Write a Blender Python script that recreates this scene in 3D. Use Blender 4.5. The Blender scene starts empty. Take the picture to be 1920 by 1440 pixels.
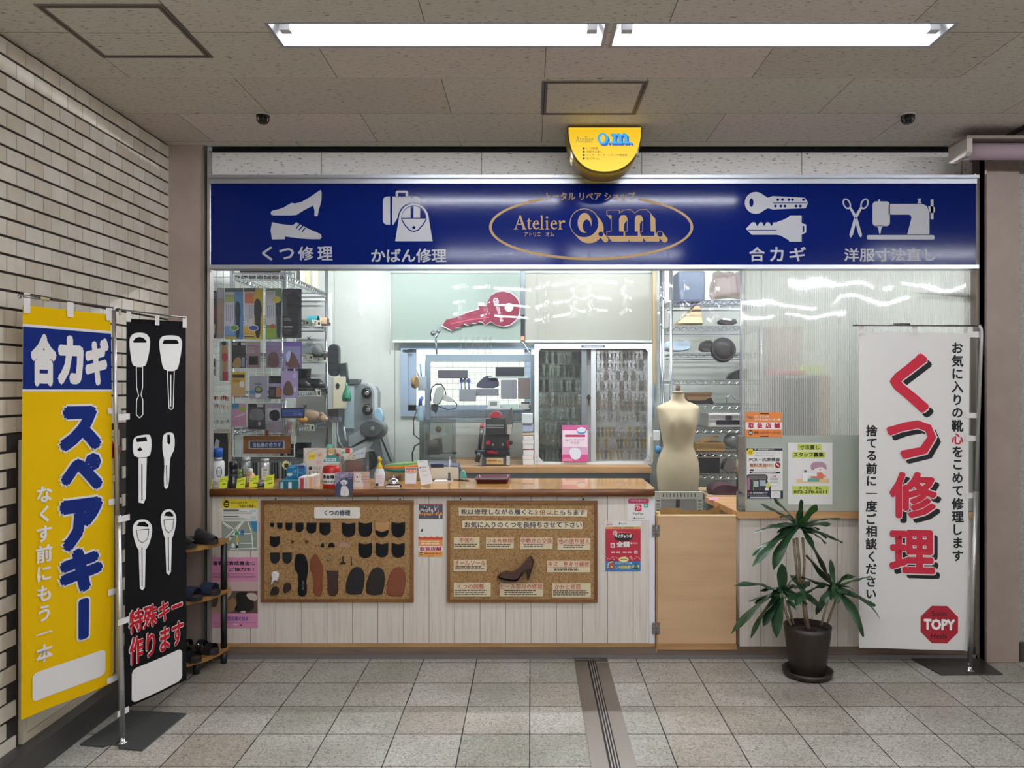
import bpy, bmesh, math, random
from mathutils import Vector, Matrix
from mathutils.geometry import tessellate_polygon
random.seed(7)
C = bpy.context.scene.collection
scn = bpy.context.scene

# ---------------------------------------------------------------- camera, world, exposure
F, CX, CY, EYE = 1480.0, 995.0, 722.0, 1.55
cam_d = bpy.data.cameras.new('camera'); cam = bpy.data.objects.new('camera', cam_d); C.objects.link(cam)
cam.location = (0, 0, EYE); cam.rotation_euler = (math.pi/2, 0, 0)
cam_d.sensor_width = 36; cam_d.lens = F/1920*36
cam_d.shift_x = (960-CX)/1920; cam_d.shift_y = (CY-720)/1920
cam_d.clip_start = .05
scn.camera = cam
vs = scn.view_settings
vs.view_transform = 'Standard'; vs.look = 'None'; vs.gamma = 1; vs.use_curve_mapping = False
vs.exposure = 0.0
world = bpy.data.worlds.new('world'); scn.world = world; world.use_nodes = True
wbg = world.node_tree.nodes['Background']
wbg.inputs[0].default_value = (.80, .88, 1, 1); wbg.inputs[1].default_value = 6.5     # daylight outside the shop's back window
scn.cycles.use_denoising = True
scn.cycles.max_bounces = 10; scn.cycles.transparent_max_bounces = 24
scn.cycles.caustics_reflective = False; scn.cycles.caustics_refractive = False
scn.cycles.sample_clamp_indirect = 4
TUBE = 112.0          # radiance of the corridor's fluorescent tubes
TUBE_IN = 260.0       # radiance of the tubes inside the shop

# ---------------------------------------------------------------- materials
MATS = {}
def lin(h):
    if isinstance(h, str):
        h = h.lstrip('#'); v = [int(h[i:i+2], 16)/255 for i in (0, 2, 4)]
    else: v = h
    return tuple(c/12.92 if c <= .04045 else ((c+.055)/1.055)**2.4 for c in v) + (1,)
def newmat(name):
    m = bpy.data.materials.new(name); m.use_nodes = True
    return m, m.node_tree, m.node_tree.nodes['Principled BSDF']
class NT:
    "small helper that chains nodes"
    def __init__(s, m): s.t = m.node_tree; s.n = s.t.nodes; s.l = s.t.links
    def put(s, sock, v):
        if isinstance(v, bpy.types.NodeSocket): s.l.new(v, sock)
        elif v is not None: sock.default_value = v
    def math(s, op, a, b=None, c=None):
        n = s.n.new('ShaderNodeMath'); n.operation = op
        for k, v in enumerate((a, b, c)): s.put(n.inputs[k], v)
        return n.outputs[0]
    def pos(s): return s.n.new('ShaderNodeNewGeometry').outputs['Position']
    def sep(s, v):
        n = s.n.new('ShaderNodeSeparateXYZ'); s.l.new(v, n.inputs[0]); return n.outputs
    def comb(s, x, y, z):
        n = s.n.new('ShaderNodeCombineXYZ')
        for k, v in enumerate((x, y, z)): s.put(n.inputs[k], v)
        return n.outputs[0]
    def scale(s, v, sc):
        n = s.n.new('ShaderNodeVectorMath'); n.operation = 'MULTIPLY'; s.l.new(v, n.inputs[0]); n.inputs[1].default_value = sc; return n.outputs[0]
    def noise(s, v, sc, det=2, rough=.5, out=0):
        n = s.n.new('ShaderNodeTexNoise'); s.l.new(v, n.inputs['Vector']); n.inputs['Scale'].default_value = sc
        n.inputs['Detail'].default_value = det; n.inputs['Roughness'].default_value = rough; return n.outputs[out]
    def ramp(s, f, stops, interp='LINEAR'):
        n = s.n.new('ShaderNodeValToRGB'); s.l.new(f, n.inputs[0]); r = n.color_ramp; r.interpolation = interp
        while len(r.elements) < len(stops): r.elements.new(.5)
        for e, (p, c) in zip(r.elements, stops): e.position = p; e.color = lin(c)
        return n.outputs[0]
    def mix(s, f, a, b, mode='MIX'):
        n = s.n.new('ShaderNodeMix'); n.data_type = 'RGBA'; n.blend_type = mode
        s.put(n.inputs[0], f)
        for k, v in ((6, a), (7, b)): s.put(n.inputs[k], lin(v) if isinstance(v, str) else v)
        return n.outputs[2]
    def bump(s, h, st, dist=.01):
        n = s.n.new('ShaderNodeBump'); s.l.new(h, n.inputs['Height']); n.inputs['Strength'].default_value = st; n.inputs['Distance'].default_value = dist; return n.outputs[0]
def M(col, rough=.6, metal=0, coat=0, spec=.5):
    k = (col, rough, metal, coat, spec)
    if k in MATS: return MATS[k]
    m, t, p = newmat('paint_' + str(col).lstrip('#'))
    p.inputs['Base Color'].default_value = lin(col); p.inputs['Roughness'].default_value = rough; p.inputs['Metallic'].default_value = metal
    p.inputs['Coat Weight'].default_value = coat; p.inputs['Specular IOR Level'].default_value = spec
    n = NT(m)      # every plain surface keeps a little unevenness of gloss
    v = n.noise(n.pos(), 60, 1); n.put(p.inputs['Roughness'], n.math('MULTIPLY_ADD', v, .12, rough-.06))
    MATS[k] = m; return m
def EM(col, st, diff=None):
    k = ('em', col, st)
    if k in MATS: return MATS[k]
    m, t, p = newmat('lit_' + str(col).lstrip('#'))
    p.inputs['Base Color'].default_value = lin(diff or col); p.inputs['Emission Color'].default_value = lin(col); p.inputs['Emission Strength'].default_value = st
    MATS[k] = m; return m
def metal(col='#c9ccd0', rough=.28): return M(col, rough, 1)
def clear(name, tint='#ffffff', gloss=.08, rough=.05, haze=0.0, hazecol='#ffffff', bumpsc=None, bumpst=.3, uneven=None):
    "thin clear plastic or glass: mostly see-through with a sharp sheen"
    if name in MATS: return MATS[name]
    m = bpy.data.materials.new(name); m.use_nodes = True; n = NT(m); n.n.remove(n.n['Principled BSDF'])
    tr = n.n.new('ShaderNodeBsdfTransparent'); tr.inputs[0].default_value = lin(tint)
    gl = n.n.new('ShaderNodeBsdfGlossy'); gl.inputs['Roughness'].default_value = rough
    base = tr.outputs[0]
    if haze:
        df = n.n.new('ShaderNodeBsdfDiffuse'); df.inputs[0].default_value = lin(hazecol)
        tl = n.n.new('ShaderNodeBsdfTranslucent'); tl.inputs[0].default_value = lin(hazecol)
        a = n.n.new('ShaderNodeMixShader'); a.inputs[0].default_value = .5; n.l.new(df.outputs[0], a.inputs[1]); n.l.new(tl.outputs[0], a.inputs[2])
        b = n.n.new('ShaderNodeMixShader'); b.inputs[0].default_value = haze; n.l.new(tr.outputs[0], b.inputs[1]); n.l.new(a.outputs[0], b.inputs[2]); base = b.outputs[0]
    lw = n.n.new('ShaderNodeLayerWeight'); lw.inputs[0].default_value = .25
    fac = n.math('MULTIPLY_ADD', lw.outputs['Fresnel'], .6, gloss)
    mx = n.n.new('ShaderNodeMixShader'); n.put(mx.inputs[0], fac); n.l.new(base, mx.inputs[1]); n.l.new(gl.outputs[0], mx.inputs[2])
    if bumpsc:
        h = n.noise(n.scale(n.pos(), bumpsc), 1, 3, .55)
        bn = n.bump(h, bumpst, .05); n.l.new(bn, gl.inputs['Normal'])
    n.l.new(mx.outputs[0], n.n['Material Output'].inputs[0])
    MATS[name] = m; return m

# ---------------------------------------------------------------- geometry helpers
def W(px, py, Y):            # photograph pixel on the upright plane at depth Y
    return Vector(((px-CX)*Y/F, Y, EYE-(py-CY)*Y/F))
def FL(px, py):              # photograph pixel on the floor
    return W(px, py, F*EYE/(py-CY))
CEIL = EYE + 1.357
def CL(px, py):              # photograph pixel on the ceiling
    return W(px, py, F*1.357/(CY-py))
ROOT = {}                    # object name -> world location of its origin
def thing(name, label, cat, loc=(0, 0, 0), group=None):
    o = bpy.data.objects.new(name, None); C.objects.link(o); o.location = loc; o.empty_display_size = .05
    tag(o, label, cat, group); ROOT[o.name] = Vector(loc); return o
def tag(o, label=None, cat=None, group=None, kind=None):
    if label: o['label'] = label
    if cat: o['category'] = cat
    if group: o['group'] = group
    if kind: o['kind'] = kind
    return o
def link(name, me, parent=None, origin=None):
    o = bpy.data.objects.new(name, me); C.objects.link(o)
    if parent is not None:
        o.parent = parent; org = ROOT[parent.name]; me.transform(Matrix.Translation(-org)); ROOT[o.name] = org.copy()
    else:
        if origin is None:
            vsx = [v.co for v in me.vertices]
            if vsx:
                lo = [min(v[i] for v in vsx) for i in range(3)]; hi = [max(v[i] for v in vsx) for i in range(3)]
                origin = Vector(((lo[0]+hi[0])/2, (lo[1]+hi[1])/2, lo[2]))
            else: origin = Vector((0, 0, 0))
        origin = Vector(origin); me.transform(Matrix.Translation(-origin)); o.location = origin; ROOT[o.name] = origin
    return o
def children(o): return [c for c in bpy.data.objects if c.parent == o]
KIDS = {}
def copy_tree(o, delta, label=None, group=None, rz=None):
    "a thing with copies of its parts and sub-parts"
    c = o.copy(); C.objects.link(c); c.location = o.location + Vector(delta); ROOT[c.name] = Vector(c.location)
    if label: c['label'] = label
    if group: c['group'] = group
    if rz is not None: c.rotation_euler = (0, 0, rz)
    if o.name not in KIDS: KIDS[o.name] = [(k, children(k)) for k in children(o)]
    for k, sub in KIDS[o.name]:
        d = k.copy(); C.objects.link(d); d.parent = c
        for g in sub:
            e = g.copy(); C.objects.link(e); e.parent = d
    return c

class B:
    "collects shapes into one mesh"
    def __init__(s, mat=None, smooth=False):
        s.bm = bmesh.new(); s.mats = []; s.i = 0; s.sm = smooth
        if mat is not None: s.m(mat)
    def m(s, mat):
        if mat not in s.mats: s.mats.append(mat)
        s.i = s.mats.index(mat); return s
    def face(s, vs, smooth=None):
        try: f = s.bm.faces.new(vs)
        except ValueError: return None
        f.material_index = s.i; f.smooth = s.sm if smooth is None else smooth; return f
    def poly(s, pts, smooth=False):
        return s.face([s.bm.verts.new(p) for p in pts], smooth)
    def box(s, lo, hi, mx=None, bev=0):
        lo, hi = Vector(lo), Vector(hi)
        a = [Vector((x, y, z)) for x in (lo.x, hi.x) for y in (lo.y, hi.y) for z in (lo.z, hi.z)]
        if mx is not None: a = [mx @ p for p in a]
        v = [s.bm.verts.new(p) for p in a]; fs = []
        for q in ((0, 1, 3, 2), (4, 6, 7, 5), (0, 4, 5, 1), (2, 3, 7, 6), (0, 2, 6, 4), (1, 5, 7, 3)): fs.append(s.face([v[k] for k in q], False))
        if bev:
            es = list({e for f in fs if f for e in f.edges})
            r = bmesh.ops.bevel(s.bm, geom=es, offset=bev, segments=2, affect='EDGES', profile=.5)
            for f in r['faces']: f.material_index = s.i; f.smooth = True
        return s
    def bx(s, c, size, mx=None, bev=0):
        c, h = Vector(c), Vector(size)/2; return s.box(c-h, c+h, mx, bev)
    def rings(s, rings, cap0=True, cap1=True, smooth=True, closed=True):
        vv = [[s.bm.verts.new(p) for p in r] for r in rings]
        n = len(vv[0])
        for a, b in zip(vv, vv[1:]):
            for k in range(n if closed else n-1): s.face([a[k], a[(k+1) % n], b[(k+1) % n], b[k]], smooth)
        if cap0: s.face(vv[0][::-1], False)
        if cap1: s.face(vv[-1], False)
        return s
    def lathe(s, prof, c=(0, 0, 0), seg=20, sx=1, sy=1, mx=None, cap=True, ang=None):
        c = Vector(c); R = []
        for r, z in prof:
            ring = [Vector((r*sx*math.cos(2*math.pi*k/seg), r*sy*math.sin(2*math.pi*k/seg), z)) for k in range(seg)]
            R.append([c + (mx @ p if mx is not None else p) for p in ring])
        return s.rings(R, cap, cap)
    def tube(s, pts, r, seg=8, r1=None, cap=True, smooth=True):
        pts = [Vector(p) for p in pts]; R = []; n = len(pts)
        up = None
        for i, p in enumerate(pts):
            d = (pts[min(i+1, n-1)] - pts[max(i-1, 0)])
            if d.length < 1e-9: d = Vector((0, 0, 1))
            d.normalize()
            if up is None: up = Vector((0, 0, 1)) if abs(d.z) < .9 else Vector((1, 0, 0))
            a = d.cross(up); a.normalize(); b = a.cross(d); up = b if b.length > 1e-6 else up
            rr = (r[i] if isinstance(r, (list, tuple)) else (r if r1 is None else r + (r1-r)*i/max(1, n-1)))
            R.append([p + rr*(math.cos(2*math.pi*k/seg)*a + math.sin(2*math.pi*k/seg)*b) for k in range(seg)])
        return s.rings(R, cap, cap, smooth and seg > 4)
    def ball(s, c, r, sc=(1, 1, 1), seg=14, rg=9, mx=None):
        c = Vector(c); R = []
        for i in range(rg+1):
            t = math.pi*(i/rg); rr = max(math.sin(t), .02)
            ring = [Vector((r*sc[0]*rr*math.cos(2*math.pi*k/seg), r*sc[1]*rr*math.sin(2*math.pi*k/seg), -r*sc[2]*math.cos(t))) for k in range(seg)]
            R.append([c + (mx @ p if mx is not None else p) for p in ring])
        return s.rings(R, True, True)
    def prism(s, poly, y0, y1, holes=(), plane='xz', mx=None, smooth=False):
        "outline in a plane pushed to a thickness; plane xz -> along y, xy -> along z, yz -> along x"
        mk = {'xz': lambda a, b, t: Vector((a, t, b)), 'xy': lambda a, b, t: Vector((a, b, t)), 'yz': lambda a, b, t: Vector((t, a, b))}[plane]
        loops = [list(poly)] + [list(h) for h in holes]
        tri = tessellate_polygon([[Vector((p[0], p[1], 0)) for p in l] for l in loops])
        flat = [p for l in loops for p in l]
        for t in (y0, y1):
            vv = [s.bm.verts.new(mx @ mk(p[0], p[1], t) if mx is not None else mk(p[0], p[1], t)) for p in flat]
            for f in tri: s.face([vv[k] for k in f], False)
            if t == y0: a = vv
            else: b = vv
        o = 0
        for l in loops:
            n = len(l)
            for k in range(n): s.face([a[o+k], a[o+(k+1) % n], b[o+(k+1) % n], b[o+k]], smooth)
            o += n
        return s
    def sheet(s, fn, nu, nv, smooth=True):
        g = [[s.bm.verts.new(fn(u/nu, v/nv)) for u in range(nu+1)] for v in range(nv+1)]
        for v in range(nv):
            for u in range(nu): s.face([g[v][u], g[v][u+1], g[v+1][u+1], g[v+1][u]], smooth)
        return s
    def obj(s, name, parent=None, label=None, cat=None, group=None, kind=None, origin=None, recalc=True, weld=False):
        if weld: bmesh.ops.remove_doubles(s.bm, verts=s.bm.verts, dist=1e-5)
        if recalc: bmesh.ops.recalc_face_normals(s.bm, faces=s.bm.faces)
        me = bpy.data.meshes.new(name); s.bm.to_mesh(me); s.bm.free()
        for m in s.mats: me.materials.append(m)
        return tag(link(name, me, parent, origin), label, cat, group, kind)

# ---------------------------------------------------------------- lettering
TXT = {}
def glyphs(body, shear=0.0):
    k = (body, shear)
    if k in TXT: return TXT[k]
    cu = bpy.data.curves.new('t', 'FONT'); cu.body = body; cu.size = 1; cu.resolution_u = 2; cu.shear = shear
    o = bpy.data.objects.new('t', cu); C.objects.link(o); bpy.context.view_layer.update()
    dg = bpy.context.evaluated_depsgraph_get(); me = bpy.data.meshes.new_from_object(o.evaluated_get(dg))
    V = [(v.co.x, v.co.y) for v in me.vertices]; P = [tuple(p.vertices) for p in me.polygons]
    bpy.data.objects.remove(o); bpy.data.curves.remove(cu); bpy.data.meshes.remove(me)
    if not V: V = [(0, 0), (1, 0), (1, 1)]; P = []
    x0 = min(v[0] for v in V); x1 = max(v[0] for v in V); y0 = min(v[1] for v in V); y1 = max(v[1] for v in V)
    TXT[k] = (V, P, (x0, y0, x1, y1)); return TXT[k]
def arc(cx, cy, rx, ry=None, a0=0, a1=360, n=24):
    ry = rx if ry is None else ry
    m = n if a1-a0 == 360 else n+1
    return [(cx+rx*math.cos(math.radians(a0+(a1-a0)*k/n)), cy-ry*math.sin(math.radians(a0+(a1-a0)*k/n))) for k in range(m)]
def rrect(x0, y0, x1, y1, r, n=4):
    r = min(r, abs(x1-x0)/2, abs(y1-y0)/2)
    return (arc(x1-r, y0+r, r, r, 0, 90, n) + arc(x0+r, y0+r, r, r, 90, 180, n) + arc(x0+r, y1-r, r, r, 180, 270, n) + arc(x1-r, y1-r, r, r, 270, 360, n))
class Flat:
    "printed or cut layers on one sheet, drawn in photograph pixels and set on the sheet's own surface"
    def __init__(s, Y=None, fn=None):
        s.bm = bmesh.new(); s.mats = []
        s.fn = fn or (lambda x, y, l: W(x, y, Y - .0006*l))
    def mi(s, m):
        if isinstance(m, str): m = M(m)
        if m not in s.mats: s.mats.append(m)
        return s.mats.index(m)
    def poly(s, pts, m, l=1, holes=()):
        i = s.mi(m); loops = [list(pts)] + [list(h) for h in holes]
        tri = tessellate_polygon([[Vector((p[0], p[1], 0)) for p in lp] for lp in loops])
        vv = [s.bm.verts.new((p[0], p[1], l)) for lp in loops for p in lp]
        for f in tri:
            try: s.bm.faces.new([vv[k] for k in f]).material_index = i
            except ValueError: pass
        return s
    def rect(s, x0, y0, x1, y1, m, l=1, rot=0):
        p = [(x0, y0), (x1, y0), (x1, y1), (x0, y1)]
        if rot:
            cx, cy = (x0+x1)/2, (y0+y1)/2; c, q = math.cos(math.radians(rot)), math.sin(math.radians(rot))
            p = [(cx+(x-cx)*c-(y-cy)*q, cy+(x-cx)*q+(y-cy)*c) for x, y in p]
        return s.poly(p, m, l)
    def slab(s, pts, m, l=0, back=-8):
        "outline with real thickness"
        s.poly(pts, m, l); s.poly(pts, m, back); i = s.mi(m); n = len(pts)
        a = [s.bm.verts.new((p[0], p[1], l)) for p in pts]; b = [s.bm.verts.new((p[0], p[1], back)) for p in pts]
        for k in range(n): s.bm.faces.new([a[k], a[(k+1) % n], b[(k+1) % n], b[k]]).material_index = i
        return s
    def brect(s, x0, y0, x1, y1, m, l=0, back=-8): return s.slab([(x0, y0), (x1, y0), (x1, y1), (x0, y1)], m, l, back)
    def ell(s, cx, cy, rx, ry, m, l=1, n=24): return s.poly(arc(cx, cy, rx, ry, n=n), m, l)
    def ring(s, cx, cy, rx, ry, w, m, l=1, a0=0, a1=360, n=40):
        if a1-a0 == 360: return s.poly(arc(cx, cy, rx, ry, n=n), m, l, [arc(cx, cy, rx-w, ry-w, n=n)])
        return s.poly(arc(cx, cy, rx, ry, a0, a1, n) + arc(cx, cy, rx-w, ry-w, a0, a1, n)[::-1], m, l)
    def line(s, pts, w, m, l=1, cap=True):
        for (x0, y0), (x1, y1) in zip(pts, pts[1:]):
            d = math.hypot(x1-x0, y1-y0) or 1; nx, ny = -(y1-y0)/d*w/2, (x1-x0)/d*w/2
            s.poly([(x0+nx, y0+ny), (x1+nx, y1+ny), (x1-nx, y1-ny), (x0-nx, y0-ny)], m, l)
        if cap and w > 1.5:
            for x, y in pts: s.ell(x, y, w/2, w/2, m, l, 10)
        return s
    def text(s, body, x0, y0, x1, y1, m, l=1, bold=.012, shear=0):
        "lettering fitted to a box; heavier weights are built up from shifted strokes"
        V, P, (a0, b0, a1, b1) = glyphs(body, shear); i = s.mi(m); b = bold if bold >= .008 else 0
        n = 1 if not b else (5 if b < .03 else 9)
        a0, b0, a1, b1 = a0-b, b0-b, a1+b, b1+b; sx = (x1-x0)/max(a1-a0, 1e-4); sy = (y1-y0)/max(b1-b0, 1e-4)
        for k in range(n):
            t = 2*math.pi*(k-1)/(n-1)+.785 if k else 0; ox, oy = (b*math.cos(t), b*math.sin(t)) if k else (0, 0)
            vv = [s.bm.verts.new((x0+(u+ox-a0)*sx, y1-(w+oy-b0)*sy, l+.03*k)) for u, w in V]
            for p in P:
                try: s.bm.faces.new([vv[q] for q in p]).material_index = i
                except ValueError: pass
        return s
    def column(s, body, cx, y0, y1, w, m, l=1, bold=.012, fills=None):
        "upright column of characters, one cell each"
        h = (y1-y0)/len(body)
        for k, ch in enumerate(body):
            V, P, bb = glyphs(ch); gx, gy = bb[2]-bb[0], bb[3]-bb[1]; u = min(w, h)*1.06
            ww, hh = max(gx*u, .8), max(gy*u, .8); cy = y0+(k+.5)*h
            mm = fills.get(k, m) if fills else m
            if ch in 'ー一': 
                if ch == 'ー': s.rect(cx-w*.08, cy-h*.42, cx+w*.08, cy+h*.42, mm, l)
                else: s.text(ch, cx-ww/2, cy-hh/2, cx+ww/2, cy+hh/2, mm, l, bold)
            else: s.text(ch, cx-ww/2, cy-hh/2, cx+ww/2, cy+hh/2, mm, l, bold)
        return s
    def lines(s, x0, y0, x1, y1, n, m, l=1, h=.45, rag=.25, seed=1):
        "rows of small print too fine to read"
        r = random.Random(seed); step = (y1-y0)/n
        for k in range(n):
            x = x0; e = x1-(x1-x0)*rag*r.random()
            while x < e:
                w = min(r.uniform(.5, 2.2)*step, e-x); s.rect(x, y0+k*step, x+w*.82, y0+k*step+step*h, m, l); x += w
        return s
    def cut(s, xs=(), ys=()):
        for k, vals in ((0, xs), (1, ys)):
            for v in vals:
                co = Vector((v if k == 0 else 0, v if k == 1 else 0, 0)); no = Vector((1, 0, 0)) if k == 0 else Vector((0, 1, 0))
                bmesh.ops.bisect_plane(s.bm, geom=list(s.bm.verts)+list(s.bm.edges)+list(s.bm.faces), plane_co=co, plane_no=no)
        return s
    def obj(s, name, parent=None, label=None, cat=None, group=None, kind=None, smooth=False):
        for v in s.bm.verts: v.co = s.fn(*v.co)
        me = bpy.data.meshes.new(name); s.bm.to_mesh(me); s.bm.free()
        for m in s.mats: me.materials.append(m)
        if smooth:
            for p in me.polygons: p.use_smooth = True
        return tag(link(name, me, parent), label, cat, group, kind)
def quadfn(p00, p10, p11, p01, x0, y0, x1, y1, nrm):
    "maps the pixel box onto a free quadrilateral, layers along nrm"
    p00, p10, p11, p01, nrm = map(Vector, (p00, p10, p11, p01, nrm)); nrm.normalize()
    def fn(x, y, l):
        u, v = (x-x0)/(x1-x0), (y-y0)/(y1-y0)
        return (p00*(1-u)+p10*u)*(1-v) + (p01*(1-u)+p11*u)*v + nrm*(.0006*l)
    return fn
D0 = 4.47                    # depth of the shop front
# ================================================================ setting: materials
def mat_floor():
    m, t, p = newmat('terrazzo'); n = NT(m); P = n.pos(); x, y, z = n.sep(P)
    fx = n.math('DIVIDE', n.math('SUBTRACT', x, -.005), .3); fy = n.math('DIVIDE', n.math('SUBTRACT', y, .205), .3)
    cx, cy = n.math('FLOOR', fx), n.math('FLOOR', fy); ax, ay = n.math('FRACT', fx), n.math('FRACT', fy)
    wn = n.n.new('ShaderNodeTexWhiteNoise'); wn.noise_dimensions = '2D'; n.l.new(n.comb(cx, cy, 0), wn.inputs['Vector'])
    wob = n.math('MULTIPLY_ADD', n.noise(P, 9, 3), .016, .003)
    def edge(a): return n.math('MAXIMUM', n.math('LESS_THAN', a, wob), n.math('GREATER_THAN', a, n.math('SUBTRACT', 1, n.math('MULTIPLY', wob, .5))))
    J = n.math('MAXIMUM', edge(ax), edge(ay))
    vo = n.n.new('ShaderNodeTexVoronoi'); n.l.new(P, vo.inputs['Vector']); vo.inputs['Scale'].default_value = 150
    sp = n.sep(vo.outputs['Color'])[0]
    c = n.ramp(sp, [(0, '#8a867e'), (.10, '#a5a198'), (.2, '#bfbbb3'), (.6, '#cac6be'), (.85, '#d8d4cc'), (1, '#e4e1da')])
    c = n.mix(1, c, n.ramp(wn.outputs[0], [(0, '#dcd6cc'), (.5, '#ffffff'), (1, '#d8dcd4')]), 'MULTIPLY')
    c = n.mix(.55, c, n.ramp(n.noise(P, 2.5, 4), [(.3, '#c0bab1'), (.7, '#ffffff')]), 'MULTIPLY')
    c = n.mix(J, c, '#2b2824')
    n.put(p.inputs['Base Color'], c); n.put(p.inputs['Roughness'], n.math('MULTIPLY_ADD', J, .45, .36))
    n.put(p.inputs['Normal'], n.bump(n.math('SUBTRACT', 1, J), .5, .004)); return m
def mat_ceiling(xz=False):
    m, t, p = newmat('fissured_board'); n = NT(m); P = n.pos(); x, y, z = n.sep(P)
    if xz:
        v = n.comb(n.math('MULTIPLY', x, 30), n.math('MULTIPLY', z, 110), 0)
        fx = n.math('DIVIDE', n.math('ADD', x, 1.195), .913); J = n.math('LESS_THAN', n.math('FRACT', fx), .004)
    else:
        v = n.comb(n.math('MULTIPLY', x, 34), n.math('MULTIPLY', y, 130), 0)
        fy = n.math('DIVIDE', n.math('SUBTRACT', y, 3.034), .4545); r = n.math('FLOOR', fy)
        odd = n.math('MODULO', n.math('ABSOLUTE', r), 2)
        fx = n.math('ADD', n.math('DIVIDE', n.math('ADD', x, .855), .915), n.math('MULTIPLY', odd, .5))
        J = n.math('MAXIMUM', n.math('LESS_THAN', n.math('FRACT', fx), .0032), n.math('LESS_THAN', n.math('FRACT', fy), .006))
    h = n.noise(v, 1, 2, .6)
    c = n.ramp(h, [(0, '#5d5850'), (.32, '#736e66'), (.375, '#dcd9d4'), (.6, '#e3e0dc')])
    if not xz:
        wn = n.n.new('ShaderNodeTexWhiteNoise'); wn.noise_dimensions = '2D'; n.l.new(n.comb(n.math('FLOOR', fx), r, 0), wn.inputs['Vector'])
        c = n.mix(1, c, n.ramp(wn.outputs[0], [(0, '#eee6e0'), (.5, '#f4f4ea'), (1, '#fff6f4')]), 'MULTIPLY')
    c = n.mix(J, c, '#55504a'); n.put(p.inputs['Base Color'], c); p.inputs['Roughness'].default_value = .9
    n.put(p.inputs['Normal'], n.bump(h, .25, .01)); return m
def mat_tile():
    m, t, p = newmat('glazed_tile'); n = NT(m); g = n.n.new('ShaderNodeNewGeometry'); r = g.outputs['Random Per Island']
    c = n.ramp(r, [(0, '#c9beac'), (.3, '#d6ccbc'), (.55, '#dfd8cb'), (.8, '#d5cec2'), (1, '#cdc4b3')])
    c = n.mix(.35, c, n.ramp(n.noise(n.pos(), 14, 3), [(.3, '#d8ccb8'), (.7, '#ffffff')]), 'MULTIPLY')
    n.put(p.inputs['Base Color'], c); p.inputs['Roughness'].default_value = .42
    n.put(p.inputs['Normal'], n.bump(n.noise(n.pos(), 40, 2), .12, .01)); return m
def mat_wood(name, stops, axis=0, sc=1.0, rough=.4, coat=0.0, stretch=9):
    if name in MATS: return MATS[name]
    m, t, p = newmat(name); n = NT(m); P = n.pos()
    s = [26*sc]*3; s[axis] = 26*sc/stretch
    v = n.scale(P, s); h = n.noise(v, 1, 4, .6); h2 = n.noise(v, .25, 2)
    f = n.math('MULTIPLY_ADD', h, .6, n.math('MULTIPLY', h2, .4))
    n.put(p.inputs['Base Color'], n.ramp(f, stops)); p.inputs['Roughness'].default_value = rough; p.inputs['Coat Weight'].default_value = coat
    n.put(p.inputs['Normal'], n.bump(h, .08, .01)); MATS[name] = m; return m
def mat_speck(name, base, stops, sc, rough=.8, bump=.2):
    if name in MATS: return MATS[name]
    m, t, p = newmat(name); n = NT(m); h = n.noise(n.pos(), sc, 3, .65)
    n.put(p.inputs['Base Color'], n.ramp(h, stops)); p.inputs['Roughness'].default_value = rough
    n.put(p.inputs['Normal'], n.bump(h, bump, .005)); MATS[name] = m; return m
def mat_plank():
    m, t, p = newmat('white_plank'); n = NT(m); P = n.pos(); x, y, z = n.sep(P)
    fx = n.math('DIVIDE', n.math('ADD', x, 1.745), .1455); J = n.math('LESS_THAN', n.math('FRACT', fx), .018)
    J2 = n.math('LESS_THAN', n.math('FRACT', n.math('ADD', fx, .5)), .010)
    v = n.comb(n.math('MULTIPLY', x, 70), n.math('MULTIPLY', z, 3), n.math('FLOOR', fx))
    c = n.ramp(n.noise(v, 1, 3), [(.25, '#cdc3b6'), (.5, '#dcd3c7'), (.75, '#e0d8cd')])
    c = n.mix(n.math('MULTIPLY', J2, .35), c, '#a49a8c'); c = n.mix(J, c, '#5c534a')
    n.put(p.inputs['Base Color'], c); p.inputs['Roughness'].default_value = .45; n.put(p.inputs['Normal'], n.bump(n.math('SUBTRACT', 1, J), .4, .003)); return m
FLOOR_M, CEIL_M, FASCIA_M, TILE_M, PLANK_M = mat_floor(), mat_ceiling(), mat_ceiling(True), mat_tile(), mat_plank()
OAK = mat_wood('varnished_counter', [(.25, '#8a5a26'), (.45, '#b88242'), (.6, '#cf9a57'), (.8, '#dcae70')], 0, .8, .22, .5)
EDGE = mat_wood('live_edge', [(.3, '#3a2010'), (.5, '#6b3f1c'), (.7, '#8a5a2a')], 0, 1.2, .4)
PINE = mat_wood('pine_trim', [(.3, '#9a7146'), (.55, '#b98d5c'), (.8, '#cda471')], 0, 1, .5)
PINE_V = mat_wood('pine_post', [(.3, '#9a7146'), (.55, '#b98d5c'), (.8, '#cda471')], 2, 1, .5)
PLY = mat_wood('birch_ply', [(.25, '#bb9470'), (.5, '#c9a57e'), (.75, '#d2b08a')], 0, .55, .5)
BROWN = mat_wood('brown_frame', [(.3, '#5c3817'), (.55, '#7f5227'), (.8, '#966637')], 0, 1.2, .4)
BENCH = mat_wood('bench_top', [(.3, '#9b744a'), (.55, '#b78d5e'), (.8, '#c59d6e')], 0, .8, .45)
CORK = mat_speck('cork', None, [(.3, '#66482a'), (.45, '#99764a'), (.6, '#ab875a'), (.75, '#b9966a')], 130, .9, .4)
CARD = mat_speck('cardboard', None, [(.3, '#a5814f'), (.7, '#b8945f')], 20, .85, .05)
PILLAR = mat_speck('pillar_paint', None, [(.3, '#95847a'), (.7, '#a08f84')], 5, .55, .05)
ROOMW = mat_speck('shop_wall_paint', None, [(.3, '#c9cfc6'), (.7, '#d3d8cf')], 4, .5, .04)
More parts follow.
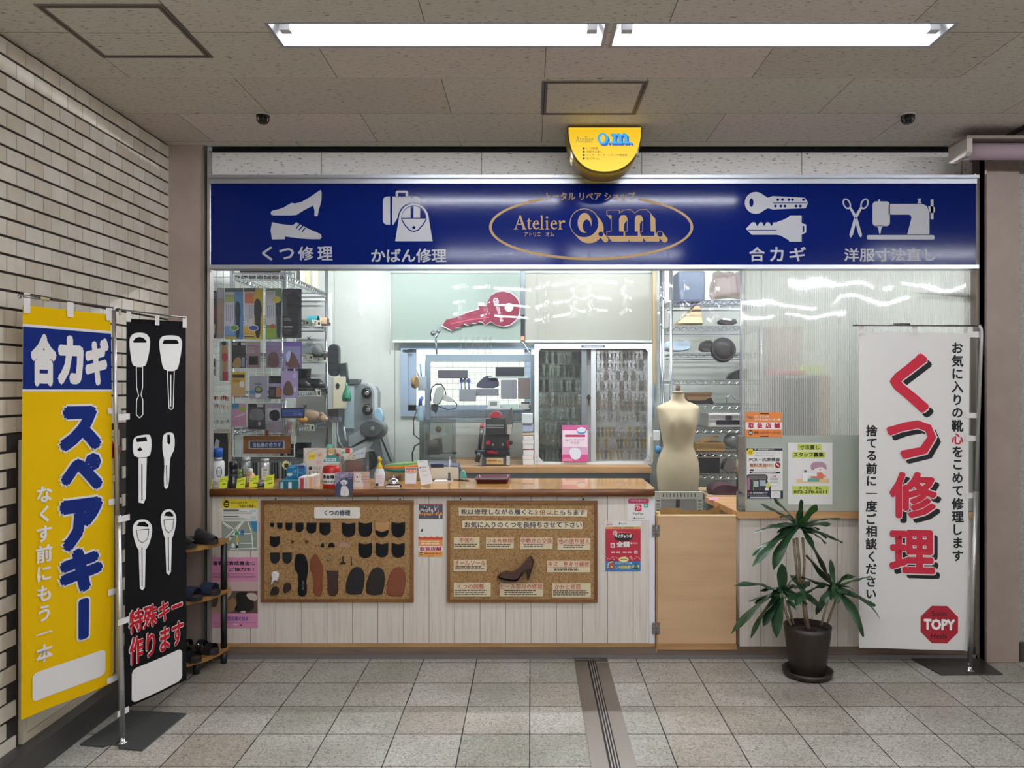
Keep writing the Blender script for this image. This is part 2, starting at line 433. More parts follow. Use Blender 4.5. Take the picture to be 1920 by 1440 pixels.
ALU = metal('#b9bcc2', .35); CHROME = metal('#d3d6da', .16); STEEL = metal('#9a938c', .42); BLACK = M('#141414', .5); DARK = M('#26231f', .6); WHITE = M('#e9e7e2', .5); WIRE = M('#e6e8e8', .35)
LINEN = mat_speck('linen', None, [(.3, '#b9aa8a'), (.7, '#c4b697')], 300, .85, .1)

# ================================================================ floor, ceiling, walls
XL, XR, YB, YF = -2.045, 7.2, -7.6, 4.49
B(FLOOR_M).box((XL-.1, YB-.1, -.1), (XR+.1, 7.3, 0)).obj('floor', kind='structure')
SLOTS = []                   # recesses for the recessed lights: x0, x1, y0, y1
LROWS = [(2.963, 3.155), (.74, .932), (-1.46, -1.268), (-3.66, -3.468), (-5.86, -5.668)]
for k, (y0, y1) in enumerate(LROWS):
    for x0 in ((-.985, .325) if k == 0 else (-.985, .325, 3.4, 4.71)): SLOTS.append((x0, x0+1.265, y0, y1))
b = B(CEIL_M); ys = [YB-.1] + [v for r in sorted(LROWS) for v in r] + [YF]
for a, c in zip(ys, ys[1:]):
    cuts = sorted([(s[0], s[1]) for s in SLOTS if abs(s[2]-a) < 1e-6]); x = XL-.1
    for s0, s1 in cuts: b.box((x, a, CEIL), (s0, c, CEIL+.16)); x = s1
    b.box((x, a, CEIL), (XR+.1, c, CEIL+.16))
b.m(DARK).box((XL-.1, YF+.001, CEIL+.001), (XR+.1, YF+.3, CEIL+.16)); b.obj('ceiling', kind='structure')
# tiled wall on the left: every tile is real and stands proud of the mortar
b = B(M('#2b251f', .9)); b.box((XL-.1, YB, 0), (XL-.007, YF, CEIL)); b.m(TILE_M); b.sm = False
tw, th = .116, .0702; rows = int(CEIL/th)+1
HYD = (3.16, 3.90, .11, 1.33)          # y0, y1, z0, z1 of the cabinet let into the wall
for r in range(rows):
    z0 = CEIL-(r+1)*th; z1 = z0+th-.0105
    y = YF - .02 - (.058 if r % 2 else 0); yy = [(y-k*tw) for k in range(0, 62)]
    if r % 2: yy = [YF-.02+tw-.058] + yy
    for y1 in yy:
        y0 = max(y1-tw+.006, -2.6); y1c = min(y1, YF-.001)
        if y1c-y0 < .01: continue
        if z0 < HYD[3] and z1 > HYD[2] and y0 < HYD[1] and y1c > HYD[0]: continue
        b.box((XL-.008, y0, max(z0, .1)), (XL, y1c, z1)) if z1 > .11 else None
b.obj('wall_left', kind='structure')
B(M('#3b3835', .45)).box((XL, YB, 0), (XL+.075, YF-.02, .112)).obj('baseboard_left', kind='structure')
B(PILLAR).box((XL-.1, YF-.03, 0), (W(381, 0, D0).x, YF+.04, CEIL)).obj('wall_front_left', kind='structure')
xr0, xr1 = W(1850, 0, 4.41).x, W(1911, 0, 4.41).x
B(PILLAR).box((xr0, 4.41, 0), (xr1, YF+.11, CEIL)).obj('wall_front_right', kind='structure')
b = B(mat_speck('stone_panel', None, [(.3, '#8d8f86'), (.6, '#a5a79e'), (.8, '#b4b5ad')], 60, .5, .1)); b.box((xr1+.008, 4.46, 0), (XR, YF+.5, CEIL)); b.obj('wall_side', kind='structure')
B(M('#3a3634', .45)).box((xr1+.012, 4.42, 0), (XR, 4.459, .10)).obj('baseboard_right', kind='structure')
pw = mat_speck('corridor_paint', None, [(.3, '#bdb4a8'), (.7, '#c6bdb1')], 4, .7, .04)
B(pw).box((XL-.1, YB-.1, 0), (XR+.1, YB, CEIL+.1)).obj('wall_rear', kind='structure')
B(pw).box((XR, YB, 0), (XR+.1, YF, CEIL+.1)).obj('wall_right', kind='structure')
# shutter channels either side of the shop front
b = B(M('#8d857c', .4, .6)); x0, x1 = W(381.5, 0, D0).x, W(385.5, 0, D0).x
b.box((x0, YF-.04, 0), (x1, YF+.04, 2.88)); b.m(M('#0c0b0b', .8)).box((x1, YF+.02, 0), (W(389, 0, D0).x, YF+.04, 2.88)); b.m(M('#a7a09a', .4, .4)).box((W(389, 0, D0).x, YF-.025, 0), (W(394, 0, D0).x, YF+.03, 2.88))
b.obj('trim_1', kind='structure')
b = B(M('#8a8076', .4, .6)); b.box((W(1829, 0, D0).x, YF-.025, 0), (W(1836, 0, D0).x, YF+.1, 2.88)); b.m(M('#0c0b0b', .8)).box((W(1836, 0, D0).x, YF+.02, 0), (W(1843, 0, D0).x, YF+.1, 2.88)); b.m(M('#a89a88', .5, .2)).box((W(1843, 0, D0).x, YF-.06, 0), (xr0, YF+.1, 2.88))
b.obj('trim_2', kind='structure')
# fascia board over the sign, with the dark shutter slot above it
b = B(FASCIA_M); p0, p1 = W(394, 286, D0+.03), W(1829, 329, D0+.03); b.box((p0.x, D0+.03, p1.z), (p1.x, D0+.09, p0.z)); b.obj('trim_3', kind='structure')
b = B(M('#100f0e', .9)); b.box((p0.x, D0+.06, p0.z), (p1.x, D0+.14, CEIL)); b.obj('trim_4', kind='structure')
# stone threshold and timber sill along the foot of the shop front
g = M('#6f6a66', .5); b = B(g); a = W(394, 1226, D0); c = W(1232, 1234, D0); b.box((a.x, D0-.005, 0), (W(1832, 0, D0).x, D0+.12, .022)); b.obj('trim_5', kind='structure')
b = B(mat_wood('worn_sill', [(.3, '#5a4c40'), (.6, '#7d6a58'), (.8, '#8d7a67')], 0, 1, .6)); b.box((a.x, D0+.02, .022), (W(1832, 0, D0).x, D0+.12, .06)); b.obj('trim_6', kind='structure')

# ================================================================ shop room behind the front
SXL, SXR, SYB, SZ = -2.12, 2.75, 7.1, 2.75
B(ROOMW).box((SXL-.1, YF+.03, 0), (SXL, SYB+.2, SZ)).obj('wall_shop_left', kind='structure')
B(ROOMW).box((SXR, YF+.03, 0), (SXR+.1, SYB+.2, SZ)).obj('wall_shop_right', kind='structure')
wx0, wx1 = W(763, 0, SYB).x, W(1216, 0, SYB).x; wz0, wz1 = W(0, 770, SYB).z, W(0, 655, SYB).z
b = B(ROOMW); b.box((SXL-.1, SYB, 0), (wx0, SYB+.1, SZ)); b.box((wx1, SYB, 0), (SXR+.1, SYB+.1, SZ)); b.box((wx0, SYB, 0), (wx1, SYB+.1, wz0)); b.box((wx0, SYB, wz1), (wx1, SYB+.1, SZ))
b.m(M('#8f958d', .6))
for px in (626, 740): x = W(px, 0, SYB).x; b.box((x, SYB-.002, 0), (x+.006, SYB, 2.7))
b.obj('wall_shop_back', kind='structure')
LT = (-1.95, 1.95)
b = B(M('#d8d8d4', .8)); b.box((SXL-.1, YF+.08, SZ), (SXR+.1, SYB+.2, SZ+.08)); b.box((SXL-.1, YF+.09, 2.0), (SXL+.02, YF+.12, SZ)); b.obj('ceiling_shop', kind='structure')
# lights inside the shop
def tube_light(name, label, x0, x1, y0, y1, z, rad, group=None, recess=.11, tubey=None, drop=-.020):
    t = thing(name, label, 'light', ((x0+x1)/2, (y0+y1)/2, z), group)
    w = M('#f1f2f4', .25); b = B(w)
    d = recess; i = .035
    P = [Vector((x0, y0, z)), Vector((x1, y0, z)), Vector((x1, y1, z)), Vector((x0, y1, z))]
    Q = [Vector((x0+.05, y0+i, z+d)), Vector((x1-.05, y0+i, z+d)), Vector((x1-.05, y1-i, z+d)), Vector((x0+.05, y1-i, z+d))]
    for k in range(4): b.poly([P[k], P[(k+1) % 4], Q[(k+1) % 4], Q[k]])
    b.poly(Q)
    # small print on the reflector
    b.m(M('#b9bcc2', .6)); r = random.Random(3)
    for row in range(3):
        u = .03
        while u < .19:
            q = r.uniform(.004, .02); v = .35+.17*row
            a = P[3].lerp(P[2], u); e = P[3].lerp(P[2], u+q); aq = Q[3].lerp(Q[2], u); eq = Q[3].lerp(Q[2], u+q)
            nn = Vector((0, -.0006, -.0002)); b.poly([a.lerp(aq, v)+nn, e.lerp(eq, v)+nn, e.lerp(eq, v+.08)+nn, a.lerp(aq, v+.08)+nn]); u += q+.008
    b.obj('reflector', t, recalc=False)
    f = B(M('#b4b4b8', .35, .3)); e = .014
    f.box((x0-e, y0-e, z-.002), (x1+e, y0, z+.004)); f.box((x0-e, y1, z-.002), (x1+e, y1+e, z+.004)); f.box((x0-e, y0, z-.002), (x0, y1, z+.004)); f.box((x1, y0, z-.002), (x1+e, y1, z+.004)); f.obj('trim_frame', t)
    ty = tubey if tubey is not None else (y0+y1)/2; tz = z-drop
    B(EM('#f2f6ff', rad, '#ffffff'), True).tube([(x0+.07, ty, tz), (x1-.07, ty, tz)], .0145, 10).obj('tube', t)
    for x, o in ((x0+.045, 1), (x1-.045, -1)): B(M('#d9dadc', .4)).box((x-.02, ty-.018, tz-.02), (x+.02, ty+.018, z+d-.001)).obj('socket', t)
    return t
for k, (x0, x1, y0, y1) in enumerate(SLOTS):
    lab, grp = 'recessed fluorescent ceiling light farther down the corridor behind the viewer', 'ceiling lights down the corridor'
    if k == 0: lab, grp = 'long recessed fluorescent ceiling light nearer the tiled wall, left of the pair', 'pair of ceiling lights in front of the shop'
    if k == 1: lab, grp = 'long recessed fluorescent ceiling light nearer the white banner, right of the pair', 'pair of ceiling lights in front of the shop'
    tube_light('ceiling_light', lab, x0, x1, y0, y1, CEIL, TUBE, grp, .10, y0+.07, -.020 if k < 2 else .020)
for x, yl, lab in ((-1.15, 5.75, 'fluorescent light on the shop ceiling above the repair machines'), (.55, 5.75, 'fluorescent light on the shop ceiling above the key cabinet'), (1.95, 5.35, 'fluorescent light on the shop ceiling behind the ribbed partition')):
    t = thing('shop_light', lab, 'light', (x, yl, SZ))
    B(M('#f1f2f4', .3)).box((x-.62, yl-.06, SZ-.05), (x+.62, yl+.06, SZ-.001)).obj('housing', t)
    B(EM('#f4f7ff', TUBE_IN, '#ffffff'), True).tube([(x-.58, yl, SZ-.075), (x+.58, yl, SZ-.075)], .0145, 10).obj('tube', t)
# window at the back, a pale brick wall outside it
wf = thing('window_1', None, None, (wx0, SYB, wz0))
wf['kind'] = 'structure'
b = B(M('#a9bccd', .4, .3)); fw = .05
b.box((wx0-.05, SYB-.03, wz0-.05), (wx1+.05, SYB+.02, wz0)); b.box((wx0-.05, SYB-.03, wz1), (wx1+.05, SYB+.02, wz1+.04)); b.box((wx0-.05, SYB-.03, wz0), (wx0+.01, SYB+.02, wz1)); b.box((wx1-.01, SYB-.03, wz0), (wx1+.05, SYB+.02, wz1))
b.box((wx0+.0, SYB+.02, wz0), (wx0+fw+.03, SYB+.05, wz1)); b.box((wx1-fw, SYB+.02, wz0), (wx1, SYB+.05, wz1)); b.box((wx0, SYB+.02, wz0), (wx1, SYB+.05, wz0+fw)); mid = (wx0+wx1)/2; b.box((mid-.03, SYB+.02, wz0), (mid+.03, SYB+.05, wz1))
b.m(DARK).box((wx0-.03, SYB-.05, wz1-.02), (wx0+.05, SYB-.031, wz1-.005)); b.obj('window_frame', wf)
B(clear('window_glass', '#f2f6f4', .05, .02)).box((wx0+fw, SYB+.033, wz0+fw), (wx1-fw, SYB+.037, wz1)).obj('pane', wf)
m, t, p = newmat('outside_brick'); n = NT(m); x, y, z = n.sep(n.pos())
fz = n.math('DIVIDE', z, .075); J = n.math('LESS_THAN', n.math('FRACT', fz), .12); odd = n.math('MODULO', n.math('FLOOR', fz), 2)
J = n.math('MAXIMUM', J, n.math('LESS_THAN', n.math('FRACT', n.math('MULTIPLY_ADD', odd, .5, n.math('DIVIDE', x, .23))), .04))
n.put(p.inputs['Base Color'], n.mix(J, '#f0ead9', '#c9c2b0'))
B(m).box((-3, SYB+1.0, 0), (3, SYB+1.1, 2.3)).obj('wall_outside', kind='structure')
# ================================================================ helpers for traced outlines
def Z(ox, oy, s):
    def g(pts): return [(ox+x/s, oy+y/s) for x, y in pts]
    return g
def pillow(b, pts, Y0, Y1, r=.15, steps=3):
    "traced outline with rounded edges, standing between depths Y0 (front) and Y1 (back)"
    cx = sum(p[0] for p in pts)/len(pts); cy = sum(p[1] for p in pts)/len(pts); Ym = (Y0+Y1)/2
    tri = tessellate_polygon([[Vector((p[0], p[1], 0)) for p in pts]]); n = len(pts); R = []
    for k in range(2*steps+1):
        a = math.pi*k/(2*steps); Y = Ym-(Ym-Y0)*math.cos(a); q = 1-r*(1-math.sin(a))
        R.append([W(cx+(x-cx)*q, cy+(y-cy)*q, Ym) + Vector((0, Y-Ym, 0)) for x, y in pts])
    b.rings(R, False, False)
    for ring in (R[0], R[-1]):
        vv = [b.bm.verts.new(p) for p in ring]
        for f in tri: b.face([vv[i] for i in f], False)
    return b
def smooth_pts(pts, it=1, closed=True):
    for _ in range(it):
        q = []; n = len(pts)
        for i in range(n):
            a, c = pts[i], pts[(i+1) % n]; q += [(a[0]*.75+c[0]*.25, a[1]*.75+c[1]*.25), (a[0]*.25+c[0]*.75, a[1]*.25+c[1]*.75)]
        pts = q
    return pts
def serif_word(f, x0, y0, x1, y1, m, l):
    "the roman lettering of the shop name, drawn stroke by stroke"
    sx = (x1-x0)/370; sy = (y1-y0)/103
    def q(pts): return [(x0+x*sx, y0+y*sy) for x, y in pts]
    P = lambda pts, h=(): f.poly(q(pts), m, l, [q(k) for k in h])
    P([(42, 0), (50, 0), (84, 96), (92, 99), (92, 103), (58, 103), (58, 99), (66, 96), (58, 68), (26, 68), (17, 96), (28, 99), (28, 103), (0, 103), (0, 99), (9, 96)], [[(28, 61), (55, 61), (42, 22)]])
    P([(108, 22), (113, 22), (113, 38), (130, 38), (130, 44), (113, 44), (113, 88), (120, 95), (131, 90), (131, 97), (116, 104), (104, 98), (101, 88), (101, 44), (93, 44), (93, 40), (102, 36)])
    for o in (136, 265): P([(o+x, y) for x, y in [(12, 66), (46, 66), (46, 56), (38, 40), (24, 36), (10, 44), (0, 60), (0, 80), (8, 96), (24, 104), (38, 100), (48, 86), (44, 84), (36, 92), (26, 93), (16, 86)]], [[(o+x, y) for x, y in [(13, 59), (34, 59), (32, 48), (24, 42), (17, 46)]]])
    P([(192, 2), (207, 0), (207, 95), (217, 99), (217, 103), (187, 103), (187, 99), (196, 95), (196, 9), (190, 6)])
    P([(228, 40), (245, 36), (245, 95), (256, 99), (256, 103), (226, 103), (226, 99), (234, 95), (234, 48), (228, 45)]); f.ell(x0+239*sx, y0+16*sy, 8*sx, 8*sy, m, l, 12)
    P([(322, 40), (337, 36), (338, 52), (348, 39), (358, 36), (368, 38), (370, 52), (358, 54), (350, 50), (340, 62), (340, 95), (351, 99), (351, 103), (318, 103), (318, 99), (328, 95), (328, 48), (322, 45)])
OM_M = [(990,668),(1080,668),(1080,690),(1110,668),(1160,662),(1190,690),(1225,665),(1275,662),(1305,690),(1308,820),(1335,820),(1335,855),(1235,855),(1235,820),(1248,820),(1248,730),(1235,706),(1205,706),(1193,730),(1193,820),(1215,820),(1215,855),(1120,855),(1120,820),(1137,820),(1137,730),(1125,706),(1095,706),(1080,730),(1080,820),(1112,820),(1112,855),(990,855),(990,820),(1022,820),(1022,706),(990,706)]
def draw_om(f, T, face, shade, rim, hole, l=1):
    for k in range(5):
        o = (k+1)*8; g = lambda pts: T([(x+o*.85, y+o) for x, y in pts])
        f.poly(g(OM_M), shade, l+k*.06); f.poly(g(arc(828, 762, 105, 105, n=36)), shade, l+k*.06); f.poly(g(arc(947, 840, 20, 20, n=12)), shade, l+k*.06); f.poly(g(arc(1372, 840, 22, 22, n=12)), shade, l+k*.06)
    f.poly(T(arc(828, 762, 105, 105, n=40)), face, l+1); f.poly(T(arc(947, 840, 20, 20, n=14)), face, l+1); f.poly(T(arc(1372, 840, 22, 22, n=14)), face, l+1); f.poly(T(OM_M), face, l+1)
    f.poly(T(arc(830, 760, 50, 72, n=30)), hole, l+2); 
    if rim:
        f.poly(T(arc(828, 762, 106, 106, n=40)), rim, l+1.6, [T(arc(828, 762, 101, 101, n=40))])
        f.poly(T(arc(846, 782, 30, 46, n=24)), face, l+2.6)
        f.poly(T(arc(947, 840, 22, 22, n=14)), rim, l+1.6, [T(arc(947, 840, 18, 18, n=14))]); f.poly(T(arc(1372, 840, 24, 24, n=14)), rim, l+1.6, [T(arc(1372, 840, 20, 20, n=14))])
        p = T(OM_M+OM_M[:1]); f.line(p, .9, rim, l+1.6, False)

# ================================================================ the blue shop sign
NAVY = M('#061858', .1, 0, 0, .14); SILV = M('#a9a9ad', .4, 0, 0, .25); TAN = M('#9f7e4a', .4, 0, 0, .25)
YS = D0-.02
t = thing('shop_sign', 'long blue illuminated-style sign board with white pictograms above the shop front', 'sign', W(1112, 500, YS))
b = B(NAVY); p0, p1 = W(395, 345, YS), W(1830, 498, YS)
for a, c in ((395, 723), (723.6, 1105), (1105.6, 1497), (1497.6, 1830)): b.box((W(a, 0, YS).x, YS, p1.z), (W(c, 0, YS).x, YS+.03, p0.z))
b.m(M('#03103c', .5)).box((p0.x, YS+.012, p1.z+.001), (p1.x, YS+.029, p0.z-.001)); b.obj('sign_panel', t)
b = B(ALU); 
for y0, y1, dy in ((330.5, 336, .035), (336, 345, .012), (498, 505, .03)): b.box((W(395, 0, YS).x, YS-dy, W(0, y1, YS).z), (W(1830, 0, YS).x, YS+.06, W(0, y0, YS).z-.0005))
b.obj('sign_frame', t)
g = Z(390, 340, 3.918)
f = Flat(YS); f.poly(g([(460,232),(470,215),(520,205),(560,190),(600,165),(612,158),(640,163),(690,150),(750,115),(800,80),(828,62),(835,85),(833,140),(825,175),(815,205),(805,255),(782,255),(783,215),(772,178),(700,215),(650,247),(600,250),(480,250),(465,245)]), SILV)
f.poly(g([(470,300),(540,315),(615,322),(630,318),(648,300),(740,350),(800,375),(830,390),(835,410),(825,424),(770,425),(680,420),(565,405),(565,425),(470,427),(460,360)]), SILV)
for a, c in (((675,312),(648,345)), ((697,326),(668,358)), ((717,342),(690,370))): f.line(g([a, c]), 2.2, NAVY, 2, False)
f.obj('shoe_pictogram', t)
f = Flat(YS); f.poly(g(rrect(1285, 112, 1560, 318, 30)), SILV); f.poly(g(rrect(1378, 68, 1470, 118, 14)), SILV, 1, [g(rrect(1397, 85, 1452, 117, 6))])
for a in (1338, 1490): f.poly(g([(a, 110), (a+16, 110), (a+16, 320), (a, 320)]), NAVY, 2)
arch_o = [(1360, 322), (1392, 270)] + [(1512-118*math.cos(math.radians(k)), 275-122*math.sin(math.radians(k))) for k in range(5, 176, 10)] + [(1632, 270), (1650, 322), (1650, 440), (1360, 440)]
f.poly(g(arch_o), NAVY, 3)
bag = [(1375, 440), (1402, 275)] + [(1512-110*math.cos(math.radians(k)), 278-115*math.sin(math.radians(k))) for k in range(5, 176, 10)] + [(1625, 290), (1650, 440)]
win = [(1512-92*math.cos(math.radians(k)), 274-98*math.sin(math.radians(k))) for k in range(0, 181, 12)]
f.poly(g(bag), SILV, 4, [g(win)])
f.poly(g(win), NAVY, 3.4); cl = lambda x: 274-98*math.sqrt(max(0, 1-((x-1512)/92)**2))+6
for a, c in ((1426, 1488), (1510, 1558)):
    xs = [a+(c-a)*k/6 for k in range(7)]; f.poly(g([(x, cl(x)) for x in xs]+[(x, 268) for x in xs[::-1]]), SILV, 3.8)
fl = [(1422, 278), (1445, 320), (1480, 358), (1512, 368), (1545, 358), (1578, 320), (1604, 278)]
f.line(g(fl), 2.0, NAVY, 5); f.ell(*g([(1512, 340)])[0], 3, 3, NAVY, 5, 14); f.obj('bag_pictogram', t)
g6 = Z(1340, 200, 3.310)
f = Flat(YS); f.poly(g6(arc(255, 597, 68, 68, 45, 315, 24)+[(330, 630), (360, 638), (565, 630), (580, 597), (560, 565), (360, 555), (330, 565)][::1]), SILV, 1, [g6(arc(228, 595, 13, 27, n=18))])
for x, y in ((392,577),(421,577),(461,577),(483,577),(551,577),(377,617),(411,617),(436,617),(505,617),(532,617)): f.ell(*g6([(x, y)])[0], 2.7, 2.7, NAVY, 2, 12)
f.line(g6([(362, 598), (576, 598)]), 1.2, NAVY, 2, False)
f.poly(g6([(193,758),(232,718),(250,718),(264,742),(280,718),(294,718),(307,742),(322,718),(338,718),(354,742),(366,718),(385,718),(400,710),(420,705),(440,695),(460,685),(465,675),(540,675),(540,722),(568,732),(568,780),(540,795),(540,838),(465,838),(455,825),(435,815),(410,800),(385,795),(230,795)]), SILV, 1, [g6([(545,738),(556,742),(556,775),(545,780)])])
f.line(g6([(205, 766), (385, 766)]), 1.2, NAVY, 2, False); f.obj('key_pictogram', t)
f = Flat(YS)
for cx, a in ((820, 25), (930, -25)):
    c, s = math.cos(math.radians(a)), math.sin(math.radians(a)); E = lambda rx, ry: [(cx+x*c+y*s, 603-x*s+y*c) for x, y in arc(0, 0, rx, ry, n=20)]
    f.poly(g6(E(24, 36)), SILV, 1, [g6(E(15, 26))])
f.poly(g6([(836, 630), (848, 624), (882, 680), (915, 795), (908, 815), (893, 795), (866, 690)]), SILV, 2); f.poly(g6([(916, 630), (902, 624), (868, 680), (836, 795), (843, 815), (858, 795), (884, 690)]), SILV, 1); f.ell(*g6([(875, 690)])[0], 1.8, 1.8, NAVY, 3, 10)
f.poly(g6(rrect(980, 588, 1088, 742, 22)), SILV); f.poly(g6([(1080,603),(1290,603),(1318,618),(1333,660),(1333,793),(1195,793),(1222,690),(1215,672),(1200,670),(1080,670)]), SILV)
f.poly(g6(rrect(945, 797, 1365, 825, 10)), SILV); f.poly(g6(rrect(1340, 575, 1358, 700, 4)), SILV); f.poly(g6([(1325,618),(1340,615),(1367,625),(1367,655),(1340,662),(1328,640)]), SILV); f.poly(g6([(1257,570),(1285,570),(1279,578),(1279,592),(1285,600),(1257,600),(1263,592),(1263,578)]), SILV)
f.poly(g6([(1000,738),(1052,738),(1038,750),(1034,760),(1028,790),(1022,790),(1016,760),(1012,750)]), SILV); f.poly(g6(rrect(1016, 574, 1026, 590, 3)), SILV); f.obj('sewing_pictogram', t)
f = Flat(YS)
for ch, a, c in (('く', 395, 475), ('つ', 522, 632), ('修', 660, 776), ('理', 803, 916)): (x0, y0), (x1, y1) = g([(a, 478), (c, 582)]); f.text(ch, x0, y0+(3 if ch == 'つ' else 0), x1, y1-(2 if ch == 'つ' else 0), SILV, 1, .026)
f.obj('service_lettering', t); f = Flat(YS)
(x0, y0), (x1, y1) = g([(1198, 493), (1752, 597)]); f.text('かばん修理', x0, y0, x1, y1, SILV, 1, .026); f.obj('service_lettering', t); f = Flat(YS)
for ch, a, c in (('合', 213, 312), ('カ', 343, 428), ('ギ', 463, 567)): (x0, y0), (x1, y1) = g6([(a, 870), (c, 961)]); f.text(ch, x0, y0, x1, y1, SILV, 1, .026)
f.obj('service_lettering', t); f = Flat(YS); (x0, y0), (x1, y1) = g6([(803, 877), (1373, 962)]); f.text('洋服寸法直し', x0, y0, x1, y1, SILV, 1, .026); f.obj('service_lettering', t)
g5 = Z(880, 220, 3.84)
f = Flat(YS); (cx, cy), = g5([(877, 790)]); f.ring(cx, cy, 735/3.84, 238/3.84, 5, TAN, 1, 118, 422, 80)
(x0, y0), (x1, y1) = g5([(555, 538), (1195, 599)]); f.text('トータル リペア ショップ', x0, y0, x1, y1, TAN, 1, .02)
(x0, y0), (x1, y1) = g5([(395, 825), (610, 858)]); f.text('アトリエ　オム', x0, y0, x1, y1, TAN, 1, .012)
(x0, y0), (x1, y1) = g5([(320, 705), (690, 808)]); serif_word(f, x0, y0, x1, y1, TAN, 1)
draw_om(f, g5, NAVY, TAN, TAN, TAN); f.obj('shop_name', t)

# ================================================================ half-round lit sign under the ceiling
g8 = Z(960, 130, 6.4); Yf = 4.10
def half(sx=1.0, sy=1.0):
    r = []
    for k in range(33):
        a = math.pi*k/32; c, s = math.cos(a), math.sin(a); e = .86
        r.append((1134+70.5*sx*math.copysign(abs(c)**e, c), 238+87*sy*abs(s)**e))
    return r
t = thing('hanging_lamp_sign', 'small half-round yellow lit sign hanging from the ceiling', 'sign', W(1134, 238, Yf))
SIDE = M('#b49a17', .4); b = B(SIDE)
out = [W(x, y, Yf) for x, y in half()]; out = [Vector((p.x, Yf+.012, min(p.z, CEIL-.001))) for p in out]; bk = [p+Vector((0, .165, 0)) for p in out]
for i in range(len(out)-1): b.poly([out[i], out[i+1], bk[i+1], bk[i]], True)
b.poly(bk); b.poly([out[0], out[-1], bk[-1], bk[0]]); b.m(M('#5a4a0c', .5))
inn = [W(x, y, Yf) for x, y in half(.965, .96)]; inn = [Vector((p.x, Yf, min(p.z, CEIL-.003))) for p in inn]
for i in range(len(out)-1): b.poly([out[i], out[i+1], inn[i+1], inn[i]], True)
b.obj('case', t, weld=True)
f = Flat(Yf); f.poly([(x, max(y, 239)) for x, y in half(.965, .96)], EM('#ffcc00', .78, '#8a7200'), 0); f.obj('lit_face', t)
f = Flat(Yf); CY1, CY2 = EM('#35b4f2', .75, '#2a6a90'), EM('#0e62c8', .7, '#123a70')
x0, y0, x1, y1 = 1079, 255, 1113, 267; serif_word(f, x0, y0, x1, y1, EM('#9c9a58', .5, '#555533'), 1)
T = lambda pts: [(1120+(x-724)*(66/685), 249+(y-655)*(24/240)) for x, y in pts]; draw_om(f, T, CY1, CY2, None, EM('#ffcc00', .78, '#8a7200'))
K = M('#1c1602', .6); K2 = M('#6b5710', .6)
for k, (tx, w) in enumerate((('くつ修理', 22), ('洋服寸法直し', 30), ('バッグ・サイフ・トランク等修理', 77), ('合カギ etc.', 27))):
    y = 278+k*6.4; f.ell(1094.5, y, 2.1, 2.1, K, 1, 12); f.text(tx, 1099, y-2.3, 1099+w, y+2.3, K2, 1, .01)
f.obj('face_lettering', t)

# ================================================================ ceiling fittings
HATCH = M('#6f675e', .45, .3)
def hatch(label, q, w):
    P = [CL(*p) for p in q]; x0 = min(p.x for p in P); x1 = max(p.x for p in P); y0 = min(p.y for p in P); y1 = max(p.y for p in P)
    t = thing('access_hatch', label, 'ceiling hatch', ((x0+x1)/2, (y0+y1)/2, CEIL), 'ceiling access hatches'); b = B(HATCH); z0, z1 = CEIL-.004, CEIL-.0002
    b.box((x0, y0, z0), (x1, y0+w, z1)); b.box((x0, y1-w, z0), (x1, y1, z1)); b.box((x0, y0+w, z0), (x0+w, y1-w, z1)); b.box((x1-w, y0+w, z0), (x1, y1-w, z1))
    b.m(M('#2c2824', .7)); e = .004; y0i, y1i, x0i, x1i = y0+w*.5, y1-w*.5, x0+w*.5, x1-w*.5
    b.box((x0i, y0i-e/2, z0-.0006), (x1i, y0i+e/2, z0)); b.box((x0i, y1i-e/2, z0-.0006), (x1i, y1i+e/2, z0)); b.box((x0i-e/2, y0i, z0-.0006), (x0i+e/2, y1i, z0)); b.box((x1i-e/2, y0i, z0-.0006), (x1i+e/2, y1i, z0)); b.obj('hatch_frame', t)
    B(CEIL_M).box((x0+w, y0+w, CEIL-.003), (x1-w, y1-w, CEIL-.0004)).obj('hatch_panel', t)
hatch('square access hatch with a brown metal frame near the tiled wall', ((62, 7), (305, 10), (400, 107), (190, 105)), .026)
hatch('square access hatch in the ceiling just above the yellow half-round sign', ((1018, 151), (1217, 151), (1188, 214), (1014, 214)), .026)
for px, lab in ((493, 'small dark louvred fire detector on the ceiling, toward the tiled wall'), (1702, 'small dark louvred fire detector on the ceiling, toward the roller screen case')):
    c = CL(px, 214); c.z = CEIL
    t = thing('fire_detector', lab, 'fire detector', c, 'ceiling fire detectors')
    B(M('#b9b6b0', .5), True).lathe([(.036, -.001), (.037, -.004), (.030, -.008)], c, 20).obj('mounting_plate', t)
    b = B(M('#37342f', .4, .4), True); b.lathe([(.033, -.009), (.033, -.011), (.022, -.011)], c, 16)
    for k in range(10):
        a = 2*math.pi*k/10; u = Vector((math.cos(a), math.sin(a), 0)); b.tube([c+u*.031+Vector((0, 0, -.010)), c+u*.030+Vector((0, 0, -.030)), c+u*.020+Vector((0, 0, -.044))], .0025, 5)
    b.lathe([(.021, -.042), (.022, -.046), (.012, -.048)], c, 16); b.lathe([(.016, -.011), (.014, -.041)], c, 12); b.obj('louvred_cage', t)
p0, p1 = W(1797, 264, 4.2), W(1797, 300, 4.2)
t = thing('roller_screen', 'rolled-up pinkish screen in a metal case along the ceiling at the edge of view', 'roller screen', (p0.x+.8, 4.2, p1.z))
b = B(M('#8e8378', .4, .4)); b.box((p0.x, 4.12, p0.z-.012), (p0.x+1.6, 4.30, min(CEIL-.002, p0.z+.004))); b.m(M('#b5aca2', .45)).prism([(4.12, p0.z-.012), (4.30, p0.z-.012), (4.30, p1.z+.01), (4.25, p1.z), (4.14, p1.z+.003), (4.12, p1.z+.02)], p0.x, p0.x+.03, plane='yz'); b.obj('case', t)
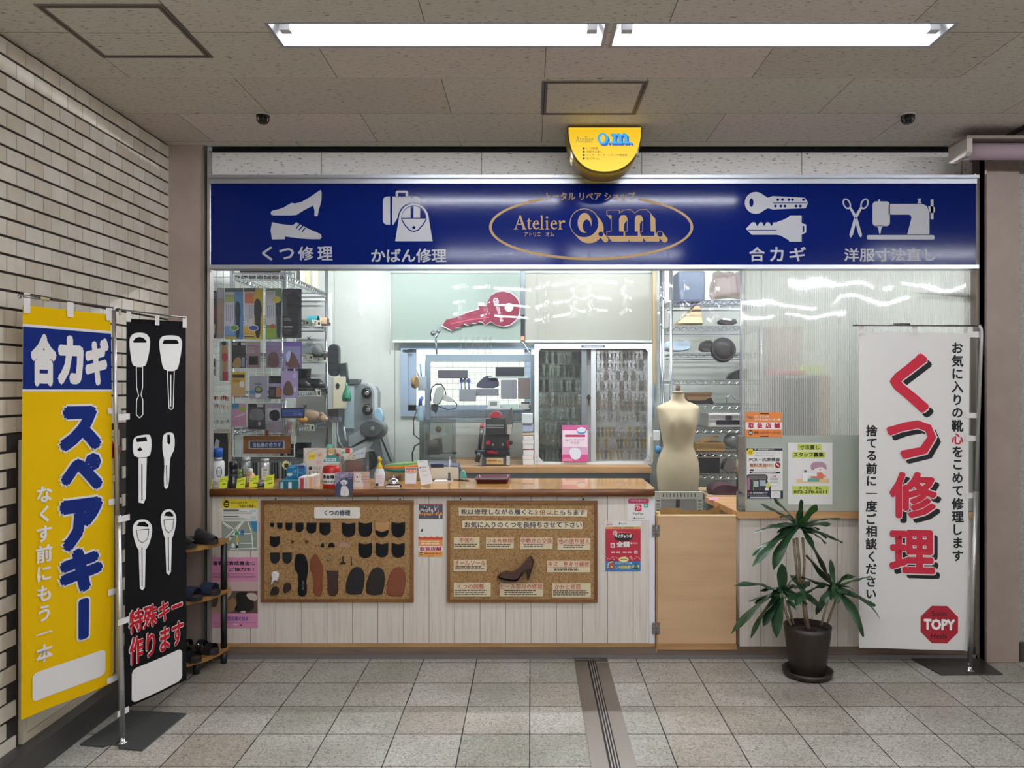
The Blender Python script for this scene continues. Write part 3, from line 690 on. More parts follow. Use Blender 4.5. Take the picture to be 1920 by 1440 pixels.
B(M('#a8929a', .7), True).tube([(p0.x+.032, 4.2, p1.z+.045), (p0.x+1.6, 4.2, p1.z+.045)], .044, 18).obj('roll', t)
a, c = CL(1868, 262), CL(1925, 231); b = B(M('#3a3632', .5)); d = (c-a)*3
b.prism([(a.x, a.y), (a.x+.03, a.y), (a.x+d.x+.03, a.y+d.y), (a.x+d.x, a.y+d.y)], CEIL-.012, CEIL-.0005, plane='xy'); b.obj('ceiling_rail', None, 'dark curtain rail on the ceiling beyond the roller screen', 'rail')
# ================================================================ floor rail
b = B(STEEL); x0, x1 = .246, .432; b.box((x0, -3, .0005), (x0+.072, 4.40, .004)); b.box((x1-.068, -3, .0005), (x1, 4.40, .004)); b.m(M('#1c1a18', .7)).box((x0+.072, -3, .0003), (x1-.068, 4.44, .0018)); b.m(metal('#b9b4ac', .35))
for k in range(3): x = x0+.082+k*.0125; b.box((x, -3, .001), (x+.005, 4.44, .0038))
b.m(metal('#8b867f', .35)).box((x0, 4.401, .0005), (x0+.072, 4.462, .006)); b.box((x1-.07, 4.42, .0005), (x1, 4.462, .0055)); b.box((x0, 4.442, .0062), (x1, 4.462, .008)); b.obj('floor_rail', None, 'stainless steel shutter rail let into the terrazzo floor', 'floor rail')

# ================================================================ fire cabinet in the tiled wall
y0, y1, z0, z1 = HYD; CREAM = M('#c9bda6', .45)
t = thing('fire_hydrant_cabinet', 'cream steel fire hydrant cabinet in the tiled wall behind the two narrow banners', 'fire cabinet', (XL, (y0+y1)/2, z0))
b = B(CREAM); b.box((XL-.006, y0, z0), (XL+.012, y0+.03, z1)); b.box((XL-.006, y1-.03, z0), (XL+.012, y1, z1)); b.box((XL-.006, y0+.03, z1-.03), (XL+.012, y1-.03, z1)); b.box((XL-.006, y0+.03, z0+.002), (XL+.012, y1-.03, z0+.03)); b.box((XL-.006, y0+.03, 1.08), (XL+.012, y1-.03, 1.11)); b.obj('frame', t)
B(M('#d4ccba', .4)).box((XL-.006, y0+.034, z0+.034), (XL+.004, y1-.034, 1.076)).obj('door', t)
B(M('#cbbfa8', .4)).box((XL-.006, y0+.034, 1.114), (XL+.004, y1-.034, z1-.034)).obj('lamp_panel', t)
b = B(M('#a31414', .2, 0, .5), True); R = Matrix.Rotation(math.pi/2, 3, 'Y'); b.lathe([(.05, 0), (.05, .01), (.04, .012), (.038, .03), (.026, .048), (.004, .054)], (XL+.004, 3.81, 1.235), 20, mx=R); b.obj('alarm_lamp', t)

# ================================================================ banners and their stands
def ray_plane(px, py, P, n):
    d = Vector(((px-CX)/F, 1, -(py-CY)/F)); o = Vector((0, 0, EYE)); return o + d*((P-o).dot(n)/d.dot(n))
class Banner:
    "a cloth hung in its own upright plane; the design is laid out along the cloth"
    def __init__(s, tl, tr, br, bl, Yl, Yr, amp=.006, ph=0):
        s.tl, s.tr, s.br, s.bl = tl, tr, br, bl
        A, Bv = W(tl[0], CY, Yl), W(tr[0], CY, Yr); e = (Bv-A).normalized(); s.P = A; s.n = Vector((e.y, -e.x, 0)); s.amp = amp; s.ph = ph
        if s.n.y > 0: s.n = -s.n
        s.y0 = (tl[1]+tr[1])/2; s.y1 = (bl[1]+br[1])/2
    def uv(s, x, y):
        v = .5
        for _ in range(4):
            xl = s.tl[0]+(s.bl[0]-s.tl[0])*v; xr = s.tr[0]+(s.br[0]-s.tr[0])*v; u = (x-xl)/(xr-xl)
            yt = s.tl[1]+(s.tr[1]-s.tl[1])*u; yb = s.bl[1]+(s.br[1]-s.bl[1])*u; v = (y-yt)/(yb-yt)
        return u, v
    def st(s, x, y): return s.y0+s.uv(x, y)[1]*(s.y1-s.y0)     # height along the cloth of a photographed point
    def fn(s, x, y, l):
        v = (y-s.y0)/(s.y1-s.y0); xl = s.tl[0]+(s.bl[0]-s.tl[0])*v; xr = s.tr[0]+(s.br[0]-s.tr[0])*v; u = (x-xl)/(xr-xl)
        yi = (s.tl[1]+(s.tr[1]-s.tl[1])*u)*(1-v)+(s.bl[1]+(s.br[1]-s.bl[1])*u)*v
        p = ray_plane(x, yi, s.P, s.n)
        wv = math.sin(u*7+s.ph+v*2.5)*.6+math.sin(u*3.1-v*5+s.ph*2)*.7+math.sin(v*9+u*2)*.25
        return p + s.n*(s.amp*wv*(.3+.7*v) + .0013*l)
    def flat(s): return Flat(fn=s.fn)
    def box(s, x0, y0, x1, y1):
        c = s.st((x0+x1)/2, (y0+y1)/2); h = (y1-y0)/2; return x0, c-h, x1, c+h
    def finish(s, f, name, parent=None, nx=14, ny=44, **k):
        xa, xb = min(s.tl[0], s.bl[0])-8, max(s.tr[0], s.br[0])+8
        f.cut([xa+(xb-xa)*i/nx for i in range(1, nx)], [s.y0+(s.y1-s.y0)*i/ny for i in range(1, ny)]); return f.obj(name, parent, smooth=True, **k)
def cloth(bn, f, m, y0=None, y1=None, l=0):
    y0 = bn.y0 if y0 is None else y0; y1 = bn.y1 if y1 is None else y1
    def X(y, right):
        v = (y-bn.y0)/(bn.y1-bn.y0); a, c = (bn.tr[0], bn.br[0]) if right else (bn.tl[0], bn.bl[0]); return a+(c-a)*v
    f.poly([(X(y0, 0), y0), (X(y0, 1), y0), (X(y1, 1), y1), (X(y1, 0), y1)], m, l)
YEL, NAVYC, WHC, BLKC = M('#dfb200', .9, 0, 0, .15), M('#15276a', .9, 0, 0, .15), M('#dedad6', .9, 0, 0, .15), M('#111112', .95, 0, 0, .12)
REDC = M('#c21f30', .8)
# stand on the left
P0 = FL(232, 1393); Yr = P0.y; Yl = Yr*.895
bn = Banner((42, 572), (207, 590), (213, 1281), (38, 1350), Yl, Yr*.995, .006, .5)
t = thing('banner', 'narrow yellow banner with a blue band, lettered for spare keys', 'banner', bn.fn(125, 1315, 0))
f = bn.flat(); cloth(bn, f, YEL); yb0, yb1 = bn.st(125, 619), bn.st(125, 731); cloth(bn, f, WHC, yb0-5, yb1+3, 1); cloth(bn, f, NAVYC, yb0, yb1-1, 2)
x0, y0, x1, y1 = bn.box(60, 1240, 198, 1291); f.poly(rrect(x0, y0, x1, y1, 9), WHC, 2); bn.finish(f, 'cloth', t)
f = bn.flat()
for ch, q in (('合', (55, 627, 104, 723)), ('カ', (106, 629, 155, 722)), ('ギ', (158, 631, 202, 725))): f.text(ch, *bn.box(*q), WHC, 4, .065)
bn.finish(f, 'lettering', t); f = bn.flat()
for ch, q in (('ス', (110, 760, 188, 846)), ('ペ', (113, 850, 190, 922)), ('ア', (112, 933, 190, 1031)), ('キ', (112, 1026, 190, 1111))):
    x0, y0, x1, y1 = bn.box(*q); f.text(ch, x0-4, y0-4, x1+4, y1+4, WHC, 2, .125); f.text(ch, x0, y0, x1, y1, NAVYC, 4, .085)
x0, y0, x1, y1 = bn.box(146, 1121, 165, 1199); f.poly(rrect(x0-3, y0-3, x1+3, y1+3, 7), WHC, 2); f.poly(rrect(x0, y0, x1, y1, 6), NAVYC, 4)
bn.finish(f, 'lettering', t); f = bn.flat(); f.column('なくす前にもう一本', 83, bn.st(83, 908), bn.st(83, 1243), 33, WHC, 3, .032); bn.finish(f, 'lettering', t)
def tabs(bn, t, rects):
    for q in rects: f = bn.flat(); f.rect(*q, WHC, 5); f.obj('tab', t)
tabs(bn, t, [(x, bn.y0+y0, x+12, bn.y0+y1) for x, y0, y1 in ((42, -22, 14), (124, -19, 13), (197, -17, 12))] + [(200, bn.st(212, y)-6, 226, bn.st(212, y)+6) for y in (770, 940, 1108, 1273)])
bk = Banner((237, 597), (348, 603), (350, 1275), (233, 1331), Yr*1.003, Yr*1.10, .004, 2.0)
t = thing('banner', 'narrow black banner with six white key drawings and red lettering', 'banner', bk.fn(292, 1300, 0))
f = bk.flat(); cloth(bk, f, BLKC); x0, y0, x1, y1 = bk.box(247, 1232, 341, 1302); f.poly(rrect(x0, y0+3, x1, y1-5, 9), WHC, 2); bk.finish(f, 'cloth', t)
f = bk.flat(); SS = lambda pts: [(x, bk.st(x, y)) for x, y in pts]; KW = M('#e8e6e2', .8)
gk = Z(0, 480, 4.0)
def keyhead(pts, hole, l=2): f.poly(SS(smooth_pts(gk(pts), 2)), KW, l, [SS(gk(hole))])
keyhead([(965, 640), (975, 600), (1010, 575), (1080, 575), (1115, 600), (1126, 640), (1118, 720), (1100, 800), (1085, 830), (1000, 830), (985, 800), (972, 720)], [(995, 640), (1015, 615), (1045, 607), (1075, 615), (1098, 640), (1095, 650), (998, 650)])
keyhead([(1190, 660), (1195, 620), (1225, 595), (1325, 595), (1355, 620), (1362, 660), (1352, 740), (1335, 830), (1318, 860), (1235, 860), (1215, 830), (1200, 740)], [(1215, 650), (1230, 628), (1320, 628), (1337, 650), (1330, 660), (1222, 660)])
def outline(pts, w=1.6, l=2): p = SS(gk(pts)); f.line(p+p[:1], w, KW, l, False)
outline([(1020, 830), (1068, 830), (1068, 985), (1056, 1040), (1070, 1080), (1070, 1190), (1045, 1215), (1020, 1190), (1022, 1080), (1038, 1050), (1022, 985)])
outline([(1252, 860), (1303, 860), (1296, 1140), (1280, 1152), (1264, 1140)]); f.line(SS(gk([(1277, 890), (1277, 1130)])), 2.2, KW, 2, False)
gq = Z(0, 840, 2.4)
f.poly(SS(smooth_pts([(248, 829), (252, 818), (278, 814), (283, 818), (284, 840), (280, 858), (252, 858), (248, 845)], 1)), KW, 2, [SS([(254, 822), (274, 819), (276, 827), (256, 829)])])
f.poly(SS(gq([(622, 45), (660, 40), (655, 225), (645, 250), (622, 245)])), KW, 2); f.line(SS(gq([(637, 70), (637, 235)])), 1.8, BLKC, 3, False)
f.poly(SS(gq([(628, -5), (640, 8), (628, 15), (616, 8)])), BLKC, 3); f.line(SS(gq([(600, 45), (674, 42)])), 1, BLKC, 3, False)
f.poly(SS(smooth_pts([(304, 822), (308, 812), (322, 810), (327, 818), (327, 842), (321, 853), (318, 862), (316, 912), (310, 918), (306, 910), (308, 862), (304, 848)], 1)), KW, 2, [SS([(313, 815), (318, 815), (319, 830), (316, 834), (313, 830)])])
f.line(SS([(311, 872), (312, 908)]), 1.3, BLKC, 3, False)
for hx, hy, r, ty in ((266, 998, 19.5, 1107), (315, 979, 16, 1078)):
    f.poly(SS(smooth_pts([(hx-r, hy-8), (hx-r*.6, hy-23), (hx+r*.4, hy-25), (hx+r, hy-12), (hx+r*.8, hy+14), (hx+r*.35, hy+34), (hx-r*.35, hy+36), (hx-r*.75, hy+16)], 2)), KW, 2, [SS([(hx-r*.55, hy-12), (hx-r*.3, hy-19), (hx+r*.2, hy-20), (hx+r*.6, hy-14), (hx+r*.55, hy-10)])])
    f.poly(SS([(hx-7, hy+30), (hx+6, hy+30), (hx+4, ty-6), (hx, ty), (hx-5, ty-4)]), KW, 2); f.line(SS([(hx-1, hy+28), (hx-1, ty-8)]), 1.4, BLKC, 3, False); f.line(SS([(hx-r*.6, hy-4), (hx-r*.4, hy+14), (hx, hy+20), (hx+r*.5, hy+12), (hx+r*.6, hy-6), (hx-r*.6, hy-4)]), 1, BLKC, 3, False)
bk.finish(f, 'key_drawings', t, nx=8)
f = bk.flat()
for word, q, dy in (('特殊キー', (241, 1129, 341, 1172), 0), ('作ります', (242, 1178, 343, 1228), 0)):
    x0, y0, x1, y1 = bk.box(*q); f.text(word, x0-1.5, y0-1, x1+1.5, y1+1, KW, 2, .06); f.text(word, x0, y0, x1, y1, M('#b01c26', .9, 0, 0, .15), 3.4, .03)
bk.finish(f, 'lettering', t, nx=8)
tabs(bk, t, [(x, bk.y0+y0, x+8, bk.y0+y1) for x, y0, y1 in ((235, -20, 6), (289, -14, 10), (340, -10, 12))] + [(219, bk.st(232, y)-7, 241, bk.st(232, y)+4) for y in (783, 973, 1165, 1335)])
tp = W(213, 582, P0.y-.012); bp = Vector((P0.x, P0.y-.012, .03))
t = thing('banner_stand', 'steel banner stand on a flat grey plate beside the tiled wall, holding two banners', 'banner stand', (P0.x, P0.y, 0))
pl = [FL(*p) for p in ((150, 1398), (245, 1334), (350, 1340), (267, 1409))]
b = B(M('#5f6160', .38, .6)); nt = (pl[0]+pl[3])/2; e = (pl[3]-pl[0]).normalized(); nn = Vector((e.y*-1, e.x, 0)); nn = nn if nn.y > 0 else -nn
hole = [nt+e*(.035*math.cos(a)-.0)+nn*(.03*math.sin(a)) for a in (0, .8, 1.57, 2.35, 3.14)]
b.prism([(p.x, p.y) for p in [pl[0]]+hole[::-1]+[pl[3], pl[2], pl[1]]], .0005, .007, plane='xy'); b.obj('base_plate', t)
B(CHROME, True).lathe([(.024, .007), (.024, .010), (.012, .014), (.012, .05), (.010, .055)], (P0.x, P0.y-.012, 0), 16).obj('socket', t)
b = B(M('#c4c4c2', .36, .9), True); b.tube([bp+(tp-bp)*.0, bp+(tp-bp)*.52], .0125, 12); b.tube([bp+(tp-bp)*.52, tp], .0085, 12); b.obj('pole', t)
def pt(px, py, ref): return ray_plane(px, py, ref.P, ref.n) + ref.n*.006
b = B(M('#75706a', .3, .8), True); b.tube([pt(36, 556, bn), pt(45, 553, bn), pt(215, 578, bn)], .0035, 8); b.tube([pt(42, 557, bn), pt(120, 566, bn)], .003, 8); b.tube([pt(31, 556, bn), pt(34, 552, bn), pt(38, 554, bn), pt(37, 559, bn), pt(33, 559, bn)], .002, 6)
b.tube([pt(215, 578, bn), pt(222, 580, bk), pt(346, 596, bk)], .0035, 8); b.m(M('#b3a678', .5)).tube([pt(73, 559, bn), pt(90, 562, bn)], .0075, 8); b.obj('crossbar', t)
b = B(M('#e4e2de', .4), True); b.tube([tp, tp+Vector((.006, 0, .012)), tp+Vector((.02, .01, .008)), tp+Vector((.024, .012, -.02))], .006, 8); b.obj('pole_cap', t)
# white banner on the right
P1 = FL(1817, 1247); P1.y = 4.27; P1.x = (1817-CX)*4.27/F
br = Banner((1610, 622), (1818, 625), (1814, 1220), (1611, 1215), 4.30, 4.28, .005, 1.2)
t = thing('banner', 'wide white banner with big red shadowed lettering about shoe repair', 'banner', br.fn(1712, 1217, 0))
f = br.flat(); WB = M('#dedbd6', .9, 0, 0, .15); cloth(br, f, WB); br.finish(f, 'cloth', t)
RB, KB = M('#c4263c', .8), M('#17171a', .8); f = br.flat()
for ch, q in (('く', (1667, 662, 1742, 774)), ('つ', (1661, 788, 1755, 861)), ('修', (1667, 884, 1756, 972)), ('理', (1667, 993, 1752, 1075))):
    x0, y0, x1, y1 = q; f.text(ch, x0+9, y0+9, x1+9, y1+9, KB, 1, .036); f.text(ch, x0-2.5, y0-2.5, x1+2.5, y1+2.5, WB, 2, .055); f.text(ch, x0, y0, x1, y1, RB, 3, .036)
br.finish(f, 'lettering', t); f = br.flat(); f.column('お気に入りの靴心をこめて修理します', 1795, 639, 1052, 23, KB, 1, .03, {7: RB}); br.finish(f, 'lettering', t); f = br.flat(); f.column('捨てる前に一度ご相談ください', 1634, 797, 1128, 22, KB, 1, .03); br.finish(f, 'lettering', t)
f = br.flat(); oc = lambda r: [(1761+r*math.cos(math.radians(22.5+45*k)), 1169.5+r*math.sin(math.radians(22.5+45*k))) for k in range(8)]
f.poly(oc(38), M('#a5202f', .8), 1); f.text('TOPY', 1731, 1159, 1790, 1180, M('#f2efec', .8), 2, .05); f.text('Soles', 1746, 1144, 1775, 1154, M('#4c1016', .8), 2, .01); f.text('Heels', 1745, 1186, 1775, 1196, M('#4c1016', .8), 2, .01); br.finish(f, 'emblem', t)
tabs(br, t, [(x, 609, x+10, 629) for x in (1608, 1709, 1813)] + [(1812, 620, 1840, 631)] + [(1809, y-5, 1832-(y-777)*.02, y+5) for y in (777, 820, 927, 1071, 1213)])
tp = W(1841, 618, 4.265); bp = Vector((P1.x, 4.265, .03))
t = thing('banner_stand', 'steel banner stand on a dark plate beside the shop pillar, holding the white banner', 'banner stand', (P1.x, 4.27, 0))
pl = [FL(*p) for p in ((1765, 1267), (1880, 1266), (1833, 1233), (1704, 1233))]
B(M('#55524f', .4, .6)).prism([(p.x, min(p.y, 4.455)) for p in pl], .0005, .007, plane='xy').obj('base_plate', t)
B(CHROME, True).lathe([(.024, .007), (.024, .010), (.012, .014), (.012, .05), (.010, .055)], (P1.x, 4.265, 0), 16).obj('socket', t)
b = B(M('#c4c4c2', .36, .9), True); b.tube([bp, bp+(tp-bp)*.52], .0125, 12); b.tube([bp+(tp-bp)*.52, bp+(tp-bp)*.985, tp+Vector((-.004, 0, .006)), tp+Vector((-.014, 0, .024))], .0085, 12); b.obj('pole', t)
b = B(M('#6e6a66', .3, .8), True); b.tube([W(1599, 610, 4.275), W(1835, 611, 4.27)], .0035, 8); b.tube([W(1676, 608, 4.275), W(1706, 608, 4.275)], .006, 8); b.tube([W(1599, 610, 4.275), W(1607, 610, 4.275)], .005, 8); b.obj('crossbar', t)
# ================================================================ counter, gate and right-hand partition
YP = D0+.03                  # face of the plank panelling
t = thing('service_counter', 'long white-planked service counter with a varnished live-edge wooden top', 'counter', (-.55, YP+.25, 0))
p0, p1 = W(394, 929, YP), W(1228, 1206, YP)
b = B(PLANK_M); b.box((p0.x, YP, p1.z), (p1.x, YP+.04, p0.z)); b.m(M('#d5d2cd', .5)).box((p1.x-.005, YP+.04, p1.z), (p1.x, YP+.42, p0.z)); b.obj('front_panel', t)
B(M('#e3e2e6', .4)).box((W(1217, 0, YP).x, YP-.004, p1.z), (p1.x-.001, YP-.0005, W(0, 936, YP).z)).obj('corner_strip', t)
b = B(PINE); a, c = W(394, 1206, YP), W(1228, 1218, YP); b.box((a.x, YP-.008, c.z), (c.x, YP+.06, a.z-.0005)); b.obj('base_trim', t)
zt, zb = W(0, 917, D0-.01).z, W(0, 931, D0-.01).z; yb = F*(EYE-zt)/(897-CY)
ol = [(W(394, 0, D0).x, D0-.008)]
for k in range(1, 13): x = ol[0][0]+(W(1222, 0, D0).x-ol[0][0])*k/12; ol.append((x, D0-.01+.004*math.sin(k*1.3)+.003*math.sin(k*2.9)))
ol += [(W(1229, 0, D0).x, D0+.02), (W(1203, 0, yb).x+.005, yb), (ol[0][0], yb)]
b = B(OAK); b.poly([(x, y, zt) for x, y in ol]); b.m(EDGE); n = len(ol)
for k in range(n):
    (x0, y0), (x1, y1) = ol[k], ol[(k+1) % n]; e = .012 if k < 13 else 0
    q = [(x0, y0, zb), (x1, y1, zb), (x1, y1-.004, (zt+zb)/2), (x0, y0-.004, (zt+zb)/2)]; b.poly(q, True); b.poly([(x0, y0-.004, (zt+zb)/2), (x1, y1-.004, (zt+zb)/2), (x1, y1, zt), (x0, y0, zt)], True)
b.poly([(x, y, zb) for x, y in ol[::-1]]); b.obj('counter_top', t, weld=True)
ZT = zt
# gate
YG = D0+.02
t = thing('swing_gate', 'low plain birch plywood swing gate beside the service counter', 'gate', W(1305, 1217, YG))
p0, p1 = W(1232.5, 969, YG), W(1380, 1217, YG); B(PLY).box((p0.x, YG, p1.z), (p1.x, YG+.024, p0.z)).obj('gate_panel', t)
b = B(PINE); b.box((p0.x-.002, YG-.01, p1.z), (p1.x+.001, YG-.0005, W(0, 1207, YG).z)); b.obj('kick_strip', t)
b = B(M('#e8c79a', .4)); b.box((p0.x-.001, YG-.003, p0.z+.0005), (p1.x+.001, YG+.03, p0.z+.008)); b.obj('top_cap', t)
for y in (995, 1178):
    b = B(M('#8f8a84', .35, .9)); a, c = W(1223, y-11, YG), W(1229, y+11, YG); b.box((a.x, YG-.006, c.z), (c.x, YG-.003, a.z)); a2, c2 = W(1231, y-11, YG), W(1237, y+11, YG); b.box((a2.x, YG-.0045, c.z), (c2.x, YG-.0015, a.z)); m_ = W(1230, 0, YG).x; b.tube([(m_, YG-.008, c.z), (m_, YG-.008, a.z)], .004, 8)
    b.m(DARK)
    for xx in (1226, 1234):
        for yy in (-7, 0, 7): q = W(xx, y+yy, YG-.007); b.bx(q, (.005, .0012, .005))
    b.obj('hinge', t)
b = B(PINE_V); a, c = W(1229, 965, YP), W(1231.2, 1222, YP); b.box((a.x, YP-.012, c.z), (c.x, YP+.05, a.z)); b.obj('gate_post', None, 'slim pine post the plywood gate is hinged on', 'post')
# partition wall right of the gate
t = thing('partition_counter', 'low white-planked partition with a slim wooden ledge behind the potted plant', 'partition', W(1606, 1230, YP))
p0, p1 = W(1387, 972, YP), W(1829, 1221, YP); b = B(PLANK_M); b.box((p0.x, YP, p1.z), (p1.x, YP+.04, p0.z)); b.m(M('#cfcac4', .5)).box((p0.x, YP+.04, p1.z), (p0.x+.005, YP+.45, p0.z)); b.obj('front_panel', t)
b = B(PINE); a, c = W(1387, 1221, YP), W(1829, 1231, YP); b.box((a.x, YP-.006, c.z), (c.x, YP+.05, a.z-.0005)); b.obj('base_trim', t)
b = B(mat_wood('ledge', [(.3, '#a9794a'), (.55, '#c99b69'), (.8, '#d8ae7f')], 0, 1, .45)); a, c = W(1384, 960, D0), W(1829, 972, D0); zl = a.z; y2 = F*(EYE-zl)/(931-CY); x2 = W(1322, 931, y2).x
b.prism([(a.x, D0-.006), (c.x, D0-.006), (c.x, y2), (x2, y2)], c.z+.0005, zl, plane='xy'); b.obj('ledge', t)
ZL = zl
# ribbed plastic sheets
m = bpy.data.materials.new('ribbed_plastic'); m.use_nodes = True; n = NT(m); n.n.remove(n.n['Principled BSDF'])
x, y, z = n.sep(n.pos()); ph = n.math('MULTIPLY', x, 2*math.pi/.0105); sw = n.math('SINE', ph)
rf = n.n.new('ShaderNodeBsdfRefraction'); rf.inputs['Roughness'].default_value = .10; rf.inputs['IOR'].default_value = 1.08; rf.inputs[0].default_value = lin('#f6f8f4')
tr = n.n.new('ShaderNodeBsdfTransparent'); tr.inputs[0].default_value = lin('#f6f8f4')
tl = n.n.new('ShaderNodeBsdfTranslucent'); tl.inputs[0].default_value = lin('#f4f4f0'); df = n.n.new('ShaderNodeBsdfDiffuse'); df.inputs[0].default_value = lin('#ecece6'); gl = n.n.new('ShaderNodeBsdfGlossy'); gl.inputs['Roughness'].default_value = .03
def mixs(f, a, b_):
    q = n.n.new('ShaderNodeMixShader'); n.put(q.inputs[0], f); n.l.new(a, q.inputs[1]); n.l.new(b_, q.inputs[2]); return q.outputs[0]
body = mixs(.35, tl.outputs[0], df.outputs[0]); thru = mixs(.25, rf.outputs[0], tr.outputs[0])
rib = n.math('MULTIPLY_ADD', n.math('GREATER_THAN', sw, .35), .30, .14); core = mixs(rib, thru, body)
wav = n.noise(n.comb(n.math('MULTIPLY', x, 3), n.math('MULTIPLY', z, 2.2), 0), 1, 1)
bn_ = n.bump(wav, .10, .05); n.l.new(bn_, gl.inputs['Normal'])
n.l.new(mixs(.05, core, gl.outputs[0]), n.n['Material Output'].inputs[0]); RIBBED = m
YR = D0+.045
p0, p1 = W(1391, 506, YR), W(1829, 958, YR)
B(RIBBED).box((p0.x, YR, ZL+.001), (p1.x, YR+.006, p0.z-.002)).obj('ribbed_partition', None, 'tall translucent ribbed plastic sheet standing on the partition ledge', 'partition sheet')
B(clear('edge_strip', '#dfe0ea', .2, .1, .35, '#c9c9d6')).box((W(1387.5, 0, YR).x, YR-.004, ZL+.001), (p0.x-.001, YR+.01, p0.z-.002)).obj('edge_strip', None, 'pale clear strip up the left edge of the ribbed sheet', 'edge strip')
p0, p1 = W(1399, 816, YR-.02), W(1829, 958, YR-.02)
GREENG = clear('frosted_glass', '#eaf2ea', .04, .05, .66, '#f4faf0')
B(GREENG).box((p0.x, YR-.024, ZL+.001), (p1.x, YR-.018, p0.z)).obj('frosted_screen', None, 'low frosted greenish screen in front of the ribbed sheet', 'screen')
t = thing('screen_post', 'square polished steel post at the left end of the frosted screen', 'post', W(1391, 958, D0+.03))
p0, p1 = W(1384, 817, D0+.01), W(1397.5, 959, D0+.01); b = B(M('#b7b3b0', .12, 1)); b.box((p0.x, D0+.01, ZL+.001), (p1.x, D0+.05, p0.z)); b.obj('post', t); B(CHROME).box((p0.x-.003, D0+.007, p0.z-.004), (p1.x+.003, D0+.053, p0.z+.002)).obj('cap', t)
B(M('#cfc2a8', .6)).box((W(1609, 0, YR).x, YR-.03, ZL+.001), (W(1613, 0, YR).x, YR-.025, W(0, 610, YR).z)).obj('batten', None, 'thin cream batten standing behind the left edge of the white banner', 'batten')
B(M('#bcb6ac', .6)).prism([(W(1720, 0, YR).x, W(0, 548, YR).z), (W(1829, 0, YR).x, W(0, 548, YR).z), (W(1829, 0, YR).x, W(0, 557, YR).z)], YR+.03, YR+.05).obj('roof_brace', None, 'slanting pale bar behind the ribbed sheet, above the white banner', 'bar')

# ================================================================ papers on the fronts
PAPER, RED, ORANGE, YELL, PINK = M('#e4e1dc', .6), M('#b8202c', .6), M('#e08a3c', .6), M('#e6cf2a', .6), M('#d58aac', .6)
INK, GREY, BLUE = M('#1b1b1d', .6), M('#8d8a86', .6), M('#2c6fb0', .6)
YO = YP-.003
def paper(name, label, cat, draw, base, group=None, Y=YO, back=-3):
    f = Flat(Y); x0, y0, x1, y1, col = base; f.brect(x0, y0, x1, y1, col, 0, back); draw(f); return f.obj(name, None, label, cat, group)
def d_map(f):
    g = Z(330, 920, 4.363); R = lambda a, b_, c, d, m, l=1: f.rect(*g([(a, b_)])[0], *g([(c, d)])[0], m, l)
    R(375, 70, 668, 145, YELL); f.ell(424.5, 945, 5.5, 7, INK, 2); f.rect(421, 943, 428, 945, YELL, 3); f.rect(421, 947, 428, 948.5, YELL, 3)
    f.text('ふかいぶらざを', 432, 940, 463, 945, INK, 2, .02); f.text('ご利用のお客様へ', 445, 946, 480, 951.5, INK, 2, .02)
    for y in (955.5, 967.5): f.rect(419, y, 448, y+2, INK, 1); f.lines(419, y+3.4, 474, y+9, 3, GREY, 1, .5, .3, int(y))
    f.rect(468, 956, 480, 960, M('#b7cbd8', .6)); f.rect(470, 968, 480, 974, M('#c3d3cf', .6))
    R(375, 250, 664, 488, M('#8f9a8b', .6)); RD = M('#e9ece6', .6)
    for a, c, w in (((376, 485), (550, 250), 3), ((380, 255), (520, 345), 2), ((540, 255), (395, 400), 2), ((395, 410), (500, 350), 2), ((500, 355), (620, 350), 2), ((620, 360), (630, 485), 2), ((500, 360), (505, 488), 1.6), ((520, 430), (630, 432), 1.6), ((380, 260), (440, 310), 1.4), ((440, 480), (660, 470), 2), ((590, 260), (620, 350), 1.6)):
        p, q = g([a, c]); f.line([(max(416, min(482, p[0])), p[1]), (max(416, min(482, q[0])), q[1])], w, RD, 2, False)
    f.poly(g([(605, 250), (664, 250), (664, 338), (635, 330)]), M('#2f7fae', .6), 3); R(482, 335, 514, 362, M('#2f9a4a', .6), 3); R(530, 322, 556, 350, M('#2c62b0', .6), 3); f.ell(445, 1012, 3.4, 4, M('#c9b446', .6), 3); f.ell(437, 1023, 3.4, 4, M('#e7e9ef', .6), 3); R(490, 447, 512, 470, INK, 3); R(520, 352, 556, 360, M('#2c62b0', .6), 3)
paper('map_poster', 'white and yellow notice with a street map on the counter front', 'poster', d_map, (416, 936.5, 483, 1032, PAPER))
def d_dog(f):
    f.text('盲導犬育成募金に', 399, 1052, 478, 1060, INK, 1, .03); f.text('ご協力を！', 430, 1064, 476, 1071, INK, 1, .03); f.lines(398, 1075, 480, 1085, 4, M('#8d5570', .6), 1, .4, .1, 5)
    f.rect(395.5, 1090, 483, 1150, M('#5c4a3a', .6), 1); f.rect(395.5, 1090, 483, 1108, M('#c9a9a6', .6), 1.2); f.rect(395.5, 1138, 425, 1150, M('#b39a86', .6), 1.3)
    f.poly(smooth_pts([(408, 1092), (432, 1096), (436, 1112), (424, 1124), (434, 1148), (400, 1148), (412, 1122), (400, 1112)], 2), M('#b59a7a', .6), 2)
    f.poly(smooth_pts([(440, 1112), (462, 1108), (474, 1120), (478, 1148), (436, 1148), (446, 1130)], 2), M('#161412', .6), 3); f.poly(smooth_pts([(424, 1128), (440, 1118), (446, 1140), (430, 1150), (416, 1148)], 2), M('#8a6a48', .6), 3)
    f.poly(smooth_pts([(460, 1112), (482, 1112), (482, 1128), (466, 1124)], 2), M('#c5b3a6', .6), 3.4); f.ell(456, 1147, 5, 2, M('#d9b3b8', .6), 4)
    f.text('関西盲導犬協会', 420, 1156, 466, 1164, M('#4b3c8a', .6), 1, .02); f.rect(397, 1167.5, 481, 1168, M('#8d5570', .6)); f.rect(438, 1170, 446, 1171.5, PAPER); f.ell(452, 1172.5, 1.4, 1.6, INK)
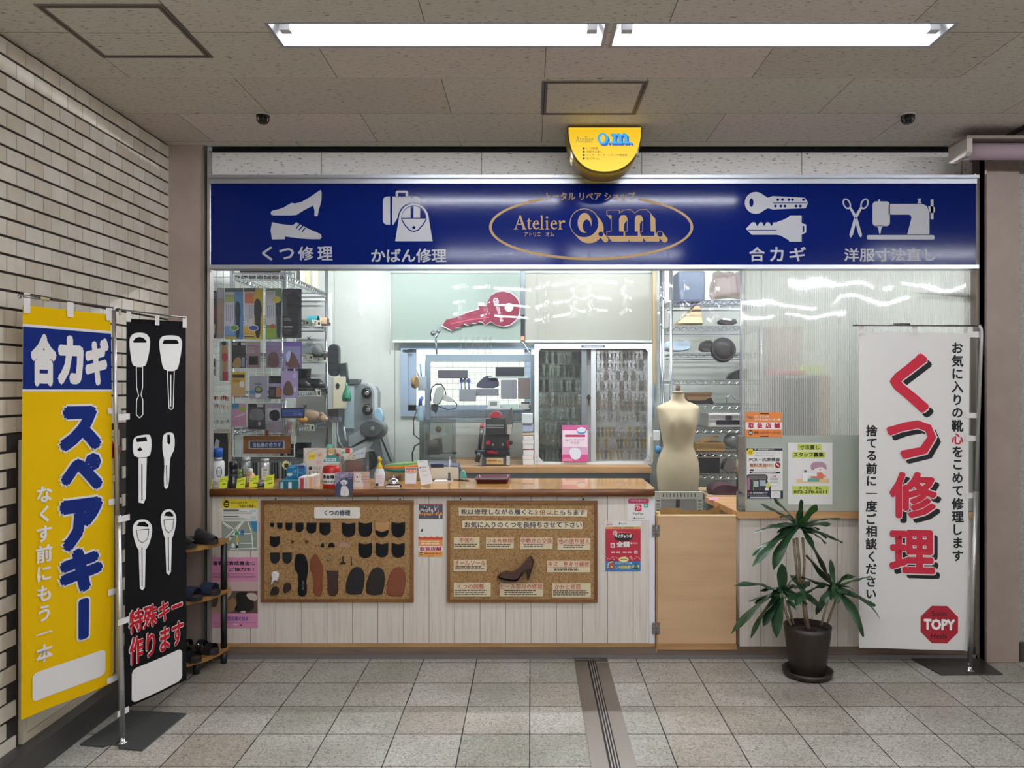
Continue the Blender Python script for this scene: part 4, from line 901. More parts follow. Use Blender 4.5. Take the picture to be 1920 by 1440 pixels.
paper('guide_dog_poster', 'pink charity poster with a dark dog photograph on the counter front', 'poster', d_dog, (395, 1045, 483.5, 1177.5, PINK))
def coupon(f, top=True):
    pass
def d_coupon(f):
    g = Z(480, 920, 5.189); f.rect(785, 945, 830, 973, M('#55525a', .6)); r = random.Random(4)
    for k in range(26): x = 785+r.random()*42; y = 946+r.random()*20; f.rect(x, y, x+r.uniform(1, 3), y+r.uniform(2, 7), M(r.choice(['#c9ccd6', '#3b3d48', '#8c93a8', '#d9a0a0', '#23242c']), .6), 1.5)
    f.rect(785, 945, 830, 946.2, M('#c03a3a', .6), 2); f.text('デジタルQRクーポン券', 786, 960.5, 829, 967, M('#f1a53c', .6), 3, .05); f.text('プレミアム付', 788, 954, 812, 959, M('#f1dede', .6), 3, .03)
    f.poly(g([(1600, 400), (1612, 370), (1628, 372), (1622, 400)]), M('#55514e', .6)); f.rect(803, 1000.5, 808, 1001.5, M('#8fc0c9', .6))
    f.poly([(784.5, 1007)]+[(784.5+k*3.8, 1006+(k % 3)*.8) for k in range(13)]+[(830, 1012), (784.5, 1012)], M('#cf4a2c', .6)); f.rect(784.5, 1012, 830, 1024, M('#e2975a', .6)); f.lines(790, 1014, 826, 1023, 2, M('#f2d9b8', .6), 2, .5, .2, 8)
    f.rect(784.5, 1024, 830, 1034, M('#f0e6de', .6), 1); f.text('取扱店舗', 787, 1025.5, 827.5, 1033, M('#b01c44', .6), 2, .035); f.rect(784.5, 1034, 830, 1044, M('#e6a04a', .6)); f.ell(790, 1038, 3, 2.6, INK, 2); f.rect(788, 1037.4, 792, 1038.6, PAPER, 3); f.lines(795, 1036.5, 828, 1040.5, 1, M('#c25a24', .6), 2, .7, .05, 2); f.rect(801, 1042, 814, 1043, INK, 2)
paper('coupon_poster', 'narrow coupon notice between the two cork boards', 'poster', d_coupon, (784.5, 945, 830, 1044.5, PAPER))
def d_pay(f):
    g = Z(1120, 920, 8.467); f.poly(rrect(1177.5, 935, 1216.5, 944, 3), M('#c8446a', .6)); f.text('ペイペイ使えます', 1183, 937, 1211, 940.5, M('#f4dde4', .6), 2, .01)
    f.rect(*g([(738, 205)])[0], *g([(805, 268)])[0], M('#2fb08c', .6)); f.ell(1211, 947.5, 1.8, 1.4, PAPER, 2); f.poly(rrect(*g([(593, 220)])[0], *g([(702, 328)])[0], 2), M('#c63452', .6))
    f.line(g([(592, 250), (640, 243), (672, 256), (678, 275), (655, 292), (625, 292)]), 1.1, PAPER, 2); f.line(g([(648, 248), (622, 328)]), 1.1, PAPER, 2)
    f.text('PayPay', *g([(565, 345)])[0], *g([(732, 392)])[0], INK, 1, .01); f.ell(*g([(588, 437)])[0], 1.3, 1.4, M('#3b4a66', .6)); f.lines(1191, 971, 1209, 972.6, 1, GREY, 1, .7, .05, 3)
f = Flat(YO); f.slab(rrect(1176.5, 934.5, 1217.5, 975.5, 3), PAPER, 0, -3); d_pay(f); f.obj('payment_sticker', None, 'small white rounded payment sticker at the right end of the counter front', 'sticker')
def d_lottery(f):
    g = Z(1120, 920, 8.467); R = lambda a, b_, c, d, m, l=1: f.rect(*g([(a, b_)])[0], *g([(c, d)])[0], m, l); Tx = lambda s, a, b_, c, d, m, l=2, w=.02: f.text(s, *g([(a, b_)])[0], *g([(c, d)])[0], m, l, w)
    Tx('抽選で当たる', 145, 490, 235, 510, RED); Tx('超決済', 145, 525, 240, 550, RED); f.ell(*g([(355, 523)])[0], 2, 2.1, GREY); Tx('PayPay', 378, 512, 470, 538, GREY)
    R(128, 570, 687, 608, M('#d9a35c', .6)); Tx('10月7日金 - 12月28日水', 235, 577, 580, 602, M('#5b4025', .6))
    R(128, 608, 687, 1120, M('#b8283c', .6)); f.poly(g([(250, 690), (400, 672), (575, 700), (555, 770), (480, 800), (400, 805), (290, 785)]), M('#241a1a', .6), 1.5); Tx('ペイジャンボ', 272, 690, 552, 752, PAPER, 3, .06); Tx('2022年 冬のスーパー', 335, 652, 540, 668, M('#e9b3b3', .6))
    f.ell(*g([(283, 672)])[0], 4.2, 4.4, PAPER, 2); f.ell(*g([(283, 672)])[0], 3.2, 3.4, M('#c9495a', .6), 2.2); Tx('超', 268, 655, 298, 690, PAPER, 3); R(210, 832, 275, 905, PAPER, 2); R(225, 850, 260, 890, M('#c9495a', .6), 3)
    Tx('全額', 308, 812, 520, 905, M('#1a1414', .6), 2, .07); Tx('全額', 305, 806, 516, 900, PAPER, 3, .05); Tx('戻ってくる', 527, 818, 640, 850, PAPER, 3, .04)
    for a in (220, 300, 405, 480): R(a, 968, a+60, 990, M('#e6c6c6', .6), 2)
    R(585, 950, 640, 998, M('#d9b0b6', .6), 2); r = random.Random(9)
    for k in range(26): q = g([(r.uniform(135, 680), r.uniform(1040, 1112))])[0]; f.ell(*q, r.uniform(.6, 1.6), r.uniform(.6, 1.6), M(r.choice(['#e58a98', '#e9b5b0']), .6), 2, 10)
    R(128, 1115, 687, 1278, M('#3f78b0', .6)); f.ell(*g([(418, 1092)])[0], 9.5, 5, M('#ecdf9a', .6), 3); f.lines(1163, 1048, 1176, 1051, 1, M('#6b5a1c', .6), 4, .6, .05, 4); R(288, 1138, 545, 1166, M('#cfe0ea', .6), 3); f.lines(1155, 1055, 1183, 1057.5, 1, M('#33507a', .6), 4, .7, .05, 7)
    Tx('1,143回抽選！', 290, 1188, 535, 1240, M('#e9d24a', .6), 3, .03)
    f.ell(*g([(222, 1185)])[0], 6, 8, M('#a8572f', .6), 3); f.poly(g([(165, 1180), (180, 1120), (225, 1098), (262, 1125), (215, 1130), (190, 1180)]), M('#2b2320', .6), 3.4); f.line(g([(170, 1185), (188, 1140), (240, 1128)]), 2.2, PAPER, 4); f.poly(g([(205, 1205), (250, 1200), (230, 1225)]), PAPER, 4); R(155, 1210, 180, 1225, PAPER, 4)
    for a in (580, 610, 640): f.ell(*g([(a, 1205)])[0], 3, 3, M('#e2d6c0', .6), 3); f.poly(g([(a-22, 1245), (a, 1205), (a+22, 1245)]), M('#3b6a3a', .6), 4)
    f.poly(g([(580, 1195), (610, 1150), (640, 1195)]), M('#3b6a3a', .6), 4)
paper('lottery_poster', 'red and blue prize-draw poster below the payment sticker', 'poster', d_lottery, (1134, 977, 1202, 1071, PAPER))
YS2 = YR-.027
def d_orange(f):
    g = Z(1380, 760, 7.2); R = lambda a, b_, c, d, m, l=1: f.rect(*g([(a, b_)])[0], *g([(c, d)])[0], m, l); Tx = lambda s, a, b_, c, d, m, l=2, w=.02: f.text(s, *g([(a, b_)])[0], *g([(c, d)])[0], m, l, w)
    R(325, 105, 445, 120, INK); f.poly(g([(145, 140), (200, 150), (245, 170), (190, 185), (150, 160)]), M('#8a6a5a', .6)); f.poly(g([(150, 140), (180, 140), (175, 165)]), GREY, 2)
    Tx('プレミアム付', 250, 135, 445, 168, PAPER, 2, .03); Tx('デジタルQRクーポン券', 250, 175, 600, 212, PAPER, 2, .03); R(130, 230, 616, 325, M('#efe3dd', .6), 1)
    for ch, a in zip('取扱店舗', (165, 282, 398, 515)): Tx(ch, a, 238, a+78, 312, M('#b3153c', .6), 2, .05)
    f.ell(*g([(198, 368)])[0], 4.6, 4.6, INK, 2); R(175, 355, 222, 380, PAPER, 3); R(175, 364, 222, 370, INK, 4); Tx('期間 10月13日〜12月15日', 245, 348, 600, 390, M('#9a4a10', .6), 2, .03); R(325, 412, 440, 425, INK)
paper('acceptance_notice', 'small orange acceptance notice at the top of the frosted screen', 'notice', d_orange, (1397.5, 772.5, 1466, 820, M('#e2843a', .6)), None, YS2)
def d_pcr(f):
    g = Z(1380, 760, 7.2); R = lambda a, b_, c, d, m, l=1: f.rect(*g([(a, b_)])[0], *g([(c, d)])[0], m, l); Tx = lambda s, a, b_, c, d, m, l=2, w=.02: f.text(s, *g([(a, b_)])[0], *g([(c, d)])[0], m, l, w); DK = M('#1c2033', .6)
    R(143, 580, 628, 612, DK); Tx('堺・南海北野田検査センター', 250, 587, 520, 607, PAPER, 2, .02); f.ell(*g([(195, 632)])[0], 6.4, 6.4, YELL, 3); Tx('予約', 173, 615, 215, 635, RED, 4); Tx('不要', 173, 637, 215, 655, RED, 4)
    Tx('大阪府民を対象とした', 250, 635, 535, 652, GREY, 2, 0); Tx('新型コロナウイルスの', 258, 664, 515, 692, GREY, 2, .01); Tx('PCR・抗原検査', 180, 706, 595, 758, INK, 2, .025); R(180, 815, 505, 838, M('#e9dca0', .6), 1.2); Tx('無料実施中!!', 183, 783, 505, 836, M('#9a2430', .6), 2, .02)
    f.ell(*g([(563, 808)])[0], 5.4, 5.6, M('#9a2430', .6), 2); f.rect(*g([(538, 800)])[0], *g([(588, 814)])[0], PAPER, 3, 40); f.poly(g(rrect(183, 862, 243, 886, 10)), DK); Tx('検査会場のご案内', 255, 865, 570, 884, M('#c9b8a8', .6), 2, 0); f.poly(g(rrect(183, 896, 597, 920, 10)), DK); f.lines(1409, 885.4, 1455, 887, 1, PAPER, 2, .8, .05, 1)
    f.poly(g([(147, 945), (170, 930), (400, 930), (425, 950), (440, 1020), (470, 1090), (470, 1152), (150, 1152)]), M('#3a3533', .6)); R(165, 950, 410, 1000, M('#6b655f', .6), 1.5); R(243, 1020, 303, 1100, M('#a9bfb2', .6), 2); R(325, 1012, 400, 1088, M('#9fb3c3', .6), 2); R(318, 980, 326, 1150, GREY, 3); R(155, 980, 185, 1140, M('#b06a8a', .6), 2); R(230, 1010, 238, 1150, GREY, 3); R(390, 1110, 440, 1152, PAPER, 3)
    f.ell(*g([(512, 1008)])[0], 12.4, 12.4, M('#cfccc8', .6), 3); f.ell(*g([(512, 1008)])[0], 11.2, 11.2, PAPER, 3.4); Tx('大阪', 485, 945, 545, 972, RED, 4, .03); f.lines(1444, 896, 1461, 906, 4, GREY, 4, .5, .2, 6); f.ell(*g([(432, 1078)])[0], 4.6, 4.6, M('#c3cf6a', .6), 4)
    R(150, 1152, 634, 1258, DK, 2); Tx('堺・南海北野田検査センター', 195, 1170, 430, 1192, PAPER, 3, .02); f.ell(*g([(175, 1180)])[0], 2, 2, RED, 3); f.lines(1402, 926, 1440, 931, 2, M('#aab', .6) if False else GREY, 3, .4, .1, 3); Tx('072-000', 190, 1236, 210, 1250, PAPER, 3, 0) if False else f.rect(*g([(190, 1236)])[0], *g([(455, 1252)])[0], M('#c9c9d2', .6), 3); R(470, 1158, 600, 1252, PAPER, 3); f.line(g([(490, 1240), (540, 1170), (590, 1230)]), .8, M('#d0a0a0', .6), 4, False)
paper('test_site_poster', 'white and navy virus test poster taped to the frosted screen', 'poster', d_pcr, (1400, 840, 1467.5, 935, PAPER), None, YS2)
def d_staff(f):
    g = Z(1380, 760, 7.2); R = lambda a, b_, c, d, m, l=1: f.rect(*g([(a, b_)])[0], *g([(c, d)])[0], m, l); Tx = lambda s, a, b_, c, d, m, l=2, w=.02: f.text(s, *g([(a, b_)])[0], *g([(c, d)])[0], m, l, w); YG_ = M('#c6d25c', .6)
    R(832, 520, 1152, 605, YG_); R(760, 625, 1208, 712, YG_); R(757, 1088, 1250, 1200, YG_); Tx('寸法直し', 860, 535, 1128, 598, INK, 2, .03); Tx('スタッフ募集', 778, 636, 1182, 698, INK, 2, .03); Tx('アトリエ　オム', 850, 1098, 1155, 1138, INK, 2, .03); Tx('072-270-6611', 778, 1148, 1228, 1188, INK, 2, .03)
    R(815, 992, 1258, 1048, M('#e9c693', .6)); f.poly(g(smooth_pts([(1008, 880), (1010, 790), (1060, 762), (1170, 762), (1222, 800), (1222, 880), (1190, 850), (1150, 830), (1080, 850)], 1)), M('#b890a0', .6), 3); f.ell(*g([(1112, 862)])[0], 12.5, 6.6, M('#f1e4dc', .6), 2); f.ell(*g([(1048, 868)])[0], 1, 1.2, INK, 4); f.ell(*g([(1138, 868)])[0], 1, 1.2, INK, 4)
    f.poly(g([(1095, 910), (1150, 900), (1180, 930), (1178, 995), (1095, 995), (1010, 975), (1010, 955), (1090, 960)]), M('#dc7660', .6), 3); f.poly(g(rrect(895, 900, 1100, 1030, 16)), M('#f0eeea', .6), 2, [g(rrect(965, 950, 1085, 1000, 10))]); o = g(rrect(895, 900, 1100, 1030, 16)); f.line(o+o[:1], .4, GREY, 2.5, False); R(920, 878, 955, 905, M('#6b6460', .6), 3); R(878, 920, 895, 960, PAPER, 3); f.poly(g([(965, 1005), (1000, 980), (1120, 985), (1130, 1028), (965, 1028)]), M('#5fa394', .6), 4); R(1178, 938, 1214, 975, M('#e0a07a', .6), 3)
paper('staff_notice', 'white staff-wanted notice with a sewing drawing on the frosted screen', 'notice', d_staff, (1477.5, 830, 1561, 946, PAPER), None, YS2)

# ================================================================ cork boards
YB_ = YP-.022
def board(label, x0, y0, x1, y1):
    t = thing('cork_board', label, 'notice board', W((x0+x1)/2, y1, YP)); w = 5.2
    for q in ((x0, y0, x1, y0+w), (x0, y1-w, x1, y1), (x0, y0+w, x0+w, y1-w), (x1-w, y0+w, x1, y1-w)):
        a, c = W(q[0], q[1], YB_), W(q[2], q[3], YB_); B(BROWN if q[3]-q[1] < 10 else mat_wood('brown_frame_v', [(.3, '#5c3817'), (.55, '#7f5227'), (.8, '#966637')], 2, 1.2, .4)).box((a.x, YB_, c.z), (c.x, YP-.001, a.z)).obj('frame_rail', t)
    a, c = W(x0+w, y0+w, YB_), W(x1-w, y1-w, YB_); B(CORK).box((a.x+.0003, YB_+.01, c.z+.0003), (c.x-.0003, YP-.0012, a.z-.0003)).obj('cork_sheet', t); return t
board('framed cork board of shoe soles and heel lifts on the counter front', 489, 939, 775, 1129.5)
board('framed cork board of lettered repair cards on the counter front', 838, 939.5, 1120.5, 1130)
YC = YB_+.0098               # surface of the cork
for px in (517, 750, 863.5, 1094.5):
    lab = {517: 'dark screw above the left corner of the sole-sample board', 750: 'dark screw above the right corner of the sole-sample board', 863.5: 'dark screw above the left corner of the repair-card board', 1094.5: 'dark screw above the right corner of the repair-card board'}[px]
    B(DARK, True).ball(W(px, 936, YP-.003), .005, seg=10, rg=6).obj('screw', None, lab, 'screw', 'screws over the cork boards')
f = Flat(YC-.006); f.slab(rrect(589, 951, 675, 972, 3), M('#e2ded4', .5), 0, -8); f.text('くつの修理', 608, 956, 657, 967, M('#23304e', .6), 1, .03); f.obj('title_plate', None, 'white plate titling the sole-sample board in dark letters', 'sign plate')
gb = Z(480, 920, 5.189)
BLKR, GRYR, BRN, DBRN, TANL = M('#0c0d10', .65, 0, 0, .25), M('#1d2022', .65, 0, 0, .25), M('#7a3f22', .55), M('#3a2218', .5), M('#b3895a', .55)
def uheel(x0, y0, x1, y1, dip=0):
    w, h = x1-x0, y1-y0; r = [(x0, y0), ((x0+x1)/2, y0+dip), (x1, y0)]
    for k in range(0, 13): a = math.pi*k/12; r.append(((x0+x1)/2+w/2*math.cos(a)**1 if abs(math.cos(a)) > 1e-9 else (x0+x1)/2, y0+h*.5+h*.5*math.sin(a)**.8 if math.sin(a) > 1e-9 else y0+h*.5))
    return r
def pinned(name, label, pts, mat, th=.006, group=None, extra=None, r=.06):
    t = B(mat); pillow(t, gb(pts), YC-th, YC-.0002, r, 2)
    if extra: extra(t)
    return t.obj(name, None, label, 'shoe part sample', group)
G1 = 'heel lifts pinned to the cork board'
ords = ['smallest', 'second smallest', 'third smallest', 'third largest', 'second largest', 'largest']
for k, q in enumerate([(140, 312, 175, 355), (205, 312, 258, 370), (288, 312, 352, 388), (384, 312, 462, 402), (492, 312, 588, 416), (618, 312, 726, 433)]):
    pinned('heel_lift', f'black flat-topped heel lift, {ords[k]} of the graded six in the top row', uheel(*q), BLKR, .006, G1)
pinned('heel_lift', 'black hollow-topped heel lift just right of the graded six', uheel(836, 310, 968, 450, 14), BLKR, .007, G1)
pinned('heel_lift', 'black hollow-topped heel lift left of the two-tone tan one', uheel(996, 306, 1130, 450, 14), BLKR, .007, G1)
def tip(t): t.m(BLKR); pillow(t, gb([(1161, 382), (1226, 404), (1292, 378)]+uheel(1160, 306, 1293, 453)[4:-1]), YC-.0085, YC-.006, .04, 2)
pinned('heel_lift', 'two-tone heel lift with a tan upper and black tip', uheel(1160, 306, 1293, 453, 4), TANL, .006, G1, tip)
pinned('heel_lift', 'black hollow-topped heel lift in the top right corner of the board', uheel(1318, 306, 1450, 455, 10), BLKR, .007, G1)
pinned('heel_lift', 'black heel lift alone at the left of the second row', uheel(136, 442, 230, 548, 6), BLKR, .006, G1)
for k, (q, side) in enumerate(zip([(996, 508, 1130, 656), (1164, 508, 1288, 648), (1320, 508, 1448, 652)], ('left of the lower right three', 'middle of the lower right three', 'right of the lower right three'))): pinned('heel_lift', f'black hollow-topped heel lift, {side}', uheel(*q, 14), BLKR, .007, G1)
pinned('heel_lift', 'dark grey heel lift at the left of the third row', uheel(140, 602, 230, 708), GRYR, .006, G1); pinned('heel_lift', 'dark grey heel lift beside the black insole', uheel(258, 602, 348, 708), GRYR, .006, G1)
for x, c, l in ((357, '#4a2018', 'tiny brown heart-shaped heel tip, left of three'), (427, '#8a6a3e', 'tiny tan heart-shaped heel tip, middle of three'), (495, '#4a2018', 'tiny dark heart-shaped heel tip, right of three')):
    s = 18 if x == 495 else 14; pinned('heel_tip', l, [(x-s, 490), (x-s*.6, 482), (x, 488), (x+s*.6, 482), (x+s, 490), (x+s*.6, 506), (x, 518), (x-s*.6, 506)], M(c, .5), .005, 'tiny heel tips')
pinned('toe_tip', 'small black pointed toe tip on the cork board', [(630, 550), (636, 520), (648, 506), (660, 520), (666, 550)], BLKR, .005, 'toe tips'); pinned('toe_tip', 'black half-round toe tip on the cork board', arc(733, 550, 34, 44, 0, 180, 14), BLKR, .005, 'toe tips'); pinned('toe_tip', 'wide pinkish half-round toe tip on the cork board', arc(856, 550, 58, 52, 0, 180, 16), M('#a98478', .4), .004, 'toe tips')
INS = [(440, 614), (470, 622), (488, 650), (500, 690), (508, 740), (506, 790), (494, 850), (490, 900), (497, 960), (492, 1005), (470, 1028), (440, 1032), (415, 1015), (406, 970), (412, 900), (410, 830), (398, 790), (380, 770), (375, 730), (378, 680), (386, 630), (405, 615)]
def marks(a, b_, c, d, col, seed):
    def ex(t):
        t.m(M(col, .6)); r = random.Random(seed)
        for k in range(9): u = a+(c-a)*r.random()*.8; v = b_+(d-b_)*k/9; p, q = W(*gb([(u, v)])[0], YC-.0068), W(*gb([(u+r.uniform(6, 16), v+5)])[0], YC-.0068); t.poly([(p.x, p.y, p.z), (q.x, p.y, p.z), (q.x, p.y, q.z), (p.x, p.y, q.z)])
    return ex
pinned('insole', 'full-length black insole sample on the cork board', INS, BLKR, .006, 'insole samples', marks(446, 880, 462, 965, '#8c8c8c', 1)); pinned('insole', 'full-length brown leather insole sample beside the black one', smooth_pts([(x+150 if x > 430 else x+148, y) for x, y in [(425, 612), (450, 630), (485, 690), (506, 750), (506, 800), (497, 860), (497, 960), (490, 1005), (465, 1028), (440, 1030), (418, 1010), (408, 960), (414, 880), (405, 820), (385, 780), (375, 735), (382, 680), (398, 640)]], 1), BRN, .006, 'insole samples', marks(600, 880, 612, 940, '#8d5a38', 2))
pinned('insole', 'short dark brown heel insole with pale marks on the cork board', [(685, 778), (803, 778), (800, 830), (796, 880), (803, 950), (795, 1000), (765, 1026), (745, 1028), (715, 1018), (698, 985), (695, 930), (698, 880), (692, 830)], DBRN, .007, 'insole samples', marks(728, 862, 765, 955, '#b9b0a8', 3))
HS = [(880, 1010), (872, 940), (880, 880), (905, 810), (935, 760), (970, 742), (1005, 742), (1035, 760), (1053, 800), (1058, 860), (1050, 930), (1035, 985), (1018, 1010)]
for dx, dy, c, l in ((0, 0, '#0d0f11', 'black front half sole on the cork board'), (198, 4, '#1c1511', 'dark brown front half sole on the cork board'), (400, 0, '#7d4229', 'reddish brown leather front half sole on the cork board')): pinned('half_sole', l, smooth_pts([(x+dx, y+dy+(18 if dx == 400 and y > 960 else 0)) for x, y in HS], 1), M(c, .55), .007, 'half soles')
pinned('heel_block', 'white stiletto heel block pinned at the lower left of the board', [(150, 800), (168, 784), (200, 783), (222, 800), (224, 835), (218, 878), (195, 866), (172, 884), (158, 918), (148, 914), (158, 870), (162, 840)], M('#e3e0da', .4), .03, 'heel blocks', None, .2)
pinned('heel_block', 'dark rounded heel block beneath the white stiletto one', smooth_pts([(135, 1012), (148, 970), (165, 938), (195, 932), (220, 948), (222, 990), (212, 1012), (165, 1018)], 1), M('#2a1c16', .4), .022, 'heel blocks', None, .2); pinned('heel_block', 'dark brown flat heel block left of the black insole', smooth_pts([(265, 990), (266, 925), (285, 896), (320, 893), (340, 915), (342, 968), (318, 975), (300, 996)], 1), M('#33211a', .4), .022, 'heel blocks', None, .2)
b = B(metal('#a9a49c', .3), True); o = lambda x, y: W(*gb([(x, y)])[0], YC-.004); b.tube([o(695, 690), o(690, 670), o(705, 650), o(722, 648), o(728, 665), o(715, 680), o(703, 690)], .0018, 6); b.ball(o(712, 715), .0022, seg=8, rg=5); b.obj('ring_buckle', None, 'thin bent metal ring pinned on the cork board', 'shoe part sample')
b = B(M('#2b2722', .5), True); b.tube([o(845, 645), o(845, 668)], .003, 8); 
for k in range(9): b.tube([o(845, 662), o(838+k*2, 690), o(815+k*7.5, 712+(k % 2)*6)], .0016, 5)
b.ball(o(845, 648), .004, seg=8, rg=5); b.obj('tassel', None, 'dark leather tassel pinned on the cork board', 'shoe part sample')
b = B(M('#2b2722', .5), True); b.tube([o(918, 652), o(926, 645), o(932, 655), o(928, 690)], .0016, 6); b.tube([o(928, 688), o(928, 728)], [.003, .004], 8); b.obj('zip_pull', None, 'dark zip pull hanging on the cork board', 'shoe part sample')
# cards on the second board
gc = Z(830, 920, 4.683); CARDP = M('#d9cba8', .6); CARDR = M('#b23434', .6); CN = M('#2a2a46', .6)
def card(label, q, title, tbox, nl, lbox, seed, boxed=True, group='lettered cards on the cork board'):
    P = gc([(q[0], q[1]), (q[2], q[1]), (q[2], q[3]), (q[0], q[3])]); f = Flat(YC-.004); f.slab(P, CARDP, 0, -6)
    (x0, y0), (x1, y1) = gc([tbox[:2], tbox[2:]]); 
    if boxed:
        for a in (y0-1.2, y1+.7): f.rect(x0-1, a, x1+1, a+.5, M('#c08a86', .6), .5)
        f.rect(x0-1.2, y0-1, x0-.8, y1+1, M('#c08a86', .6), .5); f.rect(x1+.8, y0-1, x1+1.2, y1+1, M('#c08a86', .6), .5)
    f.text(title, x0, y0, x1, y1, CARDR, 1, .012)
    if nl: (a0, b0), (a1, b1) = gc([lbox[:2], lbox[2:]]); f.lines(a0, b0, a1, b1, nl, M('#4a4038', .6), 1, .5, .15, seed)
    return f.obj('lettered_card', None, label, 'card', group)
def strip(label, q, parts):
    P = gc(q); f = Flat(YC-.004); f.slab(P, CARDP, 0, -6)
    for s, bx, c in parts: (x0, y0), (x1, y1) = gc([bx[:2], bx[2:]]); f.text(s, x0, y0, x1, y1, c, 1, .022)
    return f.obj('lettered_strip', None, label, 'card', 'long lettered strips on the cork board')
strip('long lettered strip across the top of the repair-card board', [(142, 150), (1270, 168), (1268, 228), (142, 220)], [('靴は修理しながら履くと', (162, 162, 795, 210), CN), ('３倍以上', (805, 166, 1015, 214), M('#8a4a2c', .6)), ('もちます', (1030, 168, 1252, 215), CN)])
strip('shorter lettered strip second from the top of the repair-card board', [(172, 262), (1230, 272), (1228, 338), (172, 328)], [('お気に入りのくつを長持ちさせて下さい', (192, 272, 1222, 326), CN)])
card('card about hand-sewn soles, far left under the strips', (98, 408, 324, 508), '手張り', (145, 415, 272, 455), 2, (102, 466, 320, 502), 11); card('card about toe repair, second from left under the strips', (380, 410, 624, 508), 'つま先修理', (387, 418, 615, 458), 2, (388, 468, 616, 502), 12)
card('card about changing inner soles, third from left under the strips', (680, 410, 966, 515), '中敷きの交換', (688, 416, 962, 462), 2, (712, 470, 900, 504), 13); card('card about recolouring, far right under the strips', (1008, 415, 1298, 520), '色の塗り替え', (1018, 422, 1290, 468), 2, (1060, 476, 1250, 510), 14)
card('card about complete resoling, left of the high-heeled shoe', (96, 605, 384, 706), 'オールソール', (105, 612, 378, 656), 2, (112, 664, 380, 700), 15); card('card about scratches and fading, right of the high-heeled shoe', (918, 614, 1297, 717), 'キズ　色あせ補修', (928, 622, 1288, 667), 2, (978, 674, 1200, 710), 16)
card('card about shoe adjustment at the lower left of the board', (98, 808, 422, 930), 'くつの調整', (135, 820, 362, 862), 3, (105, 872, 412, 922), 17); card('card about heel part repair at the bottom centre of the board', (502, 812, 884, 930), 'ヒール部分の修理', (512, 818, 876, 864), 3, (542, 874, 830, 924), 18); card('card about heel repair at the lower right of the board', (964, 812, 1301, 938), 'かかと修理', (984, 822, 1212, 865), 3, (970, 876, 1296, 928), 19)
t = thing('high_heeled_shoe', 'brown leather high-heeled shoe mounted in the middle of the repair-card board', 'shoe', W(966, 1085, YC-.03))
b = B(M('#3e1f17', .25, 0, .4)); pillow(b, smooth_pts(gc([(475, 752), (520, 718), (550, 712), (566, 724), (620, 714), (660, 690), (700, 650), (740, 600), (775, 562), (800, 605), (805, 625), (795, 665), (770, 685), (735, 680), (700, 715), (660, 772), (640, 780), (590, 780), (520, 768)]), 1), YC-.055, YC-.0005, .12); b.obj('upper', t)
b = B(M('#20120e', .35)); pillow(b, gc([(738, 680), (792, 664), (770, 740), (754, 786), (742, 782)]), YC-.042, YC-.014, .1); b.obj('heel', t)
b = B(M('#2b1812', .5)); pillow(b, gc([(478, 756), (520, 772), (590, 784), (640, 785), (662, 776), (702, 720), (708, 724), (664, 784), (640, 792), (585, 790), (515, 778)]), YC-.05, YC-.006, .03); b.obj('sole', t)
# ================================================================ plant in a pot
pc = FL(1514, 1266); pc.z = 0; S = pc.y/F
t = thing('potted_plant', 'tall leafy plant in a dark brown pot in front of the white partition', 'plant', pc)
POT = M('#291f19', .45)
def z_at(py): return EYE-(py-CY)*S
B(POT, True).lathe([(.085, .004), (.125, .006), (.131, .035), (.125, .035), (.118, .012)], pc, 36).obj('saucer', t)
zr = z_at(1172); R1 = 43.5*S
B(POT, True).lathe([(R1*.68, .013), (R1*.72, .02), (R1*.86, zr*.5), (R1*.97, zr*.9), (R1, zr), (R1*.955, zr), (R1*.93, zr*.9)], pc, 36, cap=True).obj('pot', t)
b = B(mat_speck('potting_soil', None, [(.3, '#17110d'), (.7, '#33261d')], 90, .95, .6)); b.lathe([(R1*.92, zr*.86), (.05, zr*.9), (.005, zr*.91)], pc, 24); b.obj('soil', t)
STEM = mat_wood('cane', [(.3, '#3a3026'), (.5, '#8a7a62'), (.8, '#a39478')], 0, 3, .7, 0, .3)
LEAF = []
for k, (c1, c2) in enumerate((('#122818', '#24452a'), ('#17331c', '#2c5230'), ('#22451f', '#44702f'))):
    m, q, p = newmat('leaf'); n = NT(m); h = n.noise(n.pos(), 22, 3); n.put(p.inputs['Base Color'], n.ramp(h, [(.3, c1), (.7, c2)])); p.inputs['Roughness'].default_value = .33; LEAF.append(m)
def leaf(b, base, az, el, L, wd, droop, mi):
    b.m(LEAF[mi]); d = Vector((math.cos(az)*math.cos(el), math.sin(az)*math.cos(el), math.sin(el))); side = Vector((-math.sin(az), math.cos(az), 0)); n = 9; c = Vector(base); rows = []; e = el
    tw = random.uniform(-.5, .5)
    for i in range(n+1):
        u = i/n; w = wd*(.16+.84*math.sin(math.pi*min(1, (u*.93+.02)))**.75)*(1 if u < .97 else .3); w = max(w*(.25 if u < .08 else 1), .0015)
        d = Vector((math.cos(az)*math.cos(e), math.sin(az)*math.cos(e), math.sin(e))); up = side.cross(d)
        s2 = side*math.cos(tw*u)+up*math.sin(tw*u); wav = .006*math.sin(u*9+az*3)
        rows.append([c-s2*w+up*(w*.35+wav), c-up*0, c+s2*w+up*(w*.35-wav)]); c = c+d*(L/n); e -= droop/n*(.5+u)
    vv = [[b.bm.verts.new(p) for p in r] for r in rows]
    for a, q in zip(vv, vv[1:]):
        for k in range(2): b.face([a[k], a[k+1], q[k+1], q[k]], True)
def P_(px, py, dy=0): q = W(px, py, pc.y+dy); return q
b = B(STEM, True)
b.tube([P_(1514, 1178), P_(1509, 1140), P_(1504, 1100)], [.014, .012, .011], 10); b.obj('trunk', t)
